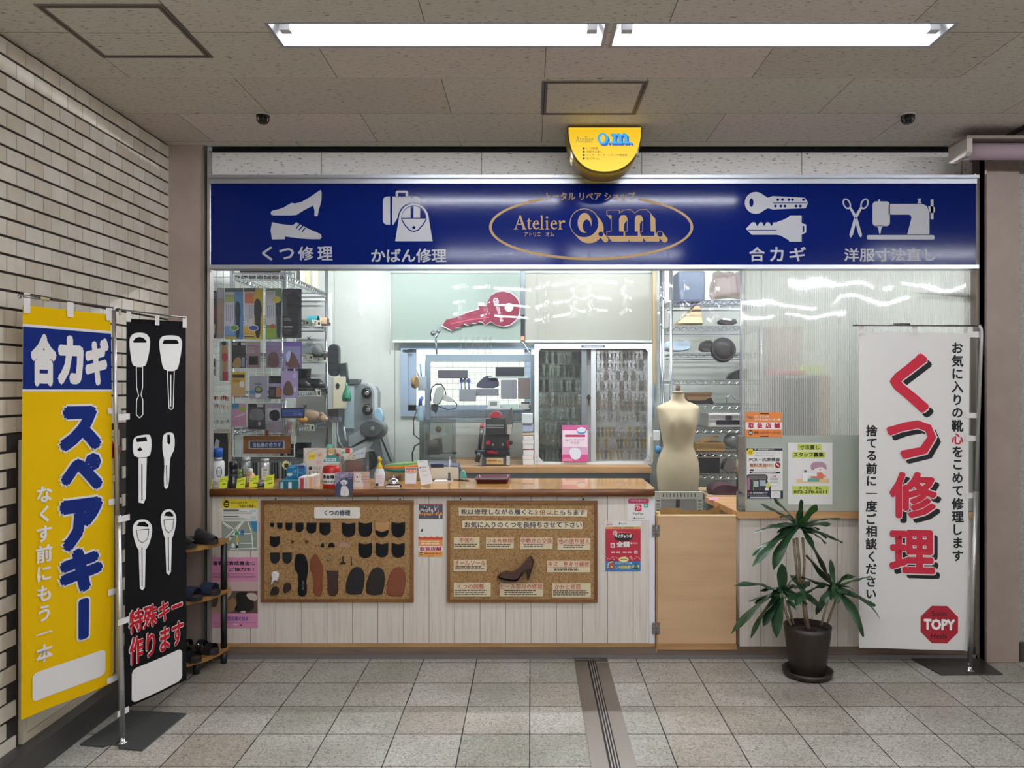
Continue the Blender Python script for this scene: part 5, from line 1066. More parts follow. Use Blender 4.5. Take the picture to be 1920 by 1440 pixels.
for pts in ([(1498, 1100), (1493, 1060), (1488, 1010)], [(1501, 1098), (1499, 1055), (1494, 1008)], [(1506, 1098), (1508, 1050), (1505, 1008)]): B(STEM, True).tube([P_(*q) for q in pts], .0075, 8).obj('cane', t)
for pts, dy in (([(1483, 1172), (1474, 1150), (1466, 1128), (1462, 1112)], -.03), ([(1488, 1170), (1482, 1150), (1476, 1125), (1474, 1108)], .03), ([(1540, 1172), (1546, 1150), (1552, 1125), (1556, 1110)], -.03), ([(1551, 1170), (1558, 1150), (1566, 1128), (1569, 1108)], .03)): B(STEM, True).tube([P_(q[0], q[1], dy) for q in pts], .0065, 8).obj('cane', t)
# hand-placed leaves: crown centre, tip; the rest fill the rosettes
def rosette(name, c, tips, extra, seed, dys=.0):
    random.seed(seed); b = B(LEAF[0], True); b.sm = True; base0 = P_(c[0], c[1], dys)
    for (tx, ty, wd, mi) in tips:
        wd *= 1.22; tip = P_(tx, ty, dys+random.uniform(-.10, .015)); v = tip-base0; L = v.length*1.12; az = math.atan2(v.y, v.x); el0 = math.asin(max(-1, min(1, v.z/v.length)))
        dr = random.uniform(.5, 1.1) if v.z < .05 else .35; leaf(b, base0+Vector((v.x*.04, v.y*.04, random.uniform(-.02, .02))), az, el0+dr*.42, L, wd, dr, mi)
    for k in range(extra):
        az = random.uniform(0, 2*math.pi); el = random.uniform(-.3, 1.1); leaf(b, base0+Vector((0, 0, random.uniform(-.03, .02))), az, el, random.uniform(.12, .19), random.uniform(.014, .018), random.uniform(.7, 1.5), random.choice([0, 0, 1]))
    return b.obj(name, t)
g = Z(1220, 930, 4.0)
def tp(l): return [(*g([(x, y)])[0], w, m) for x, y, w, m in l]
rosette('foliage', (1497, 985), tp([(858, 92, .020, 0), (945, 55, .018, 0), (1230, 85, .022, 2), (1130, 68, .018, 1), (1380, 190, .018, 0), (1392, 340, .022, 1), (808, 305, .020, 0), (815, 415, .024, 1), (820, 540, .024, 1), (960, 550, .026, 1), (1215, 475, .022, 0), (1320, 215, .022, 1), (900, 230, .02, 0), (1240, 280, .02, 0)]), 11, 5)
rosette('foliage', (1467, 1108), tp([(660, 690, .018, 0), (830, 655, .018, 0), (985, 540, .022, 1), (1085, 600, .02, 0), (760, 785, .02, 1), (665, 1050, .020, 1), (710, 1020, .020, 0), (795, 1055, .022, 1), (960, 1040, .024, 1), (870, 935, .02, 0), (1100, 770, .02, 1), (900, 945, .018, 0)]), 9, 8, -.02)
rosette('foliage', (1563, 1100), tp([(1612, 620, .018, 2), (1460, 598, .018, 1), (1190, 475, .024, 1), (1210, 350, .016, 0), (1545, 1045, .026, 1), (1665, 950, .022, 0), (1640, 820, .02, 1), (1160, 610, .018, 0), (1290, 850, .020, 1), (1265, 890, .02, 0), (1400, 830, .02, 1), (1290, 640, .018, 0)]), 9, 11, .0)
rosette('foliage', (1505, 1108), tp([(1265, 885, .022, 0), (1100, 830, .018, 1), (1030, 790, .018, 0), (1290, 655, .02, 1), (1205, 815, .02, 1)]), 2, 14, -.05)
random.seed(7)

# ================================================================ corner shoe rack with sandals
cx, cy, rx, ry = -1.965, 4.44, .27, .345; SHELF = mat_wood('rack_shelf', [(.3, '#7a5327'), (.55, '#a87a3e'), (.8, '#bd9050')], 0, 1, .35)
t = thing('shoe_rack', 'three-tier quarter-round wooden shoe rack with black posts beside the pillar', 'shoe rack', (cx+.12, cy-.15, 0)); zs = [.087, .412, .69]
for z in zs:
    pts = [(cx, cy), (cx+rx*1.0, cy)]+[(cx+rx*math.cos(a), cy-ry*math.sin(a)) for a in [math.pi/2*k/14 for k in range(1, 15)]]
    B(SHELF).prism(pts, z-.022, z, plane='xy').obj('shelf', t)
for x, y, z0 in ((cx+.255, cy-.04, 0), (cx+.02, cy-.32, 0), (cx+.02, cy-.02, 0)): 
    for a, c in ((0, zs[0]-.0225), (zs[0]+.0005, zs[1]-.0225), (zs[1]+.0005, zs[2]-.0225)): B(M('#1a1b1c', .45), True).tube([(x, y, a+.0005), (x, y, c)], .017, 14).obj('post', t)
B(M('#1a1b1c', .45), True).tube([(cx+.17, cy-.20, .0005), (cx+.17, cy-.20, zs[0]-.0225)], .017, 14).obj('foot', t)
SOLE = [(-.5, 0), (-.47, .11), (-.38, .15), (-.2, .14), (0, .12), (.2, .15), (.38, .16), (.48, .09), (.5, 0), (.48, -.08), (.38, -.14), (.2, -.15), (0, -.12), (-.2, -.14), (-.38, -.15), (-.47, -.11)]
def sandal(name, label, loc, rz, L, sole, upper, kind='slide', group=None):
    t = thing(name, label, 'footwear', loc, group); R = Matrix.Translation(Vector(loc)) @ Matrix.Rotation(rz, 4, 'Z'); b = B(sole); o = [(x*L, y*L*.95) for x, y in SOLE]
    b.prism(o, .001, .022, plane='xy', mx=R); b.obj('sole', t)
    b = B(M('#4a3a2c', .7)); b.prism([(x*.93, y*.88) for x, y in o], .0222, .026, plane='xy', mx=R); b.obj('footbed', t)
    def strap(x0, x1, h):
        b = B(upper, True); b.sheet(lambda u, v: R @ Vector(((x0+(x1-x0)*v)*L, -.148*L*math.cos(math.pi*u), .014+h*math.sin(math.pi*u)**.7)), 12, 4); b.sheet(lambda u, v: R @ Vector(((x0+(x1-x0)*v)*L, -.138*L*math.cos(math.pi*u), .012+(h-.006)*math.sin(math.pi*u)**.7)), 12, 4); b.obj('strap' if kind != 'slipper' else 'upper', t)
    if kind == 'slide': strap(.08, .40, .05)
    elif kind == 'strappy':
        strap(.22, .40, .045); strap(-.02, .13, .055); strap(-.42, -.30, .05)
        b = B(metal('#cfcfd2', .25), True); b.lathe([(.009, 0), (.009, .003), (.004, .004)], R @ Vector((.05*L, -.125*L, .05)), 12, mx=Matrix.Rotation(math.pi/2, 3, 'X')); b.obj('button', t)
    else:
        b = B(upper, True); b.sheet(lambda u, v: R @ Vector(((-.02+.51*v)*L, -.15*L*math.cos(math.pi*u)*(1-.55*v**3), .016+(.065-.04*v)*math.sin(math.pi*u)**.7)), 12, 8); b.obj('upper', t)
    return t
BK, NB = M('#17171a', .5), M('#27324a', .8)
for px, Y, z, rz, k, up, lab in ((389, 4.30, zs[2], -.35, 'slipper', BK, 'black closed-toe slipper on the top tier, nearer the pillar post'), (352, 4.20, zs[2], -.5, 'slipper', BK, 'black slipper on the top tier half hidden by the black banner'),
        (392, 4.31, zs[1], -.3, 'slide', NB, 'navy denim slide on the middle tier, farther from the banner'), (362, 4.21, zs[1], -.45, 'slide', NB, 'navy denim slide on the middle tier, half hidden by the black banner'),
        (390, 4.32, zs[0], -.3, 'strappy', BK, 'black strappy sandal on the bottom tier, farther from the banner'), (360, 4.21, zs[0], -.45, 'strappy', BK, 'black buttoned sandal on the bottom tier, nearer the black banner')):
    q = W(px, 0, Y); sandal('slipper' if k == 'slipper' else 'sandal', lab, (q.x-.045, Y, z+.0005), rz, .235, M('#1d1c1b', .7), up, k, 'footwear on the corner rack')
# ================================================================ things on the counter top
def CT(px, py=None, Y=None):
    "point on the counter top under a photographed base point"
    Y = Y or F*(EYE-ZT)/(py-CY); return Vector(((px-CX)*Y/F, Y, ZT+.0006))
def sz(Y): return Y/F
def vessel(name, label, cat, cx, base, parts, Y=None, group=None, sq=1.0):
    "round bottle or can: parts are (part name, material, [(half width px, y px)...])"
    c = CT(cx, base, Y); s = sz(c.y); yb = CY+(EYE-ZT)/s; t = thing(name, label, cat, c, group)
    for k, (pn, m, prof) in enumerate(parts):
        pr = [(max(r, .3)*s, max(0, (yb-y)*s)) for r, y in prof]; B(m, True).lathe(pr, c, 22, sy=sq).obj(pn, t)
    return t, c, s
def tag_card(label, cx, y0, y1, w, Y, slant=0):
    c = CT(cx, None, Y); s = sz(Y); z1 = EYE-(y0-CY)*s; f = Flat(fn=quadfn((c.x-w/2*s, Y, z1-slant*s), (c.x+w/2*s, Y-.0, z1+slant*s), (c.x+w/2*s, Y-.02, ZT+.001+slant*s*.3+.001), (c.x-w/2*s, Y-.02, ZT+.001), 0, 0, 20, 20, (0, -1, 0)))
    f.brect(0, 0, 20, 20, M('#d8e23a', .6), 0, -2); f.lines(2, 4, 18, 9, 2, M('#6a7020', .6), 1, .5, .2, int(cx)); f.rect(8, 12, 17, 14, M('#6a7020', .6), 1); return f.obj('price_tag', None, label, 'price tag', 'yellow price tags on the counter')
SILVER = M('#b4b8bb', .3, .6)
t, c, s = vessel('spray_can', 'white spray can with a blue cap at the left end of the counter', 'spray can', 409, 915, [('can', M('#dfe0e0', .35), [(11, 914), (11.5, 912), (11.5, 868), (10, 864)]), ('neck', M('#9fa4a8', .3, .7), [(8, 864), (8, 857)]), ('cap', M('#2257a8', .4), [(8.5, 857), (8.5, 843), (7.5, 840.5), (3, 840)])], Y=4.55)
f = Flat(Y=c.y-11.6*s); f.ring(411, 885, 5.4, 10, 1.2, INK, 1); f.lines(407, 881, 415, 889, 3, GREY, 1, .4, .2, 3); f.lines(402, 902, 408, 911, 4, GREY, 1, .5, .2, 2); f.obj('print', t)
t, c, s = vessel('polish_bottle', 'black lotion bottle with a silver-banded cap beside the white spray can', 'bottle', 437.5, 917, [('bottle', M('#1b1a1d', .25), [(9.5, 916), (10, 912), (10, 902), (8, 898), (8, 886), (8.5, 880), (7, 878)]), ('cap', M('#232226', .2, .3), [(8.4, 878), (8.4, 867), (6, 865)])], Y=4.52)
B(M('#8d7fa3', .4)).lathe([(8.2*s, (4.5)*s+.06), (8.25*s, .06+.012)], c, 22).obj('label_band', t)
t, c, s = vessel('spray_can', 'grey metal spray can standing behind the black bottle', 'spray can', 462, 906, [('can', M('#8d9694', .3, .5), [(8.5, 906), (8.5, 868), (7, 864)]), ('cap', M('#b8bcbd', .3, .4), [(7.4, 864), (7.6, 859), (5, 857)])])
f = Flat(Y=c.y-8.6*s); f.lines(456, 872, 467, 890, 6, M('#d5d8d6', .6), 1, .4, .2, 4); f.obj('print', t)
t, c, s = vessel('liquid_bottle', 'squat clear bottle of amber liquid with a pearly cap', 'bottle', 470, 911, [('bottle', M('#b98a5a', .15, 0, .6), [(8, 911), (9, 908), (9, 892), (5, 886)]), ('cap', M('#e4e0da', .3), [(4.4, 886), (4.6, 881), (2.4, 878.5)])], Y=4.62)
f = Flat(Y=c.y-9.2*s); f.rect(463, 894, 477, 904, M('#dcd4cc', .6)); f.lines(465, 896, 475, 902, 3, M('#8a6a4a', .6), 2, .4, .2, 6); f.obj('print', t)
t, c, s = vessel('spray_can', 'tall pale silver spray can right of the amber bottle', 'spray can', 497, 905, [('can', M('#c3c6c6', .3, .5), [(8, 905), (8, 869), (7, 866)]), ('cap', M('#a9b2ae', .25, .4), [(7.6, 866), (7.6, 860.5), (5.5, 859.5)])])
f = Flat(Y=c.y-8.1*s); f.rect(490.5, 877, 503.5, 900, M('#d9d9d6', .6)); f.text('SPRAY', 493, 880, 501, 883, GREY, 2, 0) if False else f.rect(493, 880, 501, 882, INK, 2); f.lines(493, 885, 501, 895, 4, GREY, 2, .4, .2, 7); f.obj('print', t)
t, c, s = vessel('polish_tin', 'low round tin of shoe cream beside the rightmost yellow tag', 'tin', 489, 914, [('tin', M('#3a4250', .35, .5), [(10.5, 913.5), (10.5, 907)]), ('lid', M('#8d9298', .3, .7), [(10.8, 907), (10.8, 904.5), (9.5, 903.8)])], Y=4.57)
vessel('spray_can', 'green-capped small can half hidden behind the black bottle', 'spray can', 450, 908, [('can', M('#6d7a52', .4), [(5.5, 908), (5.5, 890), (4, 887)]), ('cap', M('#7fae4a', .4), [(4, 887), (4, 881), (2, 879.5)])], Y=4.70)
for q in (('yellow price tag at the foot of the white spray can', 420, 894, 915, 15, 4.50, 2), ('yellow price tag just right of the black bottle', 453, 896, 915, 16, 4.50, 2), ('yellow price tag in front of the amber bottle', 477, 893, 909, 16, 4.555, 2), ('yellow price tag in front of the tall silver can', 506, 891, 911, 17, 4.52, 2), ('yellow price tag cut off by the metal upright at the far left', 396.5, 898, 912, 6, 4.50, 0)): tag_card(*q)
# shoe-shaped display and little boxes
gs = Z(520, 830, 8.0); Yd = 4.62
t = thing('shoe_display', 'blue shoe-shaped countertop card display for laces and insoles', 'display', CT(552, None, Yd)); s = sz(Yd)
b = B(M('#1c6f9c', .4)); zb = lambda pts: [(x, min(y, CY+(EYE-ZT-.001)/s)) for x, y in pts]; pillow(b, zb(gs([(60, 560), (70, 545), (130, 520), (150, 470), (140, 430), (155, 380), (175, 345), (210, 335), (400, 335), (430, 360), (425, 480), (380, 520), (310, 575), (310, 700), (60, 700)])), Yd, Yd+.03, .02, 1); b.obj('shoe_card', t)
f = Flat(Yd-.001); f.ell(*gs([(185, 478)])[0], 5, 3, M('#cfe0d6', .6), 1); 
for p in (((200, 455), (290, 410)), ((250, 490), (280, 420)), ((300, 400), (305, 520)), ((290, 410), (330, 400)), ((300, 430), (395, 470)), ((180, 360), (270, 352)), ((170, 375), (260, 365))): f.line(gs(p), .8, M('#8fc0d8', .6), 1)
f.poly(gs([(310, 340), (400, 340), (400, 380), (330, 390)]), M('#4a2d5c', .6), 1); f.obj('print', t)
b = B(M('#e6e29a', .6)); pillow(b, [(532+8*(1 if k % 2 else .78)*math.cos(2*math.pi*k/24)+4, 868+9*(1 if k % 2 else .78)*math.sin(2*math.pi*k/24)+4) for k in range(24)], Yd+.031, Yd+.035, .02, 1); b.obj('star_burst', t)
f = Flat(Yd+.03); f.rect(533, 869, 541, 877, M('#3a3528', .6)); f.obj('burst_print', t)
def tray(name, label, x0, x1, y0, yb, Y, dep, m, flaps):
    a = CT(x0, None, Y); c = CT(x1, None, Y); s = sz(Y); z = EYE-(y0-CY)*s; t = thing(name, label, 'box', ((a.x+c.x)/2, Y+dep/2, ZT+.0006)); B(m).box((a.x, Y, ZT+.0008), (c.x, Y+dep, z)).obj('carton', t)
    for fx, fw, col in flaps: p = CT(fx, None, Y); B(M(col, .5)).box((p.x, Y-.003, ZT+.001), (p.x+fw*s, Y-.0005, z-.006)).obj('sample_card', t)
tray('lace_tray', 'low teal sample tray with two pale cards at the foot of the shoe display', 523, 560, 902, 918, 4.48, .08, M('#1d6470', .4), ((526, 5, '#a8c4cc'), (541, 6, '#cfe6ee')))
tray('sample_box', 'pink-fronted sample box between the teal tray and the white box', 560, 574, 895, 918, 4.48, .12, M('#d8c4c4', .5), ((562.5, 7, '#b03a52'),))
tray('sample_box', 'white sample box with an orange card left of the red donation can', 574.5, 588, 893, 918, 4.48, .14, M('#d9d2c4', .5), ((580, 6, '#e0a078'),))
f = Flat(4.72); f.brect(573, 873, 604, 901, M('#cdc9bf', .5), 0, -4); f.ell(582, 878, 3.4, 3.4, INK, 1); f.text('ベルト', 586, 875, 602, 881, M('#a9805a', .6), 1, .02)
for x, c in ((580, '#7a746c'), (588, '#a08a6a'), (595, '#8d8478')): f.line([(x, 884), (x+2, 896)], 2, c, 1)
f.obj('strap_card', None, 'grey card of watch straps standing behind the white sample box', 'card')
f = Flat(5.0-.09); f.brect(569, 840, 641, 884, M('#d6d2c8', .5), 0, -8); f.ring(605, 862, 35, 21, .6, GREY, .5); f.poly([(576+0, 858), (583, 848), (592, 852), (590, 861), (580, 862)], M('#e8cf3a', .6), 1); f.text('メガネ', 580, 853, 590, 858, M('#b0682a', .6), 2, .02)
for k in range(9): a = 2*math.pi*k/9; f.line([(599, 853), (599+7*math.cos(a), 853+6*math.sin(a))], 1.2, M('#e0b080', .6), 1, False)
f.ell(598, 867, 6, 4, M('#d8b8c0', .6), 1); f.obj('white_board', None, 'white card board with a yellow burst standing behind the donation can', 'board')
# donation can with its guide dog topper
t, c, s = vessel('donation_can', 'red round donation can with a dog picture standing on its lid', 'donation can', 621.5, 917, [('can', M('#b4231f', .3), [(15.4, 916.5), (16, 914), (16, 878), (14.5, 874), (9, 872.5)])], Y=4.52)
b = B(M('#e6e2dc', .5), True); z0, z1 = EYE-(906-CY)*s, EYE-(886-CY)*s; n_ = 14; rr = 16.15*s
b.sheet(lambda u, v: Vector((c.x+rr*math.sin(math.radians(-62+124*u)), c.y-rr*math.cos(math.radians(-62+124*u)), z0+(z1-z0)*v)), n_, 1); b.obj('paper_band', t)
f = Flat(fn=lambda x, y, l: (lambda a: Vector((c.x+(rr+.0008*l)*math.sin(a), c.y-(rr+.0008*l)*math.cos(a), EYE-(y-CY)*s)))((x-621.5)/16.1)); f.text('募金箱', 607, 889, 631, 896, INK, 1, .05); f.text('盲導犬育成', 608, 899.5, 633, 904, INK, 1, .02); f.cut([610+3*k for k in range(9)]); f.obj('lettering', t)
f = Flat(c.y); f.slab([(604, 869), (608, 862), (612, 856), (613, 842), (614, 838), (614, 833), (622, 833), (624, 839), (629, 842), (630, 851), (636, 852), (637, 869)], M('#3d8f86', .5), 0, -4); f.poly(smooth_pts([(613, 846), (616, 840), (624, 839), (629, 844), (628, 851), (621, 855), (614, 852)], 1), M('#c8ad7e', .6), 1); f.ell(613.5, 847, 2, 4, M('#9c7c50', .6), 2); f.ell(629, 847, 2, 4, M('#9c7c50', .6), 2); f.ell(617.5, 845.5, .8, .8, INK, 3); f.ell(623.5, 845.5, .8, .8, INK, 3); f.ell(619.5, 849, 1.4, 1, INK, 3); f.ell(619.5, 851, 3, 2, M('#e0cfae', .6), 2); f.poly([(614, 833), (622, 833), (624, 839), (613, 840)], M('#6cc5ac', .6), 1); f.ell(633, 853, 3, 3.4, M('#9a2436', .6), 1); f.rect(610, 859, 630, 865, M('#cfe0e2', .6), 1); f.text('盲導犬', 612, 860, 628, 864, M('#2f6a72', .6), 2, .01); f.poly([(604, 869), (606, 866), (637, 866), (637, 869)], M('#c9d6da', .6), 1)
f.obj('dog_topper', t)
# dog photograph cards
gd = Z(520, 830, 8.0); f = Flat(4.452); f.brect(628, 885, 662, 931, M('#3a4460', .5), 0, -2); f.poly([(628, 885), (661.5, 885), (661, 893), (640, 897), (631, 907), (628, 912)], M('#8d7f98', .6), .4); r = random.Random(5)
for k in range(70): x, y = 629+r.random()*32, 886+abs(r.gauss(0, .4))*16; f.ell(min(x, 660), min(y, 912), r.uniform(.6, 1.4), r.uniform(.6, 1.2), M(r.choice(['#b9a3c0', '#6b5a7a', '#5a6a52', '#cbb9c9']), .6), .6+.01*k, 8)
DW = M('#d8d2d2', .6); f.poly(smooth_pts(gd([(955, 590), (970, 562), (1000, 556), (1032, 562), (1045, 590), (1035, 630), (1005, 648), (970, 635)]), 2), DW, 2); f.poly(smooth_pts(gd([(970, 640), (1030, 640), (1062, 690), (1078, 730), (1075, 806), (945, 806), (948, 730), (955, 680)]), 2), DW, 1.8); [f.poly(smooth_pts(gd(q), 1), M('#b9aeae', .6), 2.4) for q in ([(942, 580), (962, 565), (960, 612), (945, 625)], [(1038, 565), (1058, 585), (1052, 625), (1040, 612)])]; f.line(gd([(968, 645), (1030, 648)]), .9, M('#5a4a52', .6), 3); f.line(gd([(1003, 730), (1003, 800)]), .6, M('#a89ea2', .6), 3); f.ell(*gd([(985, 600)])[0], .8, .8, INK, 3); f.ell(*gd([(1015, 600)])[0], .8, .8, INK, 3); f.ell(*gd([(1000, 625)])[0], 1.3, 1, INK, 3); f.obj('photo_card', None, 'postcard of a white puppy under flowers hanging over the counter edge', 'photo card')
f = Flat(4.56); f.brect(662, 884, 693, 915.5, M('#c6a99c', .5), 0, -2); 
for y in (893, 899, 904): f.rect(679, y, 692.8, y+.8, M('#9a8078', .6), .5)
f.poly(smooth_pts(gd([(1150, 480), (1165, 450), (1200, 455), (1240, 445), (1262, 480), (1262, 550), (1290, 610), (1295, 680), (1140, 680), (1140, 620), (1165, 570)]), 2), M('#dedad6', .6), 1); f.ell(*gd([(1180, 485)])[0], .8, .9, INK, 2); f.ell(*gd([(1222, 485)])[0], .8, .9, INK, 2); f.ell(*gd([(1197, 515)])[0], 1.6, 1.6, INK, 2); f.line(gd([(1165, 575), (1210, 590), (1250, 575)]), .8, M('#5a4a4a', .6), 2); f.obj('photo_card', None, 'postcard of a smiling white dog on pink, right of the red can', 'photo card')
# leaflets holder
Yh = 4.80; t = thing('leaflet_holder', 'clear plastic holder of folded leaflets behind the dog postcards', 'leaflet holder', CT(664, None, Yh)); s = sz(Yh); CLP = clear('clear_plastic', '#eef0f0', .08, .04, .06)
a, c_ = CT(640, None, Yh), CT(687, None, Yh); b = B(CLP); b.box((a.x, Yh, ZT+.001), (c_.x, Yh+.004, ZT+.001+40*s)); b.box((a.x, Yh+.004, ZT+.001), (a.x+.004, Yh+.08, ZT+.001+46*s)); b.box((c_.x-.004, Yh+.004, ZT+.001), (c_.x, Yh+.08, ZT+.001+52*s)); b.box((a.x+.004, Yh+.076, ZT+.001), (c_.x-.004, Yh+.08, ZT+.001+56*s)); b.obj('holder', t)
def leaflet(label, pts, col, Y, draw=None):
    f = Flat(Y); f.slab(pts, M(col, .6), 0, -6); draw and draw(f); f.obj('leaflet', None, label, 'leaflet', 'leaflets in the clear holder')
def dnews(f):
    f.poly([(666, 846), (684, 840.5), (683, 857), (667, 861)], M('#b8cbd8', .6), 1); r = random.Random(2)
    for k in range(22): u, v = r.random(), r.random(); x = 650+u*30; y = 860-u*14+v*6-2; f.rect(x, y, x+r.uniform(1, 3), y+.7, M('#6a645c', .6), 2, -20)
leaflet('folded newspaper sheet leaning out of the clear holder', [(645, 863), (662, 848), (686, 838), (684.5, 858), (664, 862)], '#c9c2b2', Yh+.012, dnews); leaflet('red and white leaflet behind the folded newspaper', [(641, 842), (648, 840), (660, 840), (662, 846), (652, 856), (642, 872)], '#dcd8d2', Yh+.05, lambda f: (f.rect(648, 840.4, 656, 850, M('#b83a36', .6), 1), f.rect(641.5, 846, 646, 851, M('#7fc0a4', .6), 1))); leaflet('brownish leaflet standing low at the front of the clear holder', [(645, 866), (683, 860), (682, 898), (646, 898)], '#8d8078', Yh+.03)
# sanitiser, bell
t, c, s = vessel('sanitiser_bottle', 'white hand sanitiser bottle with a yellow pump on the counter', 'bottle', 712, 915, [('bottle', M('#d9d6d4', .3), [(9, 915), (10, 912), (10, 888), (7, 880), (4.5, 878)]), ('pump', M('#e0b81c', .35), [(5.5, 878), (5.5, 875), (2.6, 869), (2.4, 864), (4, 864), (4, 861), (3.4, 860.2)])], Y=4.56, sq=.75)
B(M('#e0b81c', .35)).box((c.x-.004, c.y-.045, ZT+54*s), (c.x+.004, c.y+.003, ZT+56.5*s)).obj('nozzle', t)
f = Flat(Y=c.y-10*s*.75-.001); f.rect(704.5, 889, 719.5, 911, M('#e6e2e0', .6)); f.lines(706, 891, 718, 908, 7, M('#b98aa8', .6), 2, .35, .3, 9); f.rect(705, 906.5, 709.5, 911, INK, 2); f.obj('print', t)
c = CT(738, 913); s = sz(c.y); t = thing('call_bell', 'chrome dome call bell on a black base beside the sanitiser', 'bell', c); B(M('#131313', .35), True).lathe([(15*s, 0), (15.4*s, .004), (14*s, 4*s), (12*s, 5*s)], c, 28).obj('base', t); B(M('#d4d4d6', .06, 1), True).lathe([(11.4*s, 5.2*s), (11*s, 9*s), (8.6*s, 13.5*s), (4.5*s, 16.4*s), (1*s, 17*s)], c, 28).obj('dome', t); B(M('#d4d4d6', .08, 1), True).lathe([(1.2*s, 17*s), (1.2*s, 19*s), (2.4*s, 19.5*s), (1.5*s, 20.5*s)], c, 12).obj('button', t)
f = Flat(Y=c.y-15.6*s); f.brect(724, 910.3, 750, 914, PAPER, 0, -1); f.obj('paper_label', t)
b = B(M('#4a2c20', .3), True); pillow(b, [(727, 903), (733, 894), (752, 890), (750, 896), (744, 902.5)], 4.78, 4.85, .1); b.obj('key_case', None, 'brown leather case lying behind the call bell', 'case')
# payment cards
def pcard(label, quad, col, draw):
    xs = [p[0] for p in quad]; f = Flat(fn=quadfn(W(*quad[0], quad[0][2] if len(quad[0]) > 2 else 4.62), W(*quad[1], 4.62), W(*quad[2], 4.58), W(*quad[3], 4.58), 0, 0, 100, 140, (0, -1, 0))); f.brect(0, 0, 100, 140, M(col, .5), 0, -5); draw(f); return f.obj('payment_card', None, label, 'card', 'payment cards standing on the counter')
def zy(py, Y): return py
pcard('small upright card with a red and orange band beside the leaning payment card', [(759.5, 876), (782, 876), (780, 908.5), (759, 909)], '#dcd8d6', lambda f: (f.rect(4, 2, 96, 42, M('#8a7a78', .6), 1), f.rect(4, 18, 96, 40, M('#c9683c', .6), 2), f.text('クーポン券', 8, 22, 92, 36, M('#f0dfcf', .6), 3, .03), f.lines(24, 50, 76, 54, 1, GREY, 1, .6, .1, 4), f.rect(2, 134, 98, 139, RED, 1)))
pcard('white payment card leaning to the left in the middle of the counter', [(782, 864), (801, 862.5), (812, 906), (789.5, 910)], '#e2e0de', lambda f: (f.rect(10, 4, 60, 9, M('#8fc0b4', .6), 1), f.text('PayPay', 26, 36, 78, 46, INK, 2, .01), f.ell(18, 41, 6, 5, RED, 2), f.lines(20, 55, 85, 70, 2, GREY, 1, .3, .3, 4), f.text('こちらへ', 22, 84, 86, 92, GREY, 1, .01)))
# cream machine, papers, pen, cloth, tray
Ym = 4.88; s = sz(Ym); t = thing('receipt_machine', 'cream desk machine with a navy cloth over it behind the payment cards', 'machine', CT(835, None, Ym)); X = lambda px: (px-CX)*s; Zp = lambda py: EYE-(py-CY)*s
B(M('#d3cbb6', .5)).box((X(806), Ym, ZT+.001), (X(861), Ym+.095, Zp(875)), bev=.008).obj('housing', t); B(M('#1f2a44', .4)).box((X(808), Ym-.003, Zp(876.5)), (X(832), Ym-.0006, Zp(870))).obj('window', t)
b = B(M('#3a4356', .6), True); b.sheet(lambda u, v: Vector((X(803)+(X(866)-X(803))*u, Ym-.004+.102*v, Zp(874.3)+.016*math.sin(math.pi*v)+.006*math.sin(u*5)-(.0 if u < .9 else (u-.9)*.7)+.004)), 20, 8); b.obj('cover', t)
b = B(M('#e4e2de', .6)); c0, c1, c2, c3 = CT(812, 905), CT(842, 904), CT(850, 901.2), CT(818, 901.2); b.prism([(p.x, p.y) for p in (c0, c1, c2, c3)], ZT+.0006, ZT+.009, plane='xy'); b.obj('paper_stack', None, 'flat stack of white papers in front of the cream machine', 'papers')
c = CT(842.5, 903.2); s = sz(c.y); c.z = ZT+.0095; t = thing('pen_stand', 'white pen upright in a small stand on the stack of papers', 'pen', c); B(M('#d8d4d8', .35), True).tube([c+Vector((0, 0, .002)), c+Vector((.003, 0, .125))], [.005, .004], 10).obj('pen', t); B(M('#c9a8d0', .4), True).tube([c+Vector((.003, 0, .1255)), c+Vector((.004, 0, .145))], [.004, .0015], 10).obj('tip', t); B(M('#2a2624', .4), True).lathe([(.012, 0), (.012, .004), (.007, .008), (.007, .045), (.006, .046)], c, 14).obj('stand', t)
b = B(M('#262320', .5)); p = [CT(858, 901), CT(880, 903), CT(879, 900.5), CT(864, 899)]; b.prism([(q.x, q.y) for q in p], ZT+.0006, ZT+.003, plane='xy'); b.obj('flat_strap', None, 'thin black strap lying right of the papers', 'strap')
b = B(M('#5fa8a0', .7), True); pillow(b, [(864, 884), (870, 881), (876, 896), (862, 897)], 4.86, 4.89, .1, 2); b.obj('cloth', None, 'turquoise cloth end hanging beside the cream machine', 'cloth')
t = thing('lace_bundle', 'long bundle of orange, yellow and green laces behind the bell and cards', 'laces', CT(753, None, 4.90)); s = sz(4.9)
for k, (c, dy) in enumerate((('#2c8a74', 0), ('#d9703c', 4.2), ('#d9a850', 7), ('#7fae6a', 9.4))):
    b = B(M(c, .8), True); b.tube([W(720+k*.5, 880-dy*.7, 4.9), W(740, 881.5-dy, 4.9), W(765, 880.5-dy, 4.9), W(788, 877-dy, 4.9), W(800, 874-dy*.8, 4.9)], [.006, .014, .015, .012, .006], 10); b.obj('lace_roll', t)
B(M('#8f7f5c', .6)).box((W(722, 0, 4.87).x, 4.87, ZT+.0006), (W(800, 0, 4.87).x, 4.93, W(0, 886, 4.87).z)).obj('wooden_box', None, 'low tan box under the bundle of coloured laces', 'box')
Yt = 4.77; p0, p1 = CT(891, 907), CT(954, 907); yb_ = CT(891, 897.5).y; t = thing('coin_tray', 'shallow maroon coin tray on the right half of the counter', 'tray', ((p0.x+p1.x)/2, (p0.y+yb_)/2, ZT+.0006)); cx, cy, hx, hy = (p0.x+p1.x)/2, (p0.y+yb_)/2, (p1.x-p0.x)/2, (yb_-p0.y)/2; MRN = M('#54202a', .3)
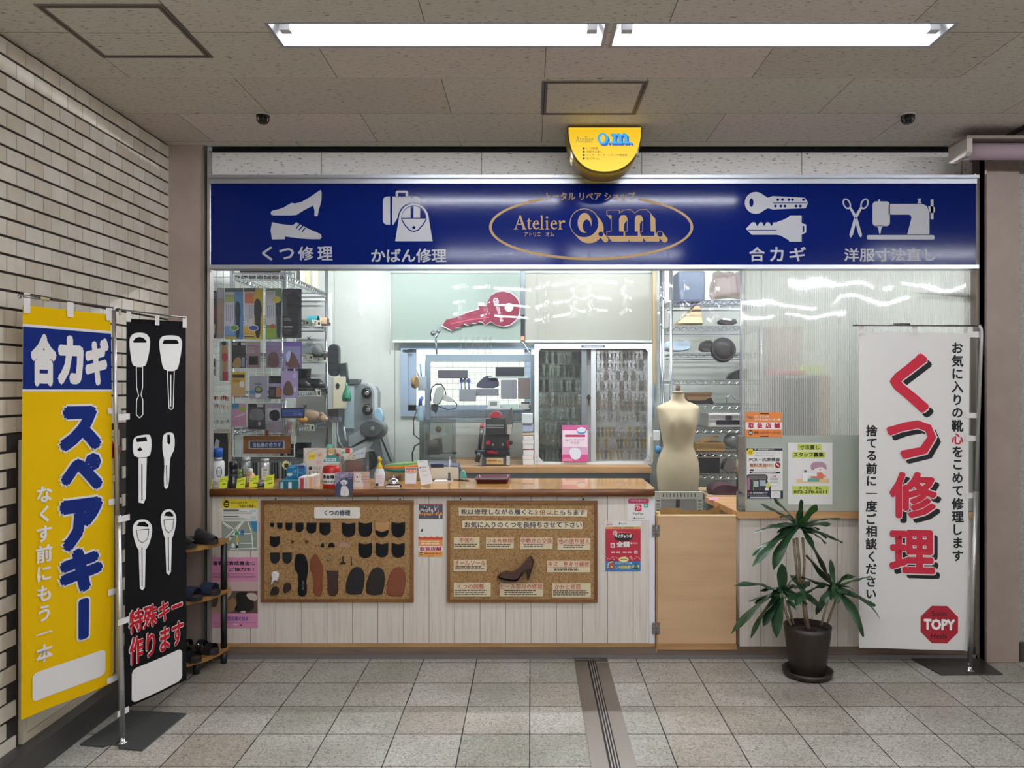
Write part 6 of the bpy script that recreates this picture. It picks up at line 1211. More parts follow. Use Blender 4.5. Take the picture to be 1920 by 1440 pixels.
b = B(MRN, True); R = lambda k, z: [Vector((cx+x*hx*k, cy+y*hy*k, z)) for x, y in rrect(-1, -1, 1, 1, .12)]; b.rings([R(.9, ZT+.0008), R(.92, ZT+.003), R(1.0, ZT+.022), R(1.03, ZT+.024), R(1.03, ZT+.027), R(.98, ZT+.025), R(.9, ZT+.006)]); b.obj('tray', t)
B(M('#3c3a39', .8)).box((cx-hx*.82, cy-hy*.8, ZT+.0062), (cx+hx*.82, cy+hy*.8, ZT+.0085)).obj('rubber_mat', t)
# ================================================================ wire grids with goods on the left
def wires(b, x0, x1, z0, z1, Y, step, r=.0016, edge=.0032):
    nx, nz = max(1, round((x1-x0)/step)), max(1, round((z1-z0)/step))
    for k in range(nx+1): x = x0+(x1-x0)*k/nx; e = edge if k in (0, nx) else r; b.box((x-e, Y-e, z0), (x+e, Y+e, z1))
    for k in range(nz+1): z = z0+(z1-z0)*k/nz; e = edge if k in (0, nz) else r; b.box((x0, Y-e+.003, z-e), (x1, Y+e+.003, z+e))
def grid_panel(label, x0, y0, x1, y1, Y, step=.05, m=WIRE):
    a, c = W(x0, y0, Y), W(x1, y1, Y); b = B(m); wires(b, a.x, c.x, c.z, a.z, Y, step); return b.obj('wire_grid', None, label, 'wire grid', 'white wire grids of goods')
YGR = 5.20
grid_panel('tall white wire grid panel of hanging packs above the left end of the counter', 437, 512, 552, 856, YGR); grid_panel('narrow white wire grid panel at the far left by the metal upright', 394, 505, 432, 905, YGR+.02)
def pack(label, x0, y0, x1, y1, base, draw=(), Y=None, th=8, hook=True, name='hanging_pack', rough=.3):
    Y = Y or YGR-.03; f = Flat(Y); f.slab(rrect(x0, y0, x1, y1, 1.5, 2), M(base, rough), 0, -th); w, h = x1-x0, y1-y0; T = lambda p: [(x0+u*w/100, y0+v*h/100) for u, v in p]
    for k, d in enumerate(draw):
        q, l = d[0], 1+k*.5
        if q == 'r': (a, b_), (c, e) = T([(d[1], d[2]), (d[3], d[4])]); f.rect(a, b_, c, e, M(d[5], rough), l)
        elif q == 'e': (a, b_), = T([(d[1], d[2])]); f.ell(a, b_, d[3]*w/100, d[4]*h/100, M(d[5], rough), l)
        elif q == 'p': f.poly(smooth_pts(T(d[1]), 2), M(d[2], rough), l)
        elif q == 't': (a, b_), (c, e) = T([(d[2], d[3]), (d[4], d[5])]); f.text(d[1], a, b_, c, e, M(d[6], rough), l, .01)
        elif q == 'l': (a, b_), (c, e) = T([(d[1], d[2]), (d[3], d[4])]); f.lines(a, b_, c, e, d[5], M(d[6], rough), l, .45, .25, int(x0)+k)
        elif q == 'v':
            (a, b_), (c, e) = T([(d[1], d[2]), (d[3], d[4])]); r = random.Random(int(x0))
            for j in range(d[5]): xx = a+(c-a)*(j+.2)/d[5]; f.lines(xx, b_, xx+(c-a)/d[5]*.5, b_+(e-b_)*r.uniform(.6, 1), 12, M(d[6], rough), l, .6, 0, j)
    o = f.obj(name, None, label, 'packaged goods', 'packs hanging on the wire grids')
    if hook: 
        p = W((x0+x1)/2, y0+1.5, Y); b = B(metal('#d0d2d4', .25), True); b.tube([p+Vector((0, .031, .004)), p+Vector((0, -.012, .002)), p+Vector((0, -.014, .008))], .0018, 6); h = b.obj('hook', o)
    return o
SOLEP = lambda x0, y0, x1, y1: [(x0+(x1-x0)*u, y0+(y1-y0)*v) for u, v in ((.3, 0), (.75, .03), (1, .2), (.98, .38), (.82, .55), (.85, .8), (.7, 1), (.3, 1), (.15, .8), (.2, .55), (0, .35), (.05, .12))]
pack('blue insole pack with a green oval badge in the top row', 421, 540, 456.5, 636, '#4f86b4', (('r', 0, 0, 100, 7, '#3c4443'), ('r', 2, 8, 52, 92, '#c9c7d2'), ('r', 2, 12, 52, 28, '#98a05a'), ('v', 6, 33, 48, 70, 4, '#55556a'), ('r', 2, 74, 52, 92, '#7f9cd0'), ('p', SOLEP(55, 25, 85, 98), '#1a1c22'), ('e', 52, 78, 24, 6, '#d4dccb'), ('e', 52, 78, 21, 4.6, '#5f8a3e'), ('r', 2, 94, 60, 100, '#a9a43c')))
pack('yellow insole pack with an orange label and blue oval badge in the top row', 457.5, 540, 493, 636, '#c8ae3e', (('r', 0, 0, 60, 7, '#3c4443'), ('r', 0, 8, 52, 94, '#cfcad2'), ('r', 4, 10, 52, 30, '#c2663e'), ('v', 6, 33, 48, 68, 4, '#5a5568'), ('r', 0, 74, 52, 92, '#dba83c'), ('p', SOLEP(52, 20, 94, 98), '#20242c'), ('e', 50, 78, 27, 6, '#d9dde8'), ('e', 50, 78, 24, 4.6, '#41599e'), ('r', 0, 94, 52, 96, '#3a2a1a')))
pack('green and white insole pack right of the yellow one', 498, 540.5, 528.5, 636, '#6f8a5a', (('r', 4, 5, 60, 72, '#c5c8cf'), ('l', 8, 7, 55, 14, 4, '#8a90a0'), ('r', 4, 78, 62, 98, '#8aa83e'), ('v', 8, 34, 56, 64, 4, '#55586a'), ('p', SOLEP(62, 14, 98, 98), '#22283a'), ('e', 66, 22, 28, 7, '#c9b84a'), ('p', [(20, 74), (50, 68), (60, 78), (30, 80)], '#b5563c')))
pack('black insole pack with a dark label at the right end of the top row', 529.5, 541, 565.5, 634, '#3c4048', (('p', SOLEP(20, 6, 98, 98), '#17191d'), ('r', 2, 55, 62, 97, '#101114'), ('l', 8, 60, 50, 66, 2, '#8a8c92'), ('r', 8, 76, 52, 78, '#cfd0d4'), ('l', 8, 82, 52, 92, 3, '#55575c')))
pack('black heel pad pack with a tan pad in the second row', 434.5, 640.5, 461, 690, '#26262a', (('r', 4, 2, 60, 14, '#0f0f10'), ('r', 66, 4, 96, 14, '#bcbcbc'), ('t', 'SOLE', 8, 4, 40, 12, '#d0d0d0'), ('p', [(5, 100), (6, 80), (30, 60), (62, 58), (70, 80), (66, 100)], '#9a7a50'), ('r', 72, 60, 92, 96, '#7f86a8')))
pack('mauve pack with a square black patch in the second row', 462, 640.5, 488, 690, '#857078', (('r', 0, 0, 100, 14, '#9a8a90'), ('l', 10, 20, 70, 45, 4, '#a8989e'), ('r', 18, 55, 84, 88, '#17171b')))
pack('plum pack with a brown heel sheet left of the bright violet pack', 499, 640.5, 526.5, 690, '#7b6f8c', (('r', 2, 2, 98, 14, '#8f7fb0'), ('p', [(8, 98), (8, 60), (30, 38), (70, 40), (86, 60), (86, 98)], '#5e4540')))
pack('bright violet glossy pack with a brown half sole in the second row', 530.5, 640.5, 566, 691.5, '#7a66a6', (('r', 4, 18, 92, 96, '#8d90b8'), ('p', [(10, 96), (20, 60), (45, 32), (70, 55), (92, 90), (92, 96)], '#6b4c46'), ('p', [(15, 40), (45, 30), (35, 70), (20, 80)], '#b9c4ea'), ('r', 2, 2, 98, 16, '#7a62b4')))
pack('yellow pack with a white cat picture in the third row', 434, 697.5, 460, 743, '#c9a23a', (('r', 6, 10, 94, 24, '#3a3428'), ('r', 0, 48, 100, 100, '#c2a070'), ('l', 12, 28, 70, 44, 3, '#6b5220'), ('p', [(55, 40), (92, 38), (94, 62), (62, 64)], '#dcdce0')))
pack('grey pack with a round badge in the third row', 468, 705, 501.5, 748, '#9896a6', (('e', 50, 60, 22, 16, '#3f4a4e'), ('e', 50, 58, 16, 9, '#8a9a5a'), ('r', 2, 62, 30, 78, '#4a84b0'), ('p', [(30, 80), (60, 74), (62, 92), (34, 96)], '#d8d8dc'), ('t', 'HEAL', 30, 30, 70, 40, '#2a2c30')))
pack('black pack with an orange corner in the third row', 504, 705, 527, 748, '#2a2830', (('r', 20, 2, 98, 26, '#1a1a1e'), ('r', 60, 48, 100, 92, '#a86a4c'), ('r', 2, 32, 100, 46, '#9a8fb0'), ('l', 8, 60, 50, 90, 5, '#6d6a78')))
pack('lilac pack with a brown sole at the right end of the third row', 528, 695.5, 559, 746, '#a99ac6', (('p', [(6, 92), (10, 60), (30, 36), (55, 40), (72, 70), (72, 92)], '#65504a'), ('e', 78, 18, 14, 10, '#c2b4de'), ('e', 82, 70, 8, 10, '#c9bce2')))
pack('pink pack with a blue header in the fourth row', 434.5, 756.5, 461.5, 800, '#c792b0', (('r', 2, 0, 50, 22, '#2f86a0'), ('r', 52, 14, 96, 34, '#9fae3c'), ('p', [(8, 60), (50, 50), (92, 40), (92, 46), (50, 58)], '#e2c6d6')))
pack('grey and black cushion pack in the fourth row', 465, 757, 497.5, 805, '#35343c', (('r', 2, 0, 46, 13, '#121214'), ('r', 52, 2, 88, 13, '#aeb0b6'), ('p', [(4, 60), (8, 28), (40, 18), (88, 22), (94, 62), (50, 66)], '#77767f'), ('e', 66, 78, 9, 8, '#c2a4ae')))
pack('clear pack with a black knee pad shape in the fourth row', 500, 756, 529.5, 811, '#a79dab', (('r', 0, 0, 100, 16, '#8f88a0'), ('r', 8, 18, 92, 60, '#c4bcc6'), ('p', [(14, 32), (40, 22), (80, 24), (84, 56), (50, 62), (18, 54)], '#1d1d26'), ('l', 8, 66, 60, 84, 4, '#8a8090')))
pack('narrow black and red insole pack at the far left', 395.5, 545, 406, 634, '#241a1c', (('r', 10, 2, 90, 22, '#141414'), ('l', 14, 6, 86, 18, 3, '#9fb4ae'), ('p', SOLEP(5, 28, 90, 98), '#7a2326'), ('r', 30, 70, 70, 92, '#c9bfae'), ('e', 60, 76, 22, 4, '#c9b23a')), YGR-.01)
pack('narrow flesh-coloured insole pack next to the black and red one', 407, 540, 420, 634, '#9a9196', (('r', 10, 2, 90, 20, '#b8b2c4'), ('p', SOLEP(10, 24, 92, 98), '#b3987e')), YGR-.01)
pack('tall clear pack of tan insoles with a red oval label at the far left', 412, 640, 428, 715, '#a9a09a', (('p', SOLEP(20, 8, 98, 98), '#a4805e'), ('e', 62, 40, 36, 11, '#a63a4a'), ('r', 35, 76, 98, 98, '#9a3a48'), ('e', 50, 5, 28, 5, '#333a4e')), YGR-.01)
pack('black shoe horn card low at the far left', 395.5, 672, 405, 705, '#8d938c', (('p', SOLEP(10, 5, 80, 98), '#1b1d1c'), ('r', 30, 50, 80, 60, '#cfcfca')), YGR-.01)
# small wire display of ring charms
a, c = W(395, 722, YGR-.05), W(432, 810, YGR-.05); b = B(M('#deddd8', .4)); wires(b, a.x, c.x, c.z, a.z, YGR-.05, .03, .0012, .004); b.obj('charm_rack', None, 'small white wire rack of tiny ring charms at the far left', 'wire rack')
random.seed(12)
for row, (y, cols, nm) in enumerate(((745, ('#a8503c', '#7a3028', '#c08a6a', '#e0d6cc', '#c2704a'), 'upper'), (761, ('#d8c2ae', '#c9a58a', '#6d6478', '#e2dcd4'), 'middle'), (789, ('#8aa0b0', '#d8d4cc', '#c98a3e', '#c9a58a', '#e2dfd8'), 'lower'))):
    for k in range(8):
        p = W(399.5+k*4.0, y+random.uniform(-1.5, 1.5), YGR-.062); b = B(M(random.choice(cols), .35), True); b.ball(p, .0075, (1, .7, 1.3), 8, 6); b.ball(p-Vector((0, 0, .014)), .005, (1, .7, 1), 8, 5); b.obj('charm', None, f'tiny coloured charm in the {nm} row of the small wire rack', 'charm', f'charms in the {nm} row')
t = thing('framed_mirror', 'small black board in a pale wooden frame leaning at the far left', 'frame', W(413, 858, 5.2)); f = Flat(5.205); f.brect(397, 812, 428, 897, M('#1b1c1e', .35), 0, -3); f.poly([(401, 842), (405, 822), (412, 826), (408, 852)], M('#c9ccd0', .4), 1); f.rect(411, 836, 414, 850, M('#3a3c40', .4), 1); f.obj('board', t); f = Flat(5.195); f.poly([(395, 807), (431, 805), (438, 897.5), (433, 897.5), (427, 811), (395, 812)], M('#c9b48c', .5), 0); f.slab([(395, 807), (431, 805), (431, 811), (395, 812)], M('#c9b48c', .5), .2, -8); f.slab([(426, 806), (431, 805), (438, 897.5), (433, 897.5)], M('#c9b48c', .5), .3, -8); f.obj('frame', t)
t = thing('bicycle_key_sign', 'brown wooden framed sign with a navy plate on the lower wire grid', 'sign', W(500, 850, YGR-.04)); f = Flat(YGR-.04); f.brect(456, 817, 545.5, 850.5, mat_wood('sign_wood', [(.3, '#7a4a22'), (.6, '#9c6633'), (.8, '#ad7640')], 0, 1.2, .4), 0, -12); o = [(456, 817), (545.5, 817), (545.5, 850.5), (456, 850.5)]; f.poly([(460, 821), (541.5, 821), (541.5, 846.5), (460, 846.5)], M('#8a5a2e', .5), 1); f.obj('board', t)
f = Flat(YGR-.041); f.rect(466, 826.5, 534, 841.5, M('#b9b6b0', .5), 2); f.rect(469, 828, 531, 840, M('#223a6e', .5), 3); f.text('自転車の合カギ', 474, 829.5, 527, 838.5, M('#cfd6e2', .5), 4, .015); f.obj('plate', t)
B(M('#7a4a30', .6)).box((W(497, 0, YGR-.035).x, YGR-.036, W(0, 817, YGR).z), (W(503, 0, YGR-.035).x, YGR-.03, W(0, 806, YGR).z)).obj('strap', t)
t = thing('lock_sign', 'small dark blue sign with a row of bicycle locks under it', 'sign', W(550, 786, YGR-.05)); f = Flat(fn=quadfn(W(527, 765, YGR-.05), W(571.5, 764, YGR-.05), W(570.5, 784, YGR-.05), W(526.5, 784, YGR-.05), 0, 0, 100, 44, (0, -1, 0))); f.brect(0, 0, 100, 44, M('#14161f', .4), 0, -8); f.rect(5, 6, 95, 36, M('#2c4f96', .5), 1); f.text('ワイヤーロック', 14, 12, 78, 19, M('#a9bcd8', .5), 2, 0); f.text('入荷', 52, 24, 88, 31, M('#a9bcd8', .5), 2, 0); f.obj('plate', t)
for k in range(9):
    p = W(531+k*3.6, 786+k*.3, YGR-.045); cc = ['#8d8f92', '#6d7072', '#8a4a44', '#b06a8a', '#9a9c9e', '#d8d2c4', '#c9b44a', '#55585a', '#7a7c80'][k]; b = B(M(cc, .35, .3), True); b.tube([p, p+Vector((.002, 0, -.05)), p+Vector((.006, -.004, -.085)), p+Vector((0, -.004, -.10)), p+Vector((-.006, 0, -.085)), p+Vector((-.002, 0, -.03))], .0024, 6); b.obj('bicycle_lock', None, 'thin looped lock hanging below the small dark blue sign', 'lock', 'bicycle locks under the blue sign')
# lace rack low behind the left bottles
t = thing('lace_rack', 'grey rack with a row of dark shoelaces hanging behind the bottles', 'rack', W(500, 900, 5.26)); f = Flat(5.26); f.brect(440, 857, 556, 866, M('#7b7f80', .4, .3), 0, -12); f.brect(440, 866, 556, 905, M('#8f9391', .5), -4, -12); f.obj('back_plate', t)
for k in range(22): b = B(M('#1d1e21' if k % 4 else '#d2d3cf', .7), True); p = W(445+k*5, 867, 5.2546); b.tube([p, p+Vector((.001, 0, -.09)), p+Vector((.0005, -.004, -.125))], .0045, 6); b.obj('shoelace', None, 'shoelace hanging from the low grey rack', 'shoelace', 'laces on the low grey rack')

# ================================================================ chrome shelf rack with shoes
CHR = metal('#c9ced2', .22)
def shelf_rack(name, label, x0, x1, y0, y1, zs, ztop, step=.035, rails='xy'):
    t = thing(name, label, 'shelf rack', ((x0+x1)/2, (y0+y1)/2, 0))
    for x in (x0, x1):
        for y in (y0, y1): B(CHR, True).tube([(x, y, .001), (x, y, ztop)], .0125, 10).obj('post', t)
    for z in zs:
        b = B(CHR); r = .0045
        for zz in (z-.005, z-.037):
            for y in (y0, y1): b.box((x0+.013, y-r, zz-r), (x1-.013, y+r, zz+r))
            for x in (x0, x1): b.box((x-r, y0+.013, zz-r), (x+r, y1-.013, zz+r))
        def zig(p, q):
            p, q = Vector(p), Vector(q); n = max(4, int((q-p).length/.03))
            for k in range(n): a, c = p.lerp(q, k/n), p.lerp(q, (k+1)/n); a.z = z-(.005 if k % 2 else .033); c.z = z-(.033 if k % 2 else .005); b.tube([a, c], .003, 4, smooth=False)
        zig((x0+.013, y0, z), (x1-.013, y0, z)); zig((x0, y0+.013, z), (x0, y1-.013, z)); zig((x1, y0+.013, z), (x1, y1-.013, z))
        n = int((x1-x0)/step)
        for k in range(1, n): x = x0+(x1-x0)*k/n; b.box((x-.0024, y0, z-.0050), (x+.0024, y1, z-.0004))
        b.obj('shelf', t)
    return t
RX0, RX1, RY0, RY1 = -2.0, -1.645, 5.30, 6.36; RZ = [.35, .70, 1.0, 1.257, 1.507, 1.766, 2.02, 2.295]
shelf_rack('shoe_shelf_rack', 'deep chrome wire shelf rack of repaired shoes behind the left grid', RX0, RX1, RY0, RY1, RZ, 2.6)
def boot(label, loc, rz, L, h, m, group, name='boot'):
    t = thing(name, label, 'footwear', loc, group); R = Matrix.Translation(Vector(loc)) @ Matrix.Rotation(rz, 4, 'Z'); b = B(m, True); n = 14
    prof = [(-.48, .48, .018, .16), (-.46, .46, .05, .15), (-.44, .30, .10, .135), (-.42, .06, .17, .12), (-.42, .0, .4, .115), (-.44, .02, .8, .125), (-.44, .03, 1.0, .13)]
    rg = []
    for x0, x1, z, w in prof:
        zz = z*h if z > .11 else z*min(h, .16)/.16*.9+.002; cx, hx = (x0+x1)/2*L, (x1-x0)/2*L; rg.append([R @ Vector((cx+hx*math.cos(2*math.pi*k/n), w*L*math.sin(2*math.pi*k/n)*.85, zz)) for k in range(n)])
    b.rings(rg, True, False); b.obj('shaft', t); b = B(M('#111111', .6)); b.prism([(x*L, y*L*.95) for x, y in SOLE], .0005, .016, plane='xy', mx=R); b.obj('sole', t); return t
BLKL = M('#141416', .28)
for px, Y, rz, lab in ((592, 6.18, -.15, 'black laced boot on the fourth shelf, nearer the machine'), (566, 6.05, -.2, 'black laced boot on the fourth shelf, nearer the hanging packs')): q = W(px-10, 0, Y); boot(lab, (q.x, Y, RZ[4]+.0005), rz, .26, .17, BLKL, 'black boots on the chrome rack')
for px, Y, rz, lab in ((590, 6.15, -.1, 'low black shoe on the third shelf under the furry slipper'), (562, 6.0, -.2, 'low black shoe on the third shelf beside the wire grid edge')): q = W(px-8, 0, Y); boot(lab, (q.x, Y, RZ[2]+.0005), rz, .27, .10, BLKL, 'low black shoes on the chrome rack', 'shoe')
q = W(574, 0, 6.1); sandal('sandal', 'teal and brown sandal on the second shelf from the top', (q.x, 6.1, RZ[6]+.0005), -.1, .24, M('#3a2a20', .6), M('#2a8a90', .5), 'slide'); q = W(598, 0, 6.28); sandal('sandal', 'tan sandal on the second shelf from the top beside the rear post', (q.x, 6.26, RZ[6]+.0005), -.1, .2, M('#3a2a20', .6), M('#b89a7c', .5), 'slide')
q = W(588, 0, 6.16); sandal('pump', 'dark low shoe under the clear bag on the rack', (q.x, 6.16, RZ[5]+.0005), -.1, .24, M('#2a211c', .6), M('#2a2320', .4), 'slipper')
b = B(clear('clear_bag', '#e8eef0', .16, .08, .22, '#dfe8ea'), True); pillow(b, smooth_pts([(556, 660), (562, 646), (572, 650), (580, 639), (590, 646), (598, 643), (604, 654), (611, 664), (600, 667), (584, 662), (570, 667)], 1), 6.05, 6.2, .25); b.obj('clear_bag', None, 'crumpled clear plastic bag over a dark shoe on the rack', 'plastic bag') 
q = W(592, 0, 6.16); t = thing('furry_slipper', 'tan furry animal slipper on the shelf beside the repair machine', 'footwear', (q.x-.05, 6.14, RZ[3])); FUR = mat_speck('fur', None, [(.3, '#9a7f66'), (.7, '#b79b80')], 160, .9, .5); b = B(FUR, True); b.ball((q.x-.05, 6.14, RZ[3]+.052), .05, (1.9, 1.0, 1.0), 16, 10); b.obj('body', t); b = B(FUR, True); b.ball((q.x+.06, 6.13, RZ[3]+.038), .036, (1, .9, .95), 14, 9); b.obj('head', t); B(M('#c9b090', .8), True).ball((q.x+.092, 6.125, RZ[3]+.032), .014, seg=10, rg=7).obj('muzzle', t)
for dx in (-.016, .016): B(FUR, True).ball((q.x+.055, 6.13+dx*1.6, RZ[3]+.072), .011, seg=8, rg=6).obj('ear', t)
q = W(568, 0, 6.0); b = B(M('#c08a3a', .8), True); b.ball((q.x, 5.98, RZ[3]+.03), .03, (1.4, 1, .9), 12, 8); b.obj('yellow_slipper', None, 'yellow slipper toe behind the tan furry slipper', 'footwear')
for q, lab in (((563, 598, 579, 610), 'price card on the second shelf edge, nearer the packs'), ((584, 599, 601, 612), 'price card on the second shelf edge, nearer the rear post'), ((565, 663, 586, 675), 'price card on the third shelf edge, nearer the packs'), ((590, 665, 612, 678), 'price card on the third shelf edge, nearer the rear post'), ((591, 729, 601, 743), 'price card below the boots, left of the two'), ((604, 729, 617, 741), 'price card below the boots, right of the two'), ((571, 794, 589, 808), 'price card below the furry slipper')):
    x0, y0, x1, y1 = q; f = Flat(-(RX1+.012)*F/(CX-(x0+x1)/2)); f.slab([(x0, y0), (x1, y0+2), (x1+2, y1), (x0+2, y1)], M('#dcdcc0', .6), 0, -2); f.line([(x0+5, y0+4), (x0+9, y0+4), (x0+6, y1-3), (x0+10, y1-3)], 1, INK, 1, False); f.rect(x1-5, y0+5, x1-1, y1-3, INK, 1); f.obj('price_card', None, lab, 'price card', 'price cards on the shoe rack')
for q, lab, c in (((556, 500, 566, 536), 'thin white file box on top of the chrome rack', '#d4d4d0'), ((567, 500, 585, 540), 'tan carton on top of the chrome rack', '#b59a72'), ((586, 500, 609, 545), 'cream carton at the rear of the chrome rack top', '#cfc3a2')):
    Y = 5.7+(q[0]-556)*.012; a, cc = W(q[0], 0, Y), W(q[2], 0, Y); B(M(c, .7)).box((max(a.x, RX0+.03), Y, RZ[7]+.001), (min(cc.x, RX1-.02), Y+.12, RZ[7]+.30)).obj('carton', None, lab, 'box', 'boxes on the chrome rack top')
B(M('#3f4444', .6)).box((RX0+.03, RY0+.05, RZ[7]+.001), (RX1-.05, RY0+.30, RZ[7]+.06)).obj('dark_case', None, 'flat dark case at the front of the chrome rack top', 'case')
t = thing('back_board', 'pale board with black crosses standing behind the shoes on the chrome rack', 'board', (W(589, 0, 6.45).x, 6.45, 0)); a, c = W(556, 500, 6.45), W(622, 500, 6.45); B(M('#ccd0ca', .6)).box((a.x, 6.45, .001), (c.x, 6.46, 2.3)).obj('board', t); f = Flat(6.449)
for x, y in ((579, 634), (579, 741), (572, 762)): f.line([(x-3, y-3), (x+3, y+3)], 1.4, INK, 1, False); f.line([(x+3, y-3), (x-3, y+3)], 1.4, INK, 1, False)
f.obj('cross_marks', t)
# ================================================================ shoe finishing machine
YM = 6.3; t = thing('shoe_finisher', 'grey shoe finishing machine with round dust drum beside the shoe rack', 'machine', W(668, 1000, YM)); GM, GD, GL = M('#7d8686', .35, .2), M('#565d5e', .35, .2), M('#a3acad', .35, .2)
def pm(name, pts, m, y0, y1, r=.05): b = B(m, True); pillow(b, pts, y0, y1, r, 2); return b.obj(name, t)
mainpts = rrect(645, 719, 707, 905, 12); pm('housing', [(640, 719), (690, 719), (701, 724), (706, 735), (706, 780), (716, 800), (726, 850), (736, 872), (742, 1000), (640, 1000)], GM, YM, YM+.35, .02)
pm('side_rim', [(690, 718), (702, 722), (708, 734), (708, 782), (703, 782), (702, 736), (698, 726), (690, 722)], M('#c9cfd0', .3), YM-.012, YM-.001)
pm('belt_guard', rrect(617, 645, 637, 706, 9), M('#23282a', .35), YM-.10, YM-.02); pm('belt_guard', [(637, 682), (650, 680), (652, 700), (653, 722), (640, 712)], M('#2c3234', .35), YM-.08, YM-.015)
pm('switch_box', rrect(617, 706, 648, 767, 2), M('#bfc6c2', .4), YM-.14, YM-.05, .02); pm('control_plate', rrect(625, 706, 648, 766, 2), M('#d9d4b4', .5), YM-.15, YM-.141, .01)
pm('pointer', [(629, 722), (633, 717), (637, 722), (635, 729), (631, 729)], INK, YM-.153, YM-.1505)
pm('top_bracket', [(651, 711), (676, 711), (674, 719), (653, 719)], GD, YM-.02, YM+.1, .02); pm('window_plate', rrect(646, 724, 664, 804, 1), M('#9fb4b8', .2), YM-.012, YM-.001, .01)
for y, x in ((737, 687), (768, 689)): pm('knob', arc(x, y, 10, 10, n=20), M('#17191a', .2), YM-.035, YM-.002, .25); pm('knob_cap', arc(x+1, y, 4.5, 4.5, n=14), CHROME, YM-.042, YM-.0355, .3)
pm('dust_drum', arc(699, 803, 23, 17.5, n=28), M('#565d5e', .3, .4), YM-.16, YM-.03, .18); pm('drum_rim', arc(709, 804, 18, 18, n=28), M('#747b7c', .3, .3), YM-.029, YM+.06, .1); pm('drum_hub', arc(698, 804, 4, 4, n=14), M('#9aa0a0', .25, .6), YM-.172, YM-.1605, .2)
pm('guard_lobe', smooth_pts([(704, 768), (712, 762), (719, 776), (720, 792), (708, 786), (703, 780)], 1), M('#9cc0d4', .2), YM-.02, YM+.05, .1)
pm('hood', [(656, 817), (682, 803), (687, 806), (687, 822), (660, 838), (655, 836)], GL, YM-.12, YM-.02, .06); pm('work_table', [(655, 842), (690, 826), (698, 830), (690, 843), (700, 845), (660, 850)], GL, YM-.14, YM-.02, .04)
for k, (x, y, r) in enumerate(((697, 862, 14), (690, 864, 15))): pm('brush_wheel', arc(x, y, r*.8, r*1.2, n=22), M('#1d1f20', .5), YM-.12+.06*(1-k), YM-.07+.06*(1-k), .12)
pm('side_brace', [(712, 818), (715, 818), (735, 866), (732, 866)], INK, YM-.02, YM-.003)
for pts in ([(632, 785), (632, 812), (636, 830), (644, 840)], [(645, 800), (647, 820), (654, 838)]): B(GL, True).tube([W(x, y, YM-.06) for x, y in pts], .010, 8).obj('hose', t)
pm('spindle', [(618, 783), (628, 779), (639, 783), (640, 790), (628, 794), (618, 790)], CHROME, YM-.16, YM-.08, .1); pm('bracket', rrect(617, 767, 632, 781, 1), BLACK, YM-.13, YM-.06)
b = B(M('#2d7a5c', .2), True); c = W(650, 752, YM-.21); b.lathe([(.012, -.003), (.034, 0), (.036, .03), (.03, .06), (.012, .10), (.010, .14)], c, 16); b.obj('oil_bottle', t)
# ================================================================ blinds, sign key, pole
BLIND = clear('blind_fabric', '#f0fff8', .01, .4, .93, '#d3e4d8'); BLIND2 = clear('blind_fabric_cream', '#fffdf4', .01, .4, .93, '#dcdcce')
for lab, x0, x1, m in (('greenish white roller blind at the back with the red key sign on it', 737, 975, BLIND), ('cream roller blind at the back above the key cabinet', 985, 1222, BLIND2)):
    Y = SYB-.10; t = thing('roller_blind', lab, 'blind', W((x0+x1)/2, 640, Y), 'roller blinds at the back window'); a, c = W(x0, 512, Y), W(x1, 638, Y); B(m).box((a.x, Y, c.z), (c.x, Y+.003, a.z)).obj('fabric', t); B(M('#e2ebe6', .4)).box((a.x, Y-.012, c.z-.02), (c.x, Y+.012, c.z-.0005)).obj('bottom_bar', t); B(M('#e6f0ec', .35), True).tube([(a.x-.02, Y, a.z+.018), (c.x+.02, Y, a.z+.018)], .026, 14).obj('roller', t)
    x = (a.x-.025) if x0 < 900 else (c.x+.03); B(M('#dfe6e6', .3), True).tube([(x, Y-.01, a.z), (x, Y-.01, W(0, 665, Y).z)], .004, 6).obj('cord', t)
Y = SYB-.16; B(mat_wood('pale_post', [(.3, '#b39a70'), (.7, '#c9b085')], 2, 1, .5)).box((W(1224, 0, Y).x, Y, W(0, 720, Y).z), (W(1229.5, 0, Y).x, Y+.03, 2.6)).obj('wood_batten', None, 'slim upright wooden batten right of the cream blind', 'batten')
B(M('#a89a78', .6)).box((W(733.5, 0, Y).x, SYB-.03, W(0, 632, Y).z), (W(736.5, 0, Y).x, SYB-.003, 2.6)).obj('wood_batten', None, 'slim upright wooden batten left of the greenish blind', 'batten')
t = thing('ceiling_pole', 'dark telescopic pole with a hook between the two blinds', 'pole', W(979, 640, 6.7)); B(M('#6d7678', .35, .4)).box((W(975.5, 0, 6.7).x, 6.69, W(0, 590, 6.7).z), (W(984.5, 0, 6.7).x, 6.73, 2.65)).obj('outer_tube', t); B(M('#24292c', .4, .3)).box((W(976.5, 0, 6.7).x, 6.693, W(0, 630, 6.7).z), (W(983.5, 0, 6.7).x, 6.727, W(0, 590.5, 6.7).z)).obj('inner_tube', t); B(M('#c98a6a', .5)).box((W(976.5, 0, 6.7).x, 6.694, W(0, 638, 6.7).z), (W(983.5, 0, 6.7).x, 6.726, W(0, 630.3, 6.7).z)).obj('foot', t); B(metal(), True).tube([W(978, 640, 6.7), W(982, 644, 6.7), W(993, 662, 6.7), W(996, 664, 6.7)], .006, 8).obj('hook', t)
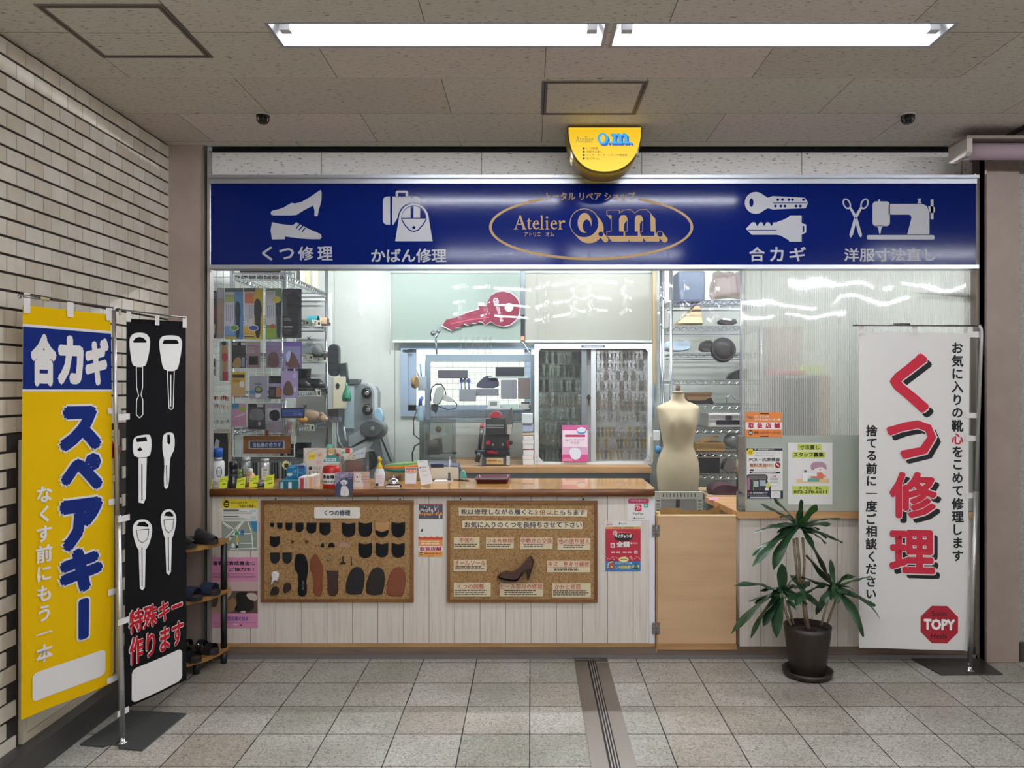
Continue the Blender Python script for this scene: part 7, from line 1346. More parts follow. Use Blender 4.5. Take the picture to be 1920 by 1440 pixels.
gk2 = Z(720, 500, 6.0); YK = SYB-.14; KP = [(655,660),(700,595),(800,575),(960,510),(1070,480),(1062,440),(1150,445),(1165,390),(1205,325),(1270,288),(1340,278),(1430,300),(1500,360),(1530,440),(1520,530),(1480,600),(1420,650),(1340,672),(1260,655),(1200,615),(1160,640),(1135,655),(1110,622),(1070,615),(1040,638),(1000,630),(950,658),(905,640),(850,682),(810,685),(760,715)]
t = thing('key_sign', 'big red cut-out key sign hanging in front of the greenish blind', 'sign', W(900, 620, YK)); f = Flat(YK); cxk, cyk = 1150, 520; bigp = gk2([(x+(9 if x > cxk else -9)*(abs(x-cxk) > 60), y+(8 if y > 480+.22*(1150-x) else -8)) for x, y in KP]); f.slab(bigp, M('#d9d3d6', .5), 0, -8); f.obj('white_backing', t)
f = Flat(YK-.0015); f.poly(gk2(KP), M('#7f2039', .4), 0, [gk2(arc(1405, 458, 47, 47, n=24))]); f.line(gk2([(740, 620), (900, 590), (1180, 545)]), 2.4, M('#8e2a44', .4), 1); f.line(gk2([(760, 640), (950, 600), (1180, 570)]), 1.6, M('#c25a6e', .4), 1); f.ell(*gk2([(1405, 458)])[0], 8, 8, M('#d9e4e0', .5), 1); f.obj('key_shape', t)
vx = gk2([(1260, 390)])[0]; f = Flat(fn=lambda x, y, l: (lambda c, s: W(vx[0]+(x*c-y*s), vx[1]+(x*s+y*c), YK-.002-.0006*l))(math.cos(math.radians(74)), math.sin(math.radians(74)))); f.ell(0, 0, 6.5, 5, M('#dcd6da', .5), 1); f.ell(0, 0, 4.6, 3.4, M('#ab3550', .4), 2); f.text('2', -2, -2.6, 2, 2.6, M('#dcd6da', .5), 3, .03); f.text('GENUINE', 8, -3, 40, 3, M('#dcd6da', .5), 2, .02); f.obj('lettering', t)
# ================================================================ bench and what stands on it
BZ = EYE-154*6.2/F; t = thing('work_bench', 'long wooden-topped work bench under the window at the back', 'bench', (-.05, 6.6, 0)); xa, xb = W(852, 0, 6.2).x, W(1222, 0, 6.2).x; B(BENCH).box((-.95, 6.2, BZ-.045), (xb, 7.05, BZ)).obj('bench_top', t); B(M('#6d7376', .4, .3)).box((-.93, 6.23, BZ-.10), (xb-.01, 7.0, BZ-.0455)).obj('apron', t)
for x in (-.9, xb-.05): B(M('#5d6366', .4, .3)).box((x, 6.25, .001), (x+.045, 6.295, BZ-.1005)).obj('leg', t)
B(M('#34383a', .6)).box((-.8, 6.5, .001), (xb-.08, 6.95, BZ-.14)).obj('drawer_cabinet', None, 'dark cabinet in shadow under the work bench', 'cabinet')
YB1 = 6.62; t = thing('wire_grid_stand', 'grey framed stand with a wire grid of tools in front of the window', 'stand', W(900, 866, YB1)); FR = M('#8a9ba4', .4, .3); s1 = YB1/F
for q in ((798, 665, 1003, 677), ): a, c = W(q[0], q[1], YB1), W(q[2], q[3], YB1); B(FR).box((a.x, YB1-.015, c.z), (c.x, YB1+.015, a.z)).obj('top_rail', t)
for x0, x1 in ((797, 806.5), (996, 1003)): a = W(x0, 677.3, YB1); B(FR).box((a.x, YB1-.015, BZ+.0005), (W(x1, 0, YB1).x, YB1+.015, a.z)).obj('upright', t)
b = B(M('#8f979b', .35, .5)); a, c = W(807, 678, YB1), W(995.5, 792, YB1); wires(b, a.x, c.x, c.z, a.z, YB1, .046, .0014, .0025); b.obj('wire_grid', t); a, c = W(808, 784, YB1), W(995, 789, YB1); B(FR).box((a.x, YB1-.012, c.z), (c.x, YB1+.012, a.z)).obj('lower_rail', t)
b = B(M('#9aa2a6', .35, .5), True)
for x in (862, 872, 885, 895, 908, 918): b.tube([W(x, 665, YB1), W(x, 634, YB1), W(x+3, 632, YB1), W(x+3, 664, YB1)], .0018, 5)
b.obj('upper_wires', t)
b = B(M('#7d858a', .3, .6), True); b.tube([W(819, 664.4, YB1), W(817, 636, YB1)], [.006, .010], 8); b.ball(W(812, 625, YB1), .022, seg=10, rg=7); b.ball(W(822, 621, YB1), .018, seg=10, rg=7); b.tube([W(812, 625, YB1), W(817, 634, YB1), W(822, 622, YB1)], .010, 8); b.obj('lamp_clamp', None, 'small grey clamp with two knobs on top of the grid stand', 'clamp')
def bxp(name, label, x0, y0, x1, y1, Y, dep, m, cat='box', group=None, bev=.003):
    a, c = W(x0, y0, Y), W(x1, y1, Y); return B(m if not isinstance(m, str) else M(m, .5)).box((a.x, Y, c.z), (c.x, Y+dep, a.z), bev=bev).obj(name, None, label, cat, group)
YH = YB1-.10
bxp('dark_box', 'long brown and grey box clipped high on the tool grid', 821, 694, 876, 709, YH, .09, M('#4f4e56', .5)); bxp('dark_box', 'black box at the upper right of the tool grid', 929, 688, 983, 706, YH, .09, M('#22252a', .5)); bxp('white_tray', 'thin white tray under the black box on the tool grid', 916, 706.4, 990, 709, YH, .095, M('#c9d6d0', .4), 'tray'); bxp('tool_pocket', 'grey plastic pocket of scissors in the middle of the tool grid', 861, 730, 892, 752.5, YH, .06, M('#7c8286', .4), 'holder')
for x, c in ((866, '#5f6fb0'), (873, '#7d8286'), (880, '#4a5aa0')): b = B(M(c, .35), True); b.tube([W(x, 735, YH+.03), W(x-1, 718, YH+.03)], .007, 8); b.ball(W(x-1, 714, YH+.03), .016, (1, .5, 1.5), 10, 7); b.obj('scissors_handle', None, f'tool handle in the grey pocket on the grid, {"left" if x == 866 else "middle" if x == 873 else "right"} of three', 'tool', 'tools in the grey pocket')
t = thing('hot_air_gun', 'grey pistol-shaped hot air gun hung on the left of the tool grid', 'tool', W(828, 768, YH)); pmo = t
def pg(name, pts, m, y0, y1, r=.1): b = B(m, True); pillow(b, pts, y0, y1, r, 2); return b.obj(name, pmo)
pg('body', smooth_pts([(817, 728), (826, 722), (833, 730), (831, 745), (823, 761), (810, 758)], 1), M('#a3aaa4', .4), YH, YH+.07, .12); pg('handle', smooth_pts([(828, 742), (834, 739), (852, 748), (850, 756), (828, 750)], 1), M('#a9b0a8', .4), YH+.015, YH+.055, .1); pg('nozzle', [(809, 757), (823, 761), (818, 775), (808, 768)], M('#2a2d30', .35), YH+.01, YH+.06, .1)
B(BLACK, True).tube([W(808, 752, YH+.02), W(807, 740, YH+.02), W(810, 726, YH+.02), W(818, 720, YH+.02), W(828, 721, YH+.02), W(834, 730, YH+.02), W(836, 740, YH+.02)], .005, 8).obj('cable', pmo); B(BLACK, True).tube([W(851, 752, YH+.03), W(857, 758, YH+.03), W(855, 766, YH+.03), W(840, 768, YH+.03), W(828, 764, YH+.03), W(822, 762, YH+.03)], .004, 8).obj('cord', pmo)
t = thing('black_cloth_tool', 'dark folded cloth draped over the middle of the tool grid', 'cloth', W(915, 740, YH)); b = B(M('#3a3c4a', .7), True); pillow(b, smooth_pts([(892, 722), (905, 708), (916, 703), (935, 710), (936, 728), (896, 728)], 1), YH+.02, YH+.06, .1, 2); b.obj('cloth', t); b = B(M('#6d7278', .6), True); pillow(b, [(893, 729), (935, 729), (935, 742), (893, 742)], YH+.02, YH+.06, .06, 2); b.obj('lower_fold', t)
bxp('hanging_bag', 'grey mesh bag hung under the black box on the tool grid', 939, 712, 969, 748, YH, .04, M('#74777c', .6), 'bag'); bxp('hanging_bag', 'brown-grey bag at the right end of the tool grid', 971, 709, 994, 748, YH, .05, M('#6d655f', .6), 'bag')
bxp('timer_shelf', 'thin white shelf on the tool grid above the red machine', 911, 766.2, 993.5, 768, YH-.02, .11, M('#c9d2cf', .4), 'shelf')
t = thing('desk_timer', 'small white desk clock with a grey screen on the thin white shelf', 'clock', W(925, 766, YH-.02)); a, c = W(914, 750, YH-.02), W(938, 766, YH-.02); B(M('#d3dad6', .4)).box((a.x, YH-.02, c.z), (c.x, YH+.03, a.z), bev=.003).obj('case', t); a, c = W(919, 753, YH-.024), W(932, 760, YH-.024); B(M('#76837d', .3)).box((a.x, YH-.0235, c.z), (c.x, YH-.0205, a.z)).obj('screen', t)
bxp('tool_case', 'pale green case of drill bits on the thin white shelf', 940, 757, 973, 766, YH-.02, .06, M('#a9c2b6', .4), 'case'); bxp('parts_box', 'small grey box of dark parts at the right of the thin white shelf', 976, 757, 992, 766, YH-.02, .06, M('#a9a9a4', .4), 'box'); b = B(M('#2a2c2e', .4), True); [b.ball(W(979+k*3, 755.5, YH+.01), .010, seg=8, rg=5) for k in range(5)]; b.obj('small_parts', None, 'dark small parts heaped in the grey box on the shelf', 'parts', kind='stuff')
# spray bottle, wire basket and cables left of the stand
t, c, s = None, None, None
p = W(788, 790, 6.45); t = thing('spray_bottle', 'blue-headed spray bottle hung beside the grid stand', 'bottle', p); B(M('#8aa4b4', .15), True).lathe([(.026, 0), (.028, .01), (.028, .07), (.014, .11), (.012, .13)], p, 16).obj('bottle', t); b = B(M('#3a5aa8', .35), True); b.tube([p+Vector((0, 0, .1305)), p+Vector((0, 0, .17)), p+Vector((.02, 0, .2))], [.016, .016, .012], 10); b.obj('spray_head', t)
bxp('tool_caddy', 'grey hanging caddy of brushes left of the grid stand', 784, 706, 798, 732, 6.42, .06, M('#98a4ac', .4), 'holder'); 
for x0, y0, x1, y1, c, lab in ((790, 708, 788, 682, '#4a9ac0', 'blue brush handle sticking out of the hanging caddy'), (786, 708, 781, 694, '#9a948a', 'thin grey tool sticking out of the hanging caddy')): B(M(c, .4), True).tube([W(x0, y0, 6.45), W(x1, y1, 6.45)], .007, 8).obj('brush' if x0 == 790 else 'thin_tool', None, lab, 'tool')
b = B(M('#8f7646', .6), True); R_ = Matrix.Rotation(math.pi/2, 3, 'Y'); b.lathe([(.046, -.016), (.05, 0), (.046, .016)], W(778, 717, 6.36), 18, mx=Matrix.Rotation(math.radians(75), 3, 'Z') @ Matrix.Rotation(math.pi/2, 3, 'X')); b.obj('tape_roll', None, 'roll of tan tape hung beside the grey caddy', 'tape')
B(BLACK, True).tube([W(782, 766, 6.5), W(775, 790, 6.5), W(776, 815, 6.5), W(786, 823, 6.5), W(790, 818, 6.5)], .005, 8).obj('power_cable', None, 'black cable looping down left of the clear case', 'cable'); B(BLACK, True).tube([W(790, 830, 6.5), W(778, 836, 6.5), W(773, 850, 6.5), W(774, 868, 6.5)], .006, 8).obj('power_cable', None, 'thick black cable curling at the foot of the clear case', 'cable')
# engraving machine under a clear case
YA = 6.25; t = thing('engraving_machine', 'key engraving machine under a clear acrylic case on the bench', 'machine', W(818, 870, YA)); a, c = W(786, 790, YA), W(849, 868, YA); z0 = BZ+.001; z1 = a.z
B(M('#7d8482', .4, .2)).box((a.x, YA, z0), (c.x, YA+.28, z0+.05)).obj('base', t); ACR = clear('acrylic', '#dfe4e2', .10, .03, .10, '#c9d2ce'); b = B(ACR); e = .003
b.box((a.x+.001, YA+.002, z0+.051), (c.x-.001, YA+.005, z1)); b.box((a.x+.001, YA+.006, z0+.051), (a.x+.004, YA+.275, z1)); b.box((c.x-.004, YA+.006, z0+.051), (c.x-.001, YA+.275, z1)); b.box((a.x+.001, YA+.002, z1+.0005), (c.x-.001, YA+.275, z1+.004)); b.obj('clear_case', t)
q = lambda px, py, dy=.12: W(px, py, YA+dy); pmo = t
pg('column', [(813, 822), (828, 820), (830, 850), (812, 850)], GD, YA+.10, YA+.2, .06); pg('arm', [(800, 822), (822, 826), (820, 833), (798, 832)], GL, YA+.08, YA+.16, .05); pg('clamp', [(800, 811), (806, 811), (806, 826), (800, 826)], M('#b8924a', .3, .6), YA+.07, YA+.15); b = B(M('#b8843a', .25, .8), True); b.ball(q(822, 805), .025, seg=12, rg=8); b.obj('brass_knob', t); pg('motor', rrect(803, 834, 826, 852, 3), M('#5d6466', .35, .3), YA+.08, YA+.2, .06); B(BLACK, True).tube([q(826, 850, .05), q(849.5, 849, .05)], .004, 6).obj('shaft', t); b = B(BLACK, True); b.tube([W(849.8, 849, YA+.05), W(856, 849, YA+.05)], .009, 8); b.obj('crank_handle', t)
# red and black key cutting machine
YC2 = 6.31; t = thing('key_cutting_machine', 'black and red key cutting machine with a lettered yellow plate on the bench', 'machine', W(928, 872, YC2)); pmo = t; gm = Z(870, 750, 1440/140); RM, GB = M('#9c2030', .25, 0, .4), M('#202325', .3)
def pz(name, pts, m, y0, y1, r=.05): return pg(name, gm(pts), m, YC2+y0, YC2+y1, r)
pz('base', [(300, 1070), (880, 1070), (890, 1236), (290, 1236)], M('#5d6262', .35, .2), 0, .22, .03); pz('base_edge', [(290, 1080), (360, 1085), (340, 1259), (210, 1259), (220, 1240), (300, 1220)], M('#b3b3aa', .4), -.02, -.002); pz('base_edge', [(820, 1080), (885, 1080), (890, 1259), (815, 1259)], M('#b3b3aa', .4), -.02, -.002)
pz('bed', [(360, 950), (880, 950), (890, 1065), (370, 1065)], GB, -.01, .2); pz('body', [(390, 660), (880, 660), (880, 945), (380, 945)], M('#2a2d2e', .35), .03, .2); pz('head', [(425, 350), (790, 350), (800, 480), (800, 655), (420, 655)], GB, .0, .2, .04)
for y in (485, 530): pz('chrome_band', [(430, y-14), (770, y-8), (770, y+14), (430, y+16)], CHROME, -.012, -.001, .02)
pz('red_cap', smooth_pts([(475, 345), (485, 280), (530, 255), (560, 210), (680, 210), (720, 260), (745, 300), (750, 345)], 1), RM, .02, .16, .1); pz('side_column', [(800, 350), (870, 200), (930, 130), (940, 460), (915, 660), (810, 655)], M('#4a4744', .4), .04, .16, .06); pz('lamp_housing', [(830, 480), (925, 470), (920, 660), (830, 660)], M('#a39c8c', .4), -.01, .039)
for x in (470, 860): pz('red_knob', arc(x, 825, 48, 48, n=18), RM, -.03, .02, .2)
pz('black_knob', arc(900, 825, 40, 44, n=18), BLACK, -.05, -.031, .2); pz('red_lever', smooth_pts([(440, 980), (520, 965), (560, 990), (660, 1010), (650, 1040), (560, 1030), (450, 1020)], 1), RM, -.06, -.012, .15); pz('red_side', [(820, 800), (870, 800), (870, 930), (820, 930)], RM, .0, .029)
for x in (560, 745): pz('key_blank', arc(x, 860, 30, 34, n=14), CHROME, -.02, -.008, .1)
B(GB, True).tube([W(*gm([(340, 560)])[0], YC2-.03), W(*gm([(300, 950)])[0], YC2-.03)], [.017, .014], 12).obj('lever_arm', t); B(RM, True).tube([W(*gm([(345, 550)])[0], YC2-.03), W(*gm([(350, 450)])[0], YC2-.03)], [.018, .012], 12).obj('lever_grip', t); B(GB, True).tube([W(*gm([(215, 1000)])[0], YC2-.03), W(*gm([(400, 1000)])[0], YC2-.03)], .02, 12).obj('cross_shaft', t); B(GB, True).tube([W(*gm([(290, 1010)])[0], YC2-.05), W(*gm([(255, 1190)])[0], YC2-.05)], [.018, .02], 12).obj('crank', t)
f = Flat(YC2-.003); (x0, y0), (x1, y1) = gm([(430, 1120), (755, 1238)]); f.rect(x0, y0, x1, y1, M('#d8b878', .5), 0); f.rect(x0, y0, x1, y0+3, M('#e0cf9a', .5), .5); (a0, b0), (a1, b1) = gm([(455, 1150), (640, 1185)]); f.text('MATRIX', a0, b0, a1, b1, M('#a0301c', .5), 1, .04, .2); (a0, b0), (a1, b1) = gm([(660, 1150), (725, 1190)]); f.text('LC', a0, b0, a1, b1, M('#8a6a4a', .5), 1, .02, .2); f.obj('name_plate', t)
bxp('first_aid_case', 'white rounded container on top of the stack of small boxes', 978, 775, 999, 795, 6.35, .1, M('#c3cdca', .4), 'container', None, .008)
for k, (y0, y1, c, lab) in enumerate(((796, 809, '#9fa9c0', 'blue and violet box under the white container'), (812, 816, '#c9a98a', 'thin tan box under the blue and violet one'), (817, 825, '#cfcdc8', 'white box topmost of the plain stack'), (825.5, 833, '#d6d4cf', 'white box second in the plain stack'), (833.5, 842, '#dad8d2', 'white box third in the plain stack, above the red strip'), (844, 854, '#dedcd8', 'white box below the red strip in the stack'), (854.5, 862, '#d9d7d3', 'white box second from the bottom of the stack'), (862.5, 872, '#dcdad6', 'white box at the bottom of the stack'))): bxp('small_box', lab, 980+(k % 3)*.6, y0, 1000+(k % 2)*.8, y1 if k < 7 else CY+(EYE-BZ-.001)*F/6.36, 6.36, .1, M(c, .5), 'box', 'small boxes stacked by the key cabinet', .002)
f = Flat(6.36); f.slab([(982, 843.8), (1001, 841.9), (1001, 843.2), (982, 843.9)], M('#b0402c', .6), 0, -60); f.obj('red_strip', None, 'red folded card wedged in the stack of small boxes', 'card')
# ================================================================ key cabinet full of keys
YKC = 6.45; t = thing('key_cabinet', 'large aluminium-framed cabinet of hanging key blanks on the bench', 'cabinet', W(1112, 872, YKC)); sK = YKC/F; AW = M('#dfe2df', .4)
for n_, q in (('frame_rail', (1002, 645, 1222, 654)), ('frame_rail', (1002, 866, 1222, CY+(EYE-BZ-.001)/sK)), ('frame_upright', (1002, 654.2, 1010, 865.8)), ('frame_upright', (1214, 654.2, 1222, 865.8))): a, c = W(q[0], q[1], YKC), W(q[2], q[3], YKC); B(AW).box((a.x, YKC-.03, c.z), (c.x, YKC+.1, a.z)).obj(n_, t)
a, c = W(1010, 654, YKC+.1), W(1214, 866, YKC+.1); B(M('#b9bcb6', .6)).box((a.x-.02, YKC+.08, c.z+.004), (c.x+.02, YKC+.098, a.z+.01)).obj('back_panel', t)
B(M('#767c80', .35, .4)).box((W(1090, 0, YKC).x, YKC-.01, W(0, 865.5, YKC).z), (W(1100, 0, YKC).x, YKC+.02, W(0, 654.5, YKC).z)).obj('sliding_stile', t); B(M('#c2c6c4', .35, .3)).box((W(1108, 0, YKC).x, YKC-.012, W(0, 865.5, YKC).z), (W(1117, 0, YKC).x, YKC+.02, W(0, 654.5, YKC).z)).obj('sliding_stile', t)
for x0, y0, dx, dy in ((1003, 646, 1, 1), (1221, 646, -1, 1), (1003, 868.5, 1, -1), (1221, 868.5, -1, -1)):
    f = Flat(YKC-.031); f.slab([(x0, y0), (x0+dx*17, y0), (x0, y0+dy*22)][::1], M('#d8dbdc', .35), 0, -2); [f.ell(x0+dx*a, y0+dy*b_, .9, .9, GREY, 1, 8) for a, b_ in ((3.5, 4), (9, 4), (3.5, 11))]; f.obj('corner_plate', t)
f = Flat(YKC-.031); f.rect(1090, 647.5, 1134, 651.5, M('#3a4664', .5), 0); f.text('ＫＥＹ ＢＬＡＮＫＳ', 1094, 648.3, 1130, 650.8, M('#b9c0cc', .5), 1, .01) if False else f.lines(1094, 648.4, 1131, 651, 1, M('#a9b2c4', .5), 1, .8, .02, 4); f.obj('strip_label', t)
f = Flat(YKC-.031); f.rect(1012.5, 861.5, 1018.5, 865.5, M('#6aa8c0', .5), -40); f.obj('blue_sticker', t)
b = B(clear('glass_sliding', '#eef4f2', .05, .02)); a, c = W(1010.3, 654.3, YKC), W(1089.7, 865.6, YKC); b.box((a.x, YKC+.0, c.z), (c.x, YKC+.003, a.z)); b.obj('glass_door', t); 
def key_mesh(m, seed):
    r = random.Random(seed); b = B(m, True)
    for k in range(3):
        y = -.004+k*.004; a = math.radians(r.uniform(-7, 7)); R = Matrix.Rotation(a, 4, 'Y'); hw = r.uniform(.0095, .012)
        head = [(hw*math.cos(2*math.pi*j/10), -.012+.013*math.sin(2*math.pi*j/10)) for j in range(10)]; b.prism(head, y-.001, y+.001, [[(.003*math.cos(-2*math.pi*j/6), -.005+.003*math.sin(-2*math.pi*j/6)) for j in range(6)]], mx=R)
        L = r.uniform(.038, .05); b.prism([(-.0042, -.022), (.0042, -.022), (.0042, -.022-L*.9), (0, -.025-L), (-.003, -.022-L*.85), (-.002, -.022-L*.6), (-.004, -.022-L*.4)], y-.0009, y+.0009, mx=R)
    return b
KM = [metal('#96928a', .32), metal('#77726a', .34), metal('#b4b4b4', .28), M('#3c3a38', .4, .5), metal('#a08b58', .32)]; protos = {}
ORD = ['top', 'second', 'third', 'fourth', 'fifth', 'sixth', 'seventh', 'eighth', 'ninth', 'tenth']
random.seed(21)
def key_row(side, row, nrows, y, x0, x1, n, Y, pal):
    nm = 'bottom' if row == nrows-1 else ORD[row]; lab = f'bunch of key blanks in the {nm} row, {"left" if side == "L" else "right"} side of the key cabinet'; grp = f'keys in the {nm} row, {"left" if side == "L" else "right"} side'
    a, c = W(x0-2, y, Y), W(x1+2, y, Y); B(metal('#a9aaa8', .35)).box((a.x, Y+.012, a.z+.001), (c.x, Y+.016, a.z+.005)).obj('hook_rail', t)
    for k in range(n):
        v = random.choice(pal), random.randrange(2); p = W(x0+(x1-x0)*k/(n-1), y+random.uniform(-.6, .6), Y)
        if v not in protos: protos[v] = key_mesh(KM[v[0]], v[0]*7+v[1]).obj('key_bunch', None, lab, 'keys', grp, origin=(0, 0, 0)); o = protos[v]
        else: o = protos[v].copy(); C.objects.link(o)
        o.location = p; o['label'] = lab; o['group'] = grp; o.scale = (1.35, 1, 1.5 if side == 'L' else 1.25)
for r_, y in enumerate((659, 683, 711, 737, 764, 791, 815, 841)): key_row('L', r_, 8, y, 1014, 1086, 14 if r_ < 6 else 13, YKC+.055, (1, 3, 3, 0) if r_ < 3 else (0, 1, 2))
for r_, y in enumerate((657, 676, 696, 714, 733, 752, 772, 800, 822, 843)): key_row('R', r_, 10, y, 1121.5, 1209.5, 13, YKC+.055, (0, 1, 2, 2) if r_ < 7 else (0, 2, 4, 1))
for x, y, h, lab in ((1099, 745, 12, 'black padlock key hanging between the two sides of the key cabinet'), ): b = B(M('#1a1a1c', .35), True); pillow(b, arc(x+5, y, 4, 5, n=14), YKC+.03, YKC+.05, .1, 2); pillow(b, [(x+4, y+4), (x+7, y+4), (x+6, y+15), (x+4.4, y+15)], YKC+.034, YKC+.046, .05, 1); b.obj('large_key', None, lab, 'key')
pack('pink mask packet leaning on the glass of the key cabinet', 1053.5, 797, 1103, 866, '#dba6c6', (('r', 0, 0, 100, 14, '#cf5a92'), ('r', 4, 14, 96, 60, '#ead8e2'), ('r', 0, 80, 100, 100, '#cc4f8c'), ('e', 74, 16, 18, 8, '#3f86b4'), ('e', 74, 13, 17, 7, '#dfe9ee'), ('r', 12, 26, 88, 32, '#b02a5c'), ('t', 'Agコーティング', 12, 37, 86, 43, '#8a4a6a'), ('t', 'マスク', 34, 45, 64, 51, '#b05a84'), ('p', [(28, 62), (70, 62), (74, 88), (50, 96), (30, 86)], '#dfe4ef'), ('r', 4, 90, 40, 98, '#d886ae')), YKC-.045, 6, False, 'mask_packet')

# ================================================================ clear vinyl curtain behind the counter
VINYL = clear('vinyl', '#fafcfb', .018, .014, .02, '#e6eaf2', (1.2, 1.2, .6), .02)
def curtain(label, px0, px1, zb, Y, folds, ph, sweep):
    x0, x1 = W(px0, 0, Y).x, W(px1, 0, Y).x; z1 = W(0, 488, Y).z; nx = int((x1-x0)/.004); b = B(VINYL, True)
    def fn(u, v):
        x = x0+(x1-x0)*u; z = zb+(z1-zb)*v; q = max(0, min(1, (1.50-z)/.30)); back = sweep*q*q*(3-2*q)
        d = .003*math.sin(x*7+ph)+.0004*math.sin(x*23+ph*2+z*1.2)+.002*math.sin(z*2.6+x*3.1+ph)+.0006*math.sin(x*11+z*2+ph)
        for c, w in folds: g = math.exp(-((x-c)/w)**2); d += (.0045*g*math.sin(x*420)*(1-.55*v)+.008*g)*(1-.5*v)
        return Vector((x*(1+back/Y*.9), Y+d+back, z))
    b.sheet(fn, nx, 60); return b.obj('vinyl_curtain', None, label, 'curtain', 'clear vinyl curtains', recalc=False)
curtain('wide clear vinyl curtain hanging behind the counter, left length', 397, 1010, .975, 4.62, [(-.98, .02), (-.40, .03), (-.25, .02)], .6, .42)
curtain('clear vinyl curtain hanging in front of the key cabinet, middle length', 1004, 1234, .975, 4.65, [(.10, .02), (.26, .03), (.36, .02), (.56, .02)], 2.1, .42)
curtain('clear vinyl curtain hanging in front of the dress form, right length', 1228, 1384, .86, 4.62, [(.78, .02), (.90, .015), (1.08, .02)], 3.3, .02)

# ================================================================ dress form
YD = 5.75; sD = YD/F; cxm = W(1271.5, 0, YD).x; t = thing('dress_form', 'cream linen dress form with a wooden neck cap behind the gate', 'dress form', (cxm, YD, 0)); zp = lambda py: EYE-(py-CY)*sD
pr = [(36, 926, .62), (37.5, 915, .66), (39, 898, .68), (39.5, 882, .68), (38, 866, .66), (33, 850, .62), (27.5, 838, .6), (28.5, 828, .62), (31, 815, .66), (33.5, 802, .74), (35.5, 790, .76), (37, 778, .70), (39.5, 768, .56), (40, 763.5, .48), (36, 760, .42), (28, 756.5, .40), (17, 752, .44), (12.2, 747, .62), (11.3, 741, .75), (11, 735, .8)]
b = B(LINEN, True); R = []
for hw, py, dr in pr:
    r = hw*sD; ring = []
    for k in range(40):
        a = 2*math.pi*k/40; c_, s_ = math.cos(a), math.sin(a); e = .88; x = r*math.copysign(abs(c_)**e, c_); y = r*dr*math.copysign(abs(s_)**e, s_)
        if y < 0: bz = math.exp(-((py-795)/15)**2); y -= .035*bz*(math.exp(-((x/r-.45)/.3)**2)+math.exp(-((x/r+.45)/.3)**2))
        else: bz = math.exp(-((py-880)/22)**2); y += .02*bz
        ring.append(Vector((cxm+x, YD+y, zp(py))))
    R.append(ring)
b.rings(R, True, True); b.obj('torso', t)
b = B(M('#5c4a3c', .5), True); b.lathe([(36.6*sD, zp(929)), (37.4*sD, zp(925.2))], (cxm, YD, 0), 40, sy=.64); b.obj('hem_band', t)
b = B(M('#a99a86', .4), True); b.lathe([(11.6*sD, zp(736.5)), (12*sD, zp(734)), (8, zp(733.4))][:2]+[(6*sD, zp(733))], (cxm, YD, 0), 24); b.obj('neck_plate', t); b = B(M('#6b5240', .35), True); b.lathe([(4*sD, zp(733)), (5*sD, zp(731)), (4.2*sD, zp(728)), (4.4*sD, zp(723)), (2*sD, zp(721.5))], (cxm, YD, 0), 18); b.obj('neck_cap', t); B(CHROME, True).tube([(cxm, YD, .03), (cxm, YD, zp(929)-.001)], .014, 12).obj('pole', t); B(M('#2a2826', .5), True).lathe([(.10, .001), (.10, .02), (.03, .03)], (cxm, YD, 0), 24).obj('foot', t)
# slotted white crate and cardboard behind the gate
t = thing('slotted_crate', 'white slotted plastic crate standing in front of the dress form', 'crate', W(1272, 962, 5.40)); Yq = 5.42; CW = M('#c9c8ba', .45)
for q in ((1228, 922, 1318, 936), ): a, c = W(q[0], q[1], Yq), W(q[2], q[3], Yq); B(CW).box((a.x, Yq, c.z), (c.x, Yq+.02, a.z)).obj('top_rail', t)
for x0, x1 in ((1228, 1240), (1306, 1318)): a, c = W(x0, 936.2, Yq), W(x1, 975, Yq); B(CW).box((a.x, Yq, .001), (c.x, Yq+.02, a.z)).obj('side_rail', t)
a, c = W(1241, 936.5, Yq+.01), W(1305, 975, Yq+.01); B(M('#9a9c98', .5)).box((a.x, Yq+.012, .002), (c.x, Yq+.018, a.z)).obj('inner_panel', t); B(M('#3a3a38', .5)).box((W(1268, 0, Yq).x, Yq+.002, .002), (W(1274.5, 0, Yq).x, Yq+.011, a.z)).obj('dark_bar', t)
f = Flat(Yq-.001)
for k in range(10): x = 1243+k*6.6; f.rect(x, 925, x+1.6, 932, M('#3c3c38', .6))
for k in range(5):
    for x in (1231, 1309): f.rect(x, 938+k*6, x+6, 939.6+k*6, M('#3c3c38', .6))
f.obj('slots', t)
bb = 4.80; t = thing('cardboard_box', 'open brown cardboard box with raised flaps behind the plywood gate', 'box', W(1290, 1100, bb)); a, c = W(1238, 968, bb), W(1350, 968, bb); B(CARD).box((a.x, bb, .03), (c.x, bb+.2, W(0, 968, bb).z)).obj('carton', t)
f = Flat(bb-.001); f.slab([(1238, 968), (1238, 953), (1275, 952), (1279, 957), (1352, 957), (1352, 968)], CARD, 0, -5); f.obj('flap', t); f = Flat(bb-.008); f.slab([(1318, 968), (1329, 956), (1357, 944), (1358, 957), (1346, 966)], CARD, 0, -5); f.obj('flap', t); f = Flat(bb-.014); f.slab([(1314, 961), (1326, 956), (1328, 963), (1322, 966)], CARD, 0, -4); f.obj('torn_flap', t)
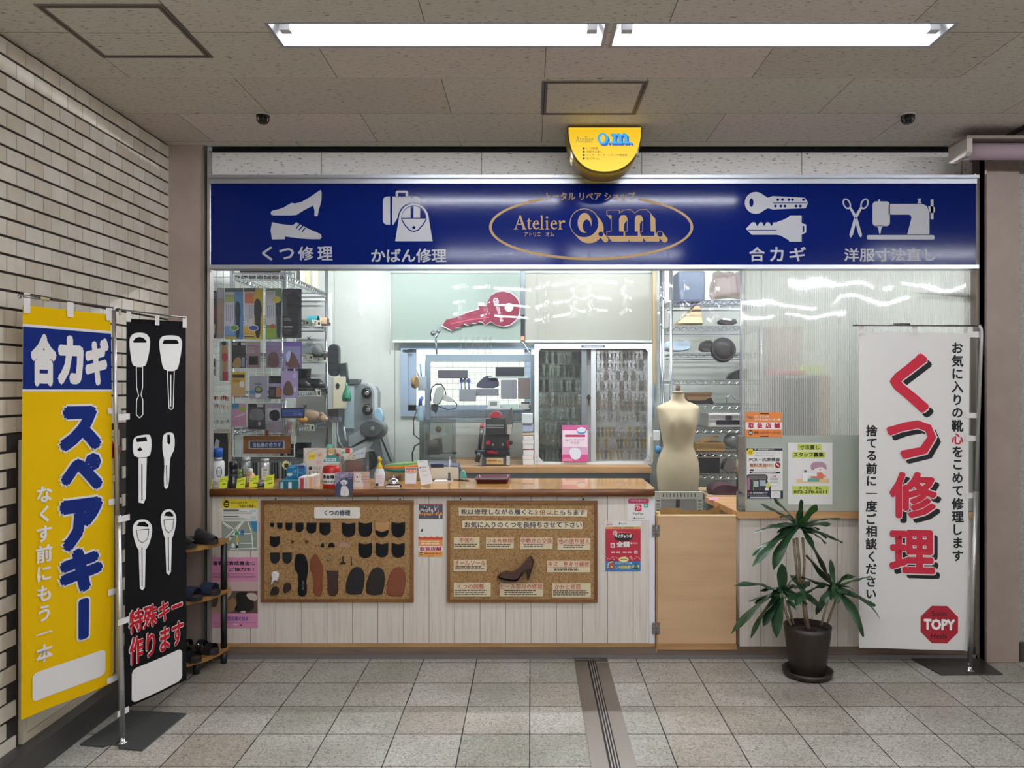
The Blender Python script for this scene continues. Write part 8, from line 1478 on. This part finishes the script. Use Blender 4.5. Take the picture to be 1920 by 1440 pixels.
# ================================================================ right-hand chrome rack
GX0, GX1, GY0, GY1 = W(1258, 0, 6.15).x, W(1389, 0, 6.15).x+.16, 6.15, 6.62; GZ = [EYE-(y-CY)*6.15/F for y in (889, 848, 803, 758, 712, 661, 611, 563)]
shelf_rack('bag_shelf_rack', 'chrome wire shelf rack of bags and boxes behind the dress form', GX0, GX1, GY0, GY1, [.3]+GZ, 2.55)
YGG = GY0+.06
def on(name, label, x0, y0, x1, k, dep, m, cat, bev=.004, Y=None):
    Y = Y or YGG; a, c = W(x0, y0, Y), W(x1, 0, Y); return B(m).box((a.x, Y, GZ[k]+.001), (c.x, Y+dep, a.z), bev=bev).obj(name, None, label, cat)
on('storage_box', 'dark blue-grey box on the top shelf of the bag rack', 1272, 508, 1322, 7, .25, M('#4a5464', .5), 'box', .012)
b = B(clear('pink_bag', '#f0e4de', .16, .06, .25, '#e2d2ca'), True); pillow(b, smooth_pts([(1331, 562), (1333, 530), (1340, 518), (1338, 508), (1352, 514), (1366, 509), (1374, 516), (1386, 507), (1390, 530), (1392, 562), (1372, 558), (1352, 561)], 1), YGG, YGG+.25, .25); b.obj('clear_bag', None, 'clear pinkish plastic bag on the top shelf of the bag rack', 'plastic bag')
b = B(M('#cbb892', .7), True); pillow(b, [(1262, 609.6), (1290, 586), (1303, 571), (1308, 573), (1315, 609.6)], YGG, YGG+.2, .12); b.obj('cloth_bag', None, 'beige triangular cloth bag on the second shelf of the bag rack', 'bag')
b = B(M('#26221e', .4), True); pillow(b, smooth_pts([(1345, 600), (1362, 598), (1372, 603), (1378, 596), (1382, 609.8), (1346, 609.8)], 1), YGG, YGG+.08, .1); b.obj('dark_pump', None, 'dark gold-toed pump on the second shelf of the bag rack', 'footwear')
b = B(M('#a9bcc8', .5), True); pillow(b, smooth_pts([(1243, 658), (1246, 642), (1258, 638), (1272, 642), (1284, 636), (1293, 644), (1293, 657), (1270, 660.5)], 2), YGG, YGG+.2, .15); b.obj('blue_cushion', None, 'pale blue padded pouch on the third shelf of the bag rack', 'pouch')
t = thing('round_bag', 'round black bag tilted forward on the third shelf of the bag rack', 'bag', W(1354, 678, YGG)); mx = Matrix.Rotation(math.radians(78), 3, 'X') @ Matrix.Rotation(math.radians(0), 3, 'Z'); pcn = W(1354, 658, YGG-.03); b = B(M('#0f0f10', .45, 0, 0, .2), True); b.lathe([(.09, .0), (.096, .006), (.096, .05), (.094, .054)], pcn, 28, mx=mx); b.obj('body', t); b = B(M('#1d1a18', .5, 0, 0, .2), True); b.lathe([(.092, .0545), (.082, .050), (.078, .0545), (.03, .0555)], pcn, 28, mx=mx); b.obj('lid', t)
b = B(M('#4a4642', .5), True); pillow(b, smooth_pts([(1310, 660), (1313, 642), (1326, 637), (1336, 641), (1336, 660)], 1), YGG+.08, YGG+.2, .12); b.obj('grey_bag', None, 'grey-brown bag behind the tilted round black bag', 'bag')
b = B(M('#22282c', .5), True); pillow(b, [(1362, 711), (1368, 700), (1388, 692), (1400, 694), (1400, 711.2)], YGG, YGG+.12, .1); b.obj('dark_case', None, 'dark slanting case on the fourth shelf of the bag rack', 'case')
t = thing('brown_bag', 'brown leather bag with a black base beside the neck of the dress form', 'bag', W(1308, 757, YGG)); b = B(M('#8c6c4c', .5), True); pillow(b, [(1280, 736), (1334, 735), (1330, 744), (1318, 751), (1284, 750)], YGG, YGG+.15, .06); b.obj('flap', t); b = B(M('#1d1a18', .5), True); pillow(b, [(1281, 750.4), (1318, 751.6), (1331, 745), (1336, 757), (1281, 757)], YGG+.005, YGG+.15, .04); b.obj('base', t)
b = B(M('#b9bcbe', .3, .4), True); b.tube([W(1362, 757, YGG), W(1364, 744, YGG), W(1372, 740, YGG), W(1378, 748, YGG), W(1388, 752, YGG)], .006, 8); b.obj('chrome_hook', None, 'bent chrome hook at the edge of the bag rack', 'hook')
t = thing('printer', 'white desktop printer with a dark front slot on the bag rack', 'printer', W(1362, 803, YGG)); a, c = W(1329, 775, YGG), W(1398, 0, YGG); B(M('#d0cdc6', .4)).box((a.x, YGG, GZ[2]+.001), (c.x, YGG+.33, a.z), bev=.01).obj('body', t); a, c = W(1343, 788, YGG), W(1396, 796, YGG); B(M('#1e2024', .4)).box((a.x, YGG-.004, c.z), (c.x, YGG-.0005, a.z)).obj('paper_slot', t); a, c = W(1360, 779, YGG), W(1372, 787, YGG); B(M('#3a3d40', .25)).box((a.x, YGG-.004, c.z), (c.x, YGG-.0005, a.z)).obj('screen', t)
on('cardboard_carton', 'brown cardboard carton below the printer on the bag rack', 1306, 831, 1360, 1, .25, CARD, 'box'); b = B(CARD); pillow(b, [(1310, 823), (1346, 817), (1348, 820), (1316, 830)], YGG+.05, YGG+.06, .02, 1); b.obj('folded_card', None, 'folded card sticking up behind the brown carton', 'cardboard')
b = B(clear('white_bag', '#e8eaec', .14, .1, .4, '#d6d9dc'), True); b.ball(W(1374, 826, YGG+.1), .07, (1.1, .9, .9), 16, 10); b.obj('plastic_bag', None, 'white translucent plastic bag right of the brown carton', 'plastic bag')
on('black_box', 'black box on the lowest visible shelf of the bag rack', 1310, 856, 1350, 0, .25, M('#1e2024', .5), 'box'); b = B(M('#a9adb0', .2, .7), True); pillow(b, smooth_pts([(1351, 884), (1354, 868), (1362, 857), (1374, 860), (1380, 884)], 1), YGG, YGG+.12, .12); b.obj('silver_bag', None, 'crinkled silver bag beside the black box on the rack', 'bag')
YLW = 5.6; b = B(M('#4a2a34', .8), True); pillow(b, smooth_pts([(1326, 924.5), (1330, 910), (1350, 904), (1378, 908), (1392, 920), (1392, 924.5)], 1), YLW, YLW+.2, .1); b.obj('maroon_cloth', None, 'folded maroon cloth on the table left of the steel post', 'cloth'); 
zt2 = W(0, 928, YLW).z; t = thing('sewing_table', 'plain sewing table behind the ribbed partition carrying the maroon cloth', 'table', (1.6, 5.7, 0)); B(M('#b59a76', .5)).box((W(1324, 0, YLW).x, YLW-.05, zt2-.04), (2.6, 6.05, zt2-.001)).obj('table_top', t)
for x in (W(1328, 0, YLW).x, 2.5): B(M('#7a7d80', .4, .3)).box((x, YLW, .001), (x+.04, YLW+.04, zt2-.0405)).obj('leg', t)
LP = lambda px, py: (lambda Y: ((px-CX)*Y/F, Y))(F*(EYE-ZL)/(py-CY)); b = B(M('#d48ab0', .6)); b.prism([LP(1328, 938), LP(1332, 933), LP(1348, 933), LP(1346, 938)], ZL+.0006, ZL+.002, plane='xy'); b.obj('pink_paper', None, 'pink paper lying on the wood ledge beside the dress form', 'paper')
t = thing('sewing_machine', 'dark sewing machine shape seen through the ribbed sheet above the orange notice', 'machine', (W(1510, 0, YLW).x, YLW+.2, zt2)); 
b = B(M('#1f2022', .5)); a, c = W(1478, 705, YLW), W(1546, 830, YLW); b.box((a.x, YLW+.1, zt2+.001), (c.x, YLW+.4, a.z), bev=.02); b.obj('body', t); b = B(M('#8a6a4c', .5)); a, c = W(1549, 704, YLW), W(1572, 830, YLW); b.box((a.x, YLW+.15, zt2+.001), (c.x, YLW+.4, a.z)); b.obj('side_box', t)
bxp('folded_goods', 'yellow-green folded goods seen blurred through the ribbed sheet', 1512, 684, 1546, 703, YLW+.12, .2, M('#a9b86a', .7), 'cloth'); bxp('red_goods', 'red folded goods seen blurred through the ribbed sheet', 1452, 694, 1504, 703, YLW+.12, .2, M('#b0605a', .7), 'cloth'); bxp('dark_cabinet', 'tall grey-brown cabinet seen blurred through the ribbed sheet', 1440, 612, 1506, 1085.5, 6.3, .3, M('#8a7a72', .6), 'cabinet')
t = thing('coat_stand', 'thin chrome hanger pole beside the key cabinet and dress form', 'hanger pole', W(1243, 1000, 6.0)); B(CHR, True).tube([W(1243.5, 500, 6.0), Vector((W(1243.5, 0, 6.0).x, 6.0, .02))], .009, 10).obj('pole', t); B(M('#2a2826', .5), True).lathe([(.06, .001), (.06, .015), (.02, .03)], (W(1243.5, 0, 6.0).x, 6.0, 0), 20).obj('foot', t)
for y in (545, 560, 615): b = B(CHR, True); p = W(1243.5, y, 6.0); b.tube([p+Vector((0, -.009, 0)), p+Vector((-.02, -.02, .01)), p+Vector((-.022, -.02, .03))], .005, 6); b.obj('peg', t)
bxp('wall_box', 'small white dispenser left of the dress form', 1226, 808, 1238, 826, 6.1, .06, M('#d5dad6', .4), 'dispenser'); bxp('measuring_stick', 'pale measuring stick standing left of the dress form', 1219.5, 818, 1225.5, 868, 6.15, .01, M('#c2bda8', .5), 'ruler'); b = B(M('#3f7fae', .5), True); b.ball(W(1234, 843, 6.1), .03, (1, .8, 1.1), 12, 8); b.obj('blue_spool', None, 'blue spool hanging left of the dress form waist', 'spool')

# ================================================================ pieces that belong to a part sit under that part
SUB = {'dome': 'button', 'housing': 'window', 'torso': 'hem_band', 'pump': 'nozzle', 'lit_face': 'face_lettering', 'sign_panel': 'shoe_pictogram bag_pictogram key_pictogram sewing_pictogram service_lettering shop_name',
       'cloth': 'lettering emblem key_drawings tab', 'can': 'paper_band print', 'paper_band': 'lettering', 'gate_panel': 'hinge kick_strip top_cap', 'fabric': 'bottom_bar', 'key_shape': 'lettering', 'dust_drum': 'drum_hub', 'switch_box': 'control_plate pointer',
       'front_panel': 'corner_strip', 'reflector': 'tube socket', 'hatch_frame': 'hatch_panel', 'torso ': '', 'base': 'name_plate', 'back_panel': 'hook_rail', 'body': 'screen paper_slot nozzle', 'plate': 'lettering', 'case': 'screen', 'shoe_card': 'print star_burst', 'bottle': 'print label_band', 'carton': 'flap sample_card', 'pot': 'soil', 'base_plate': 'socket'}
base = lambda o: o.name.split('.')[0]
for root in [o for o in bpy.data.objects if o.parent is None and o.type == 'EMPTY']:
    kids = children(root); names = [base(k) for k in kids]
    for k in kids:
        for pn, subs in SUB.items():
            if base(k) in subs.split() and names.count(pn) == 1:
                par = kids[names.index(pn)]
                if par is not k and par.parent == root and not children(k): k.parent = par; break
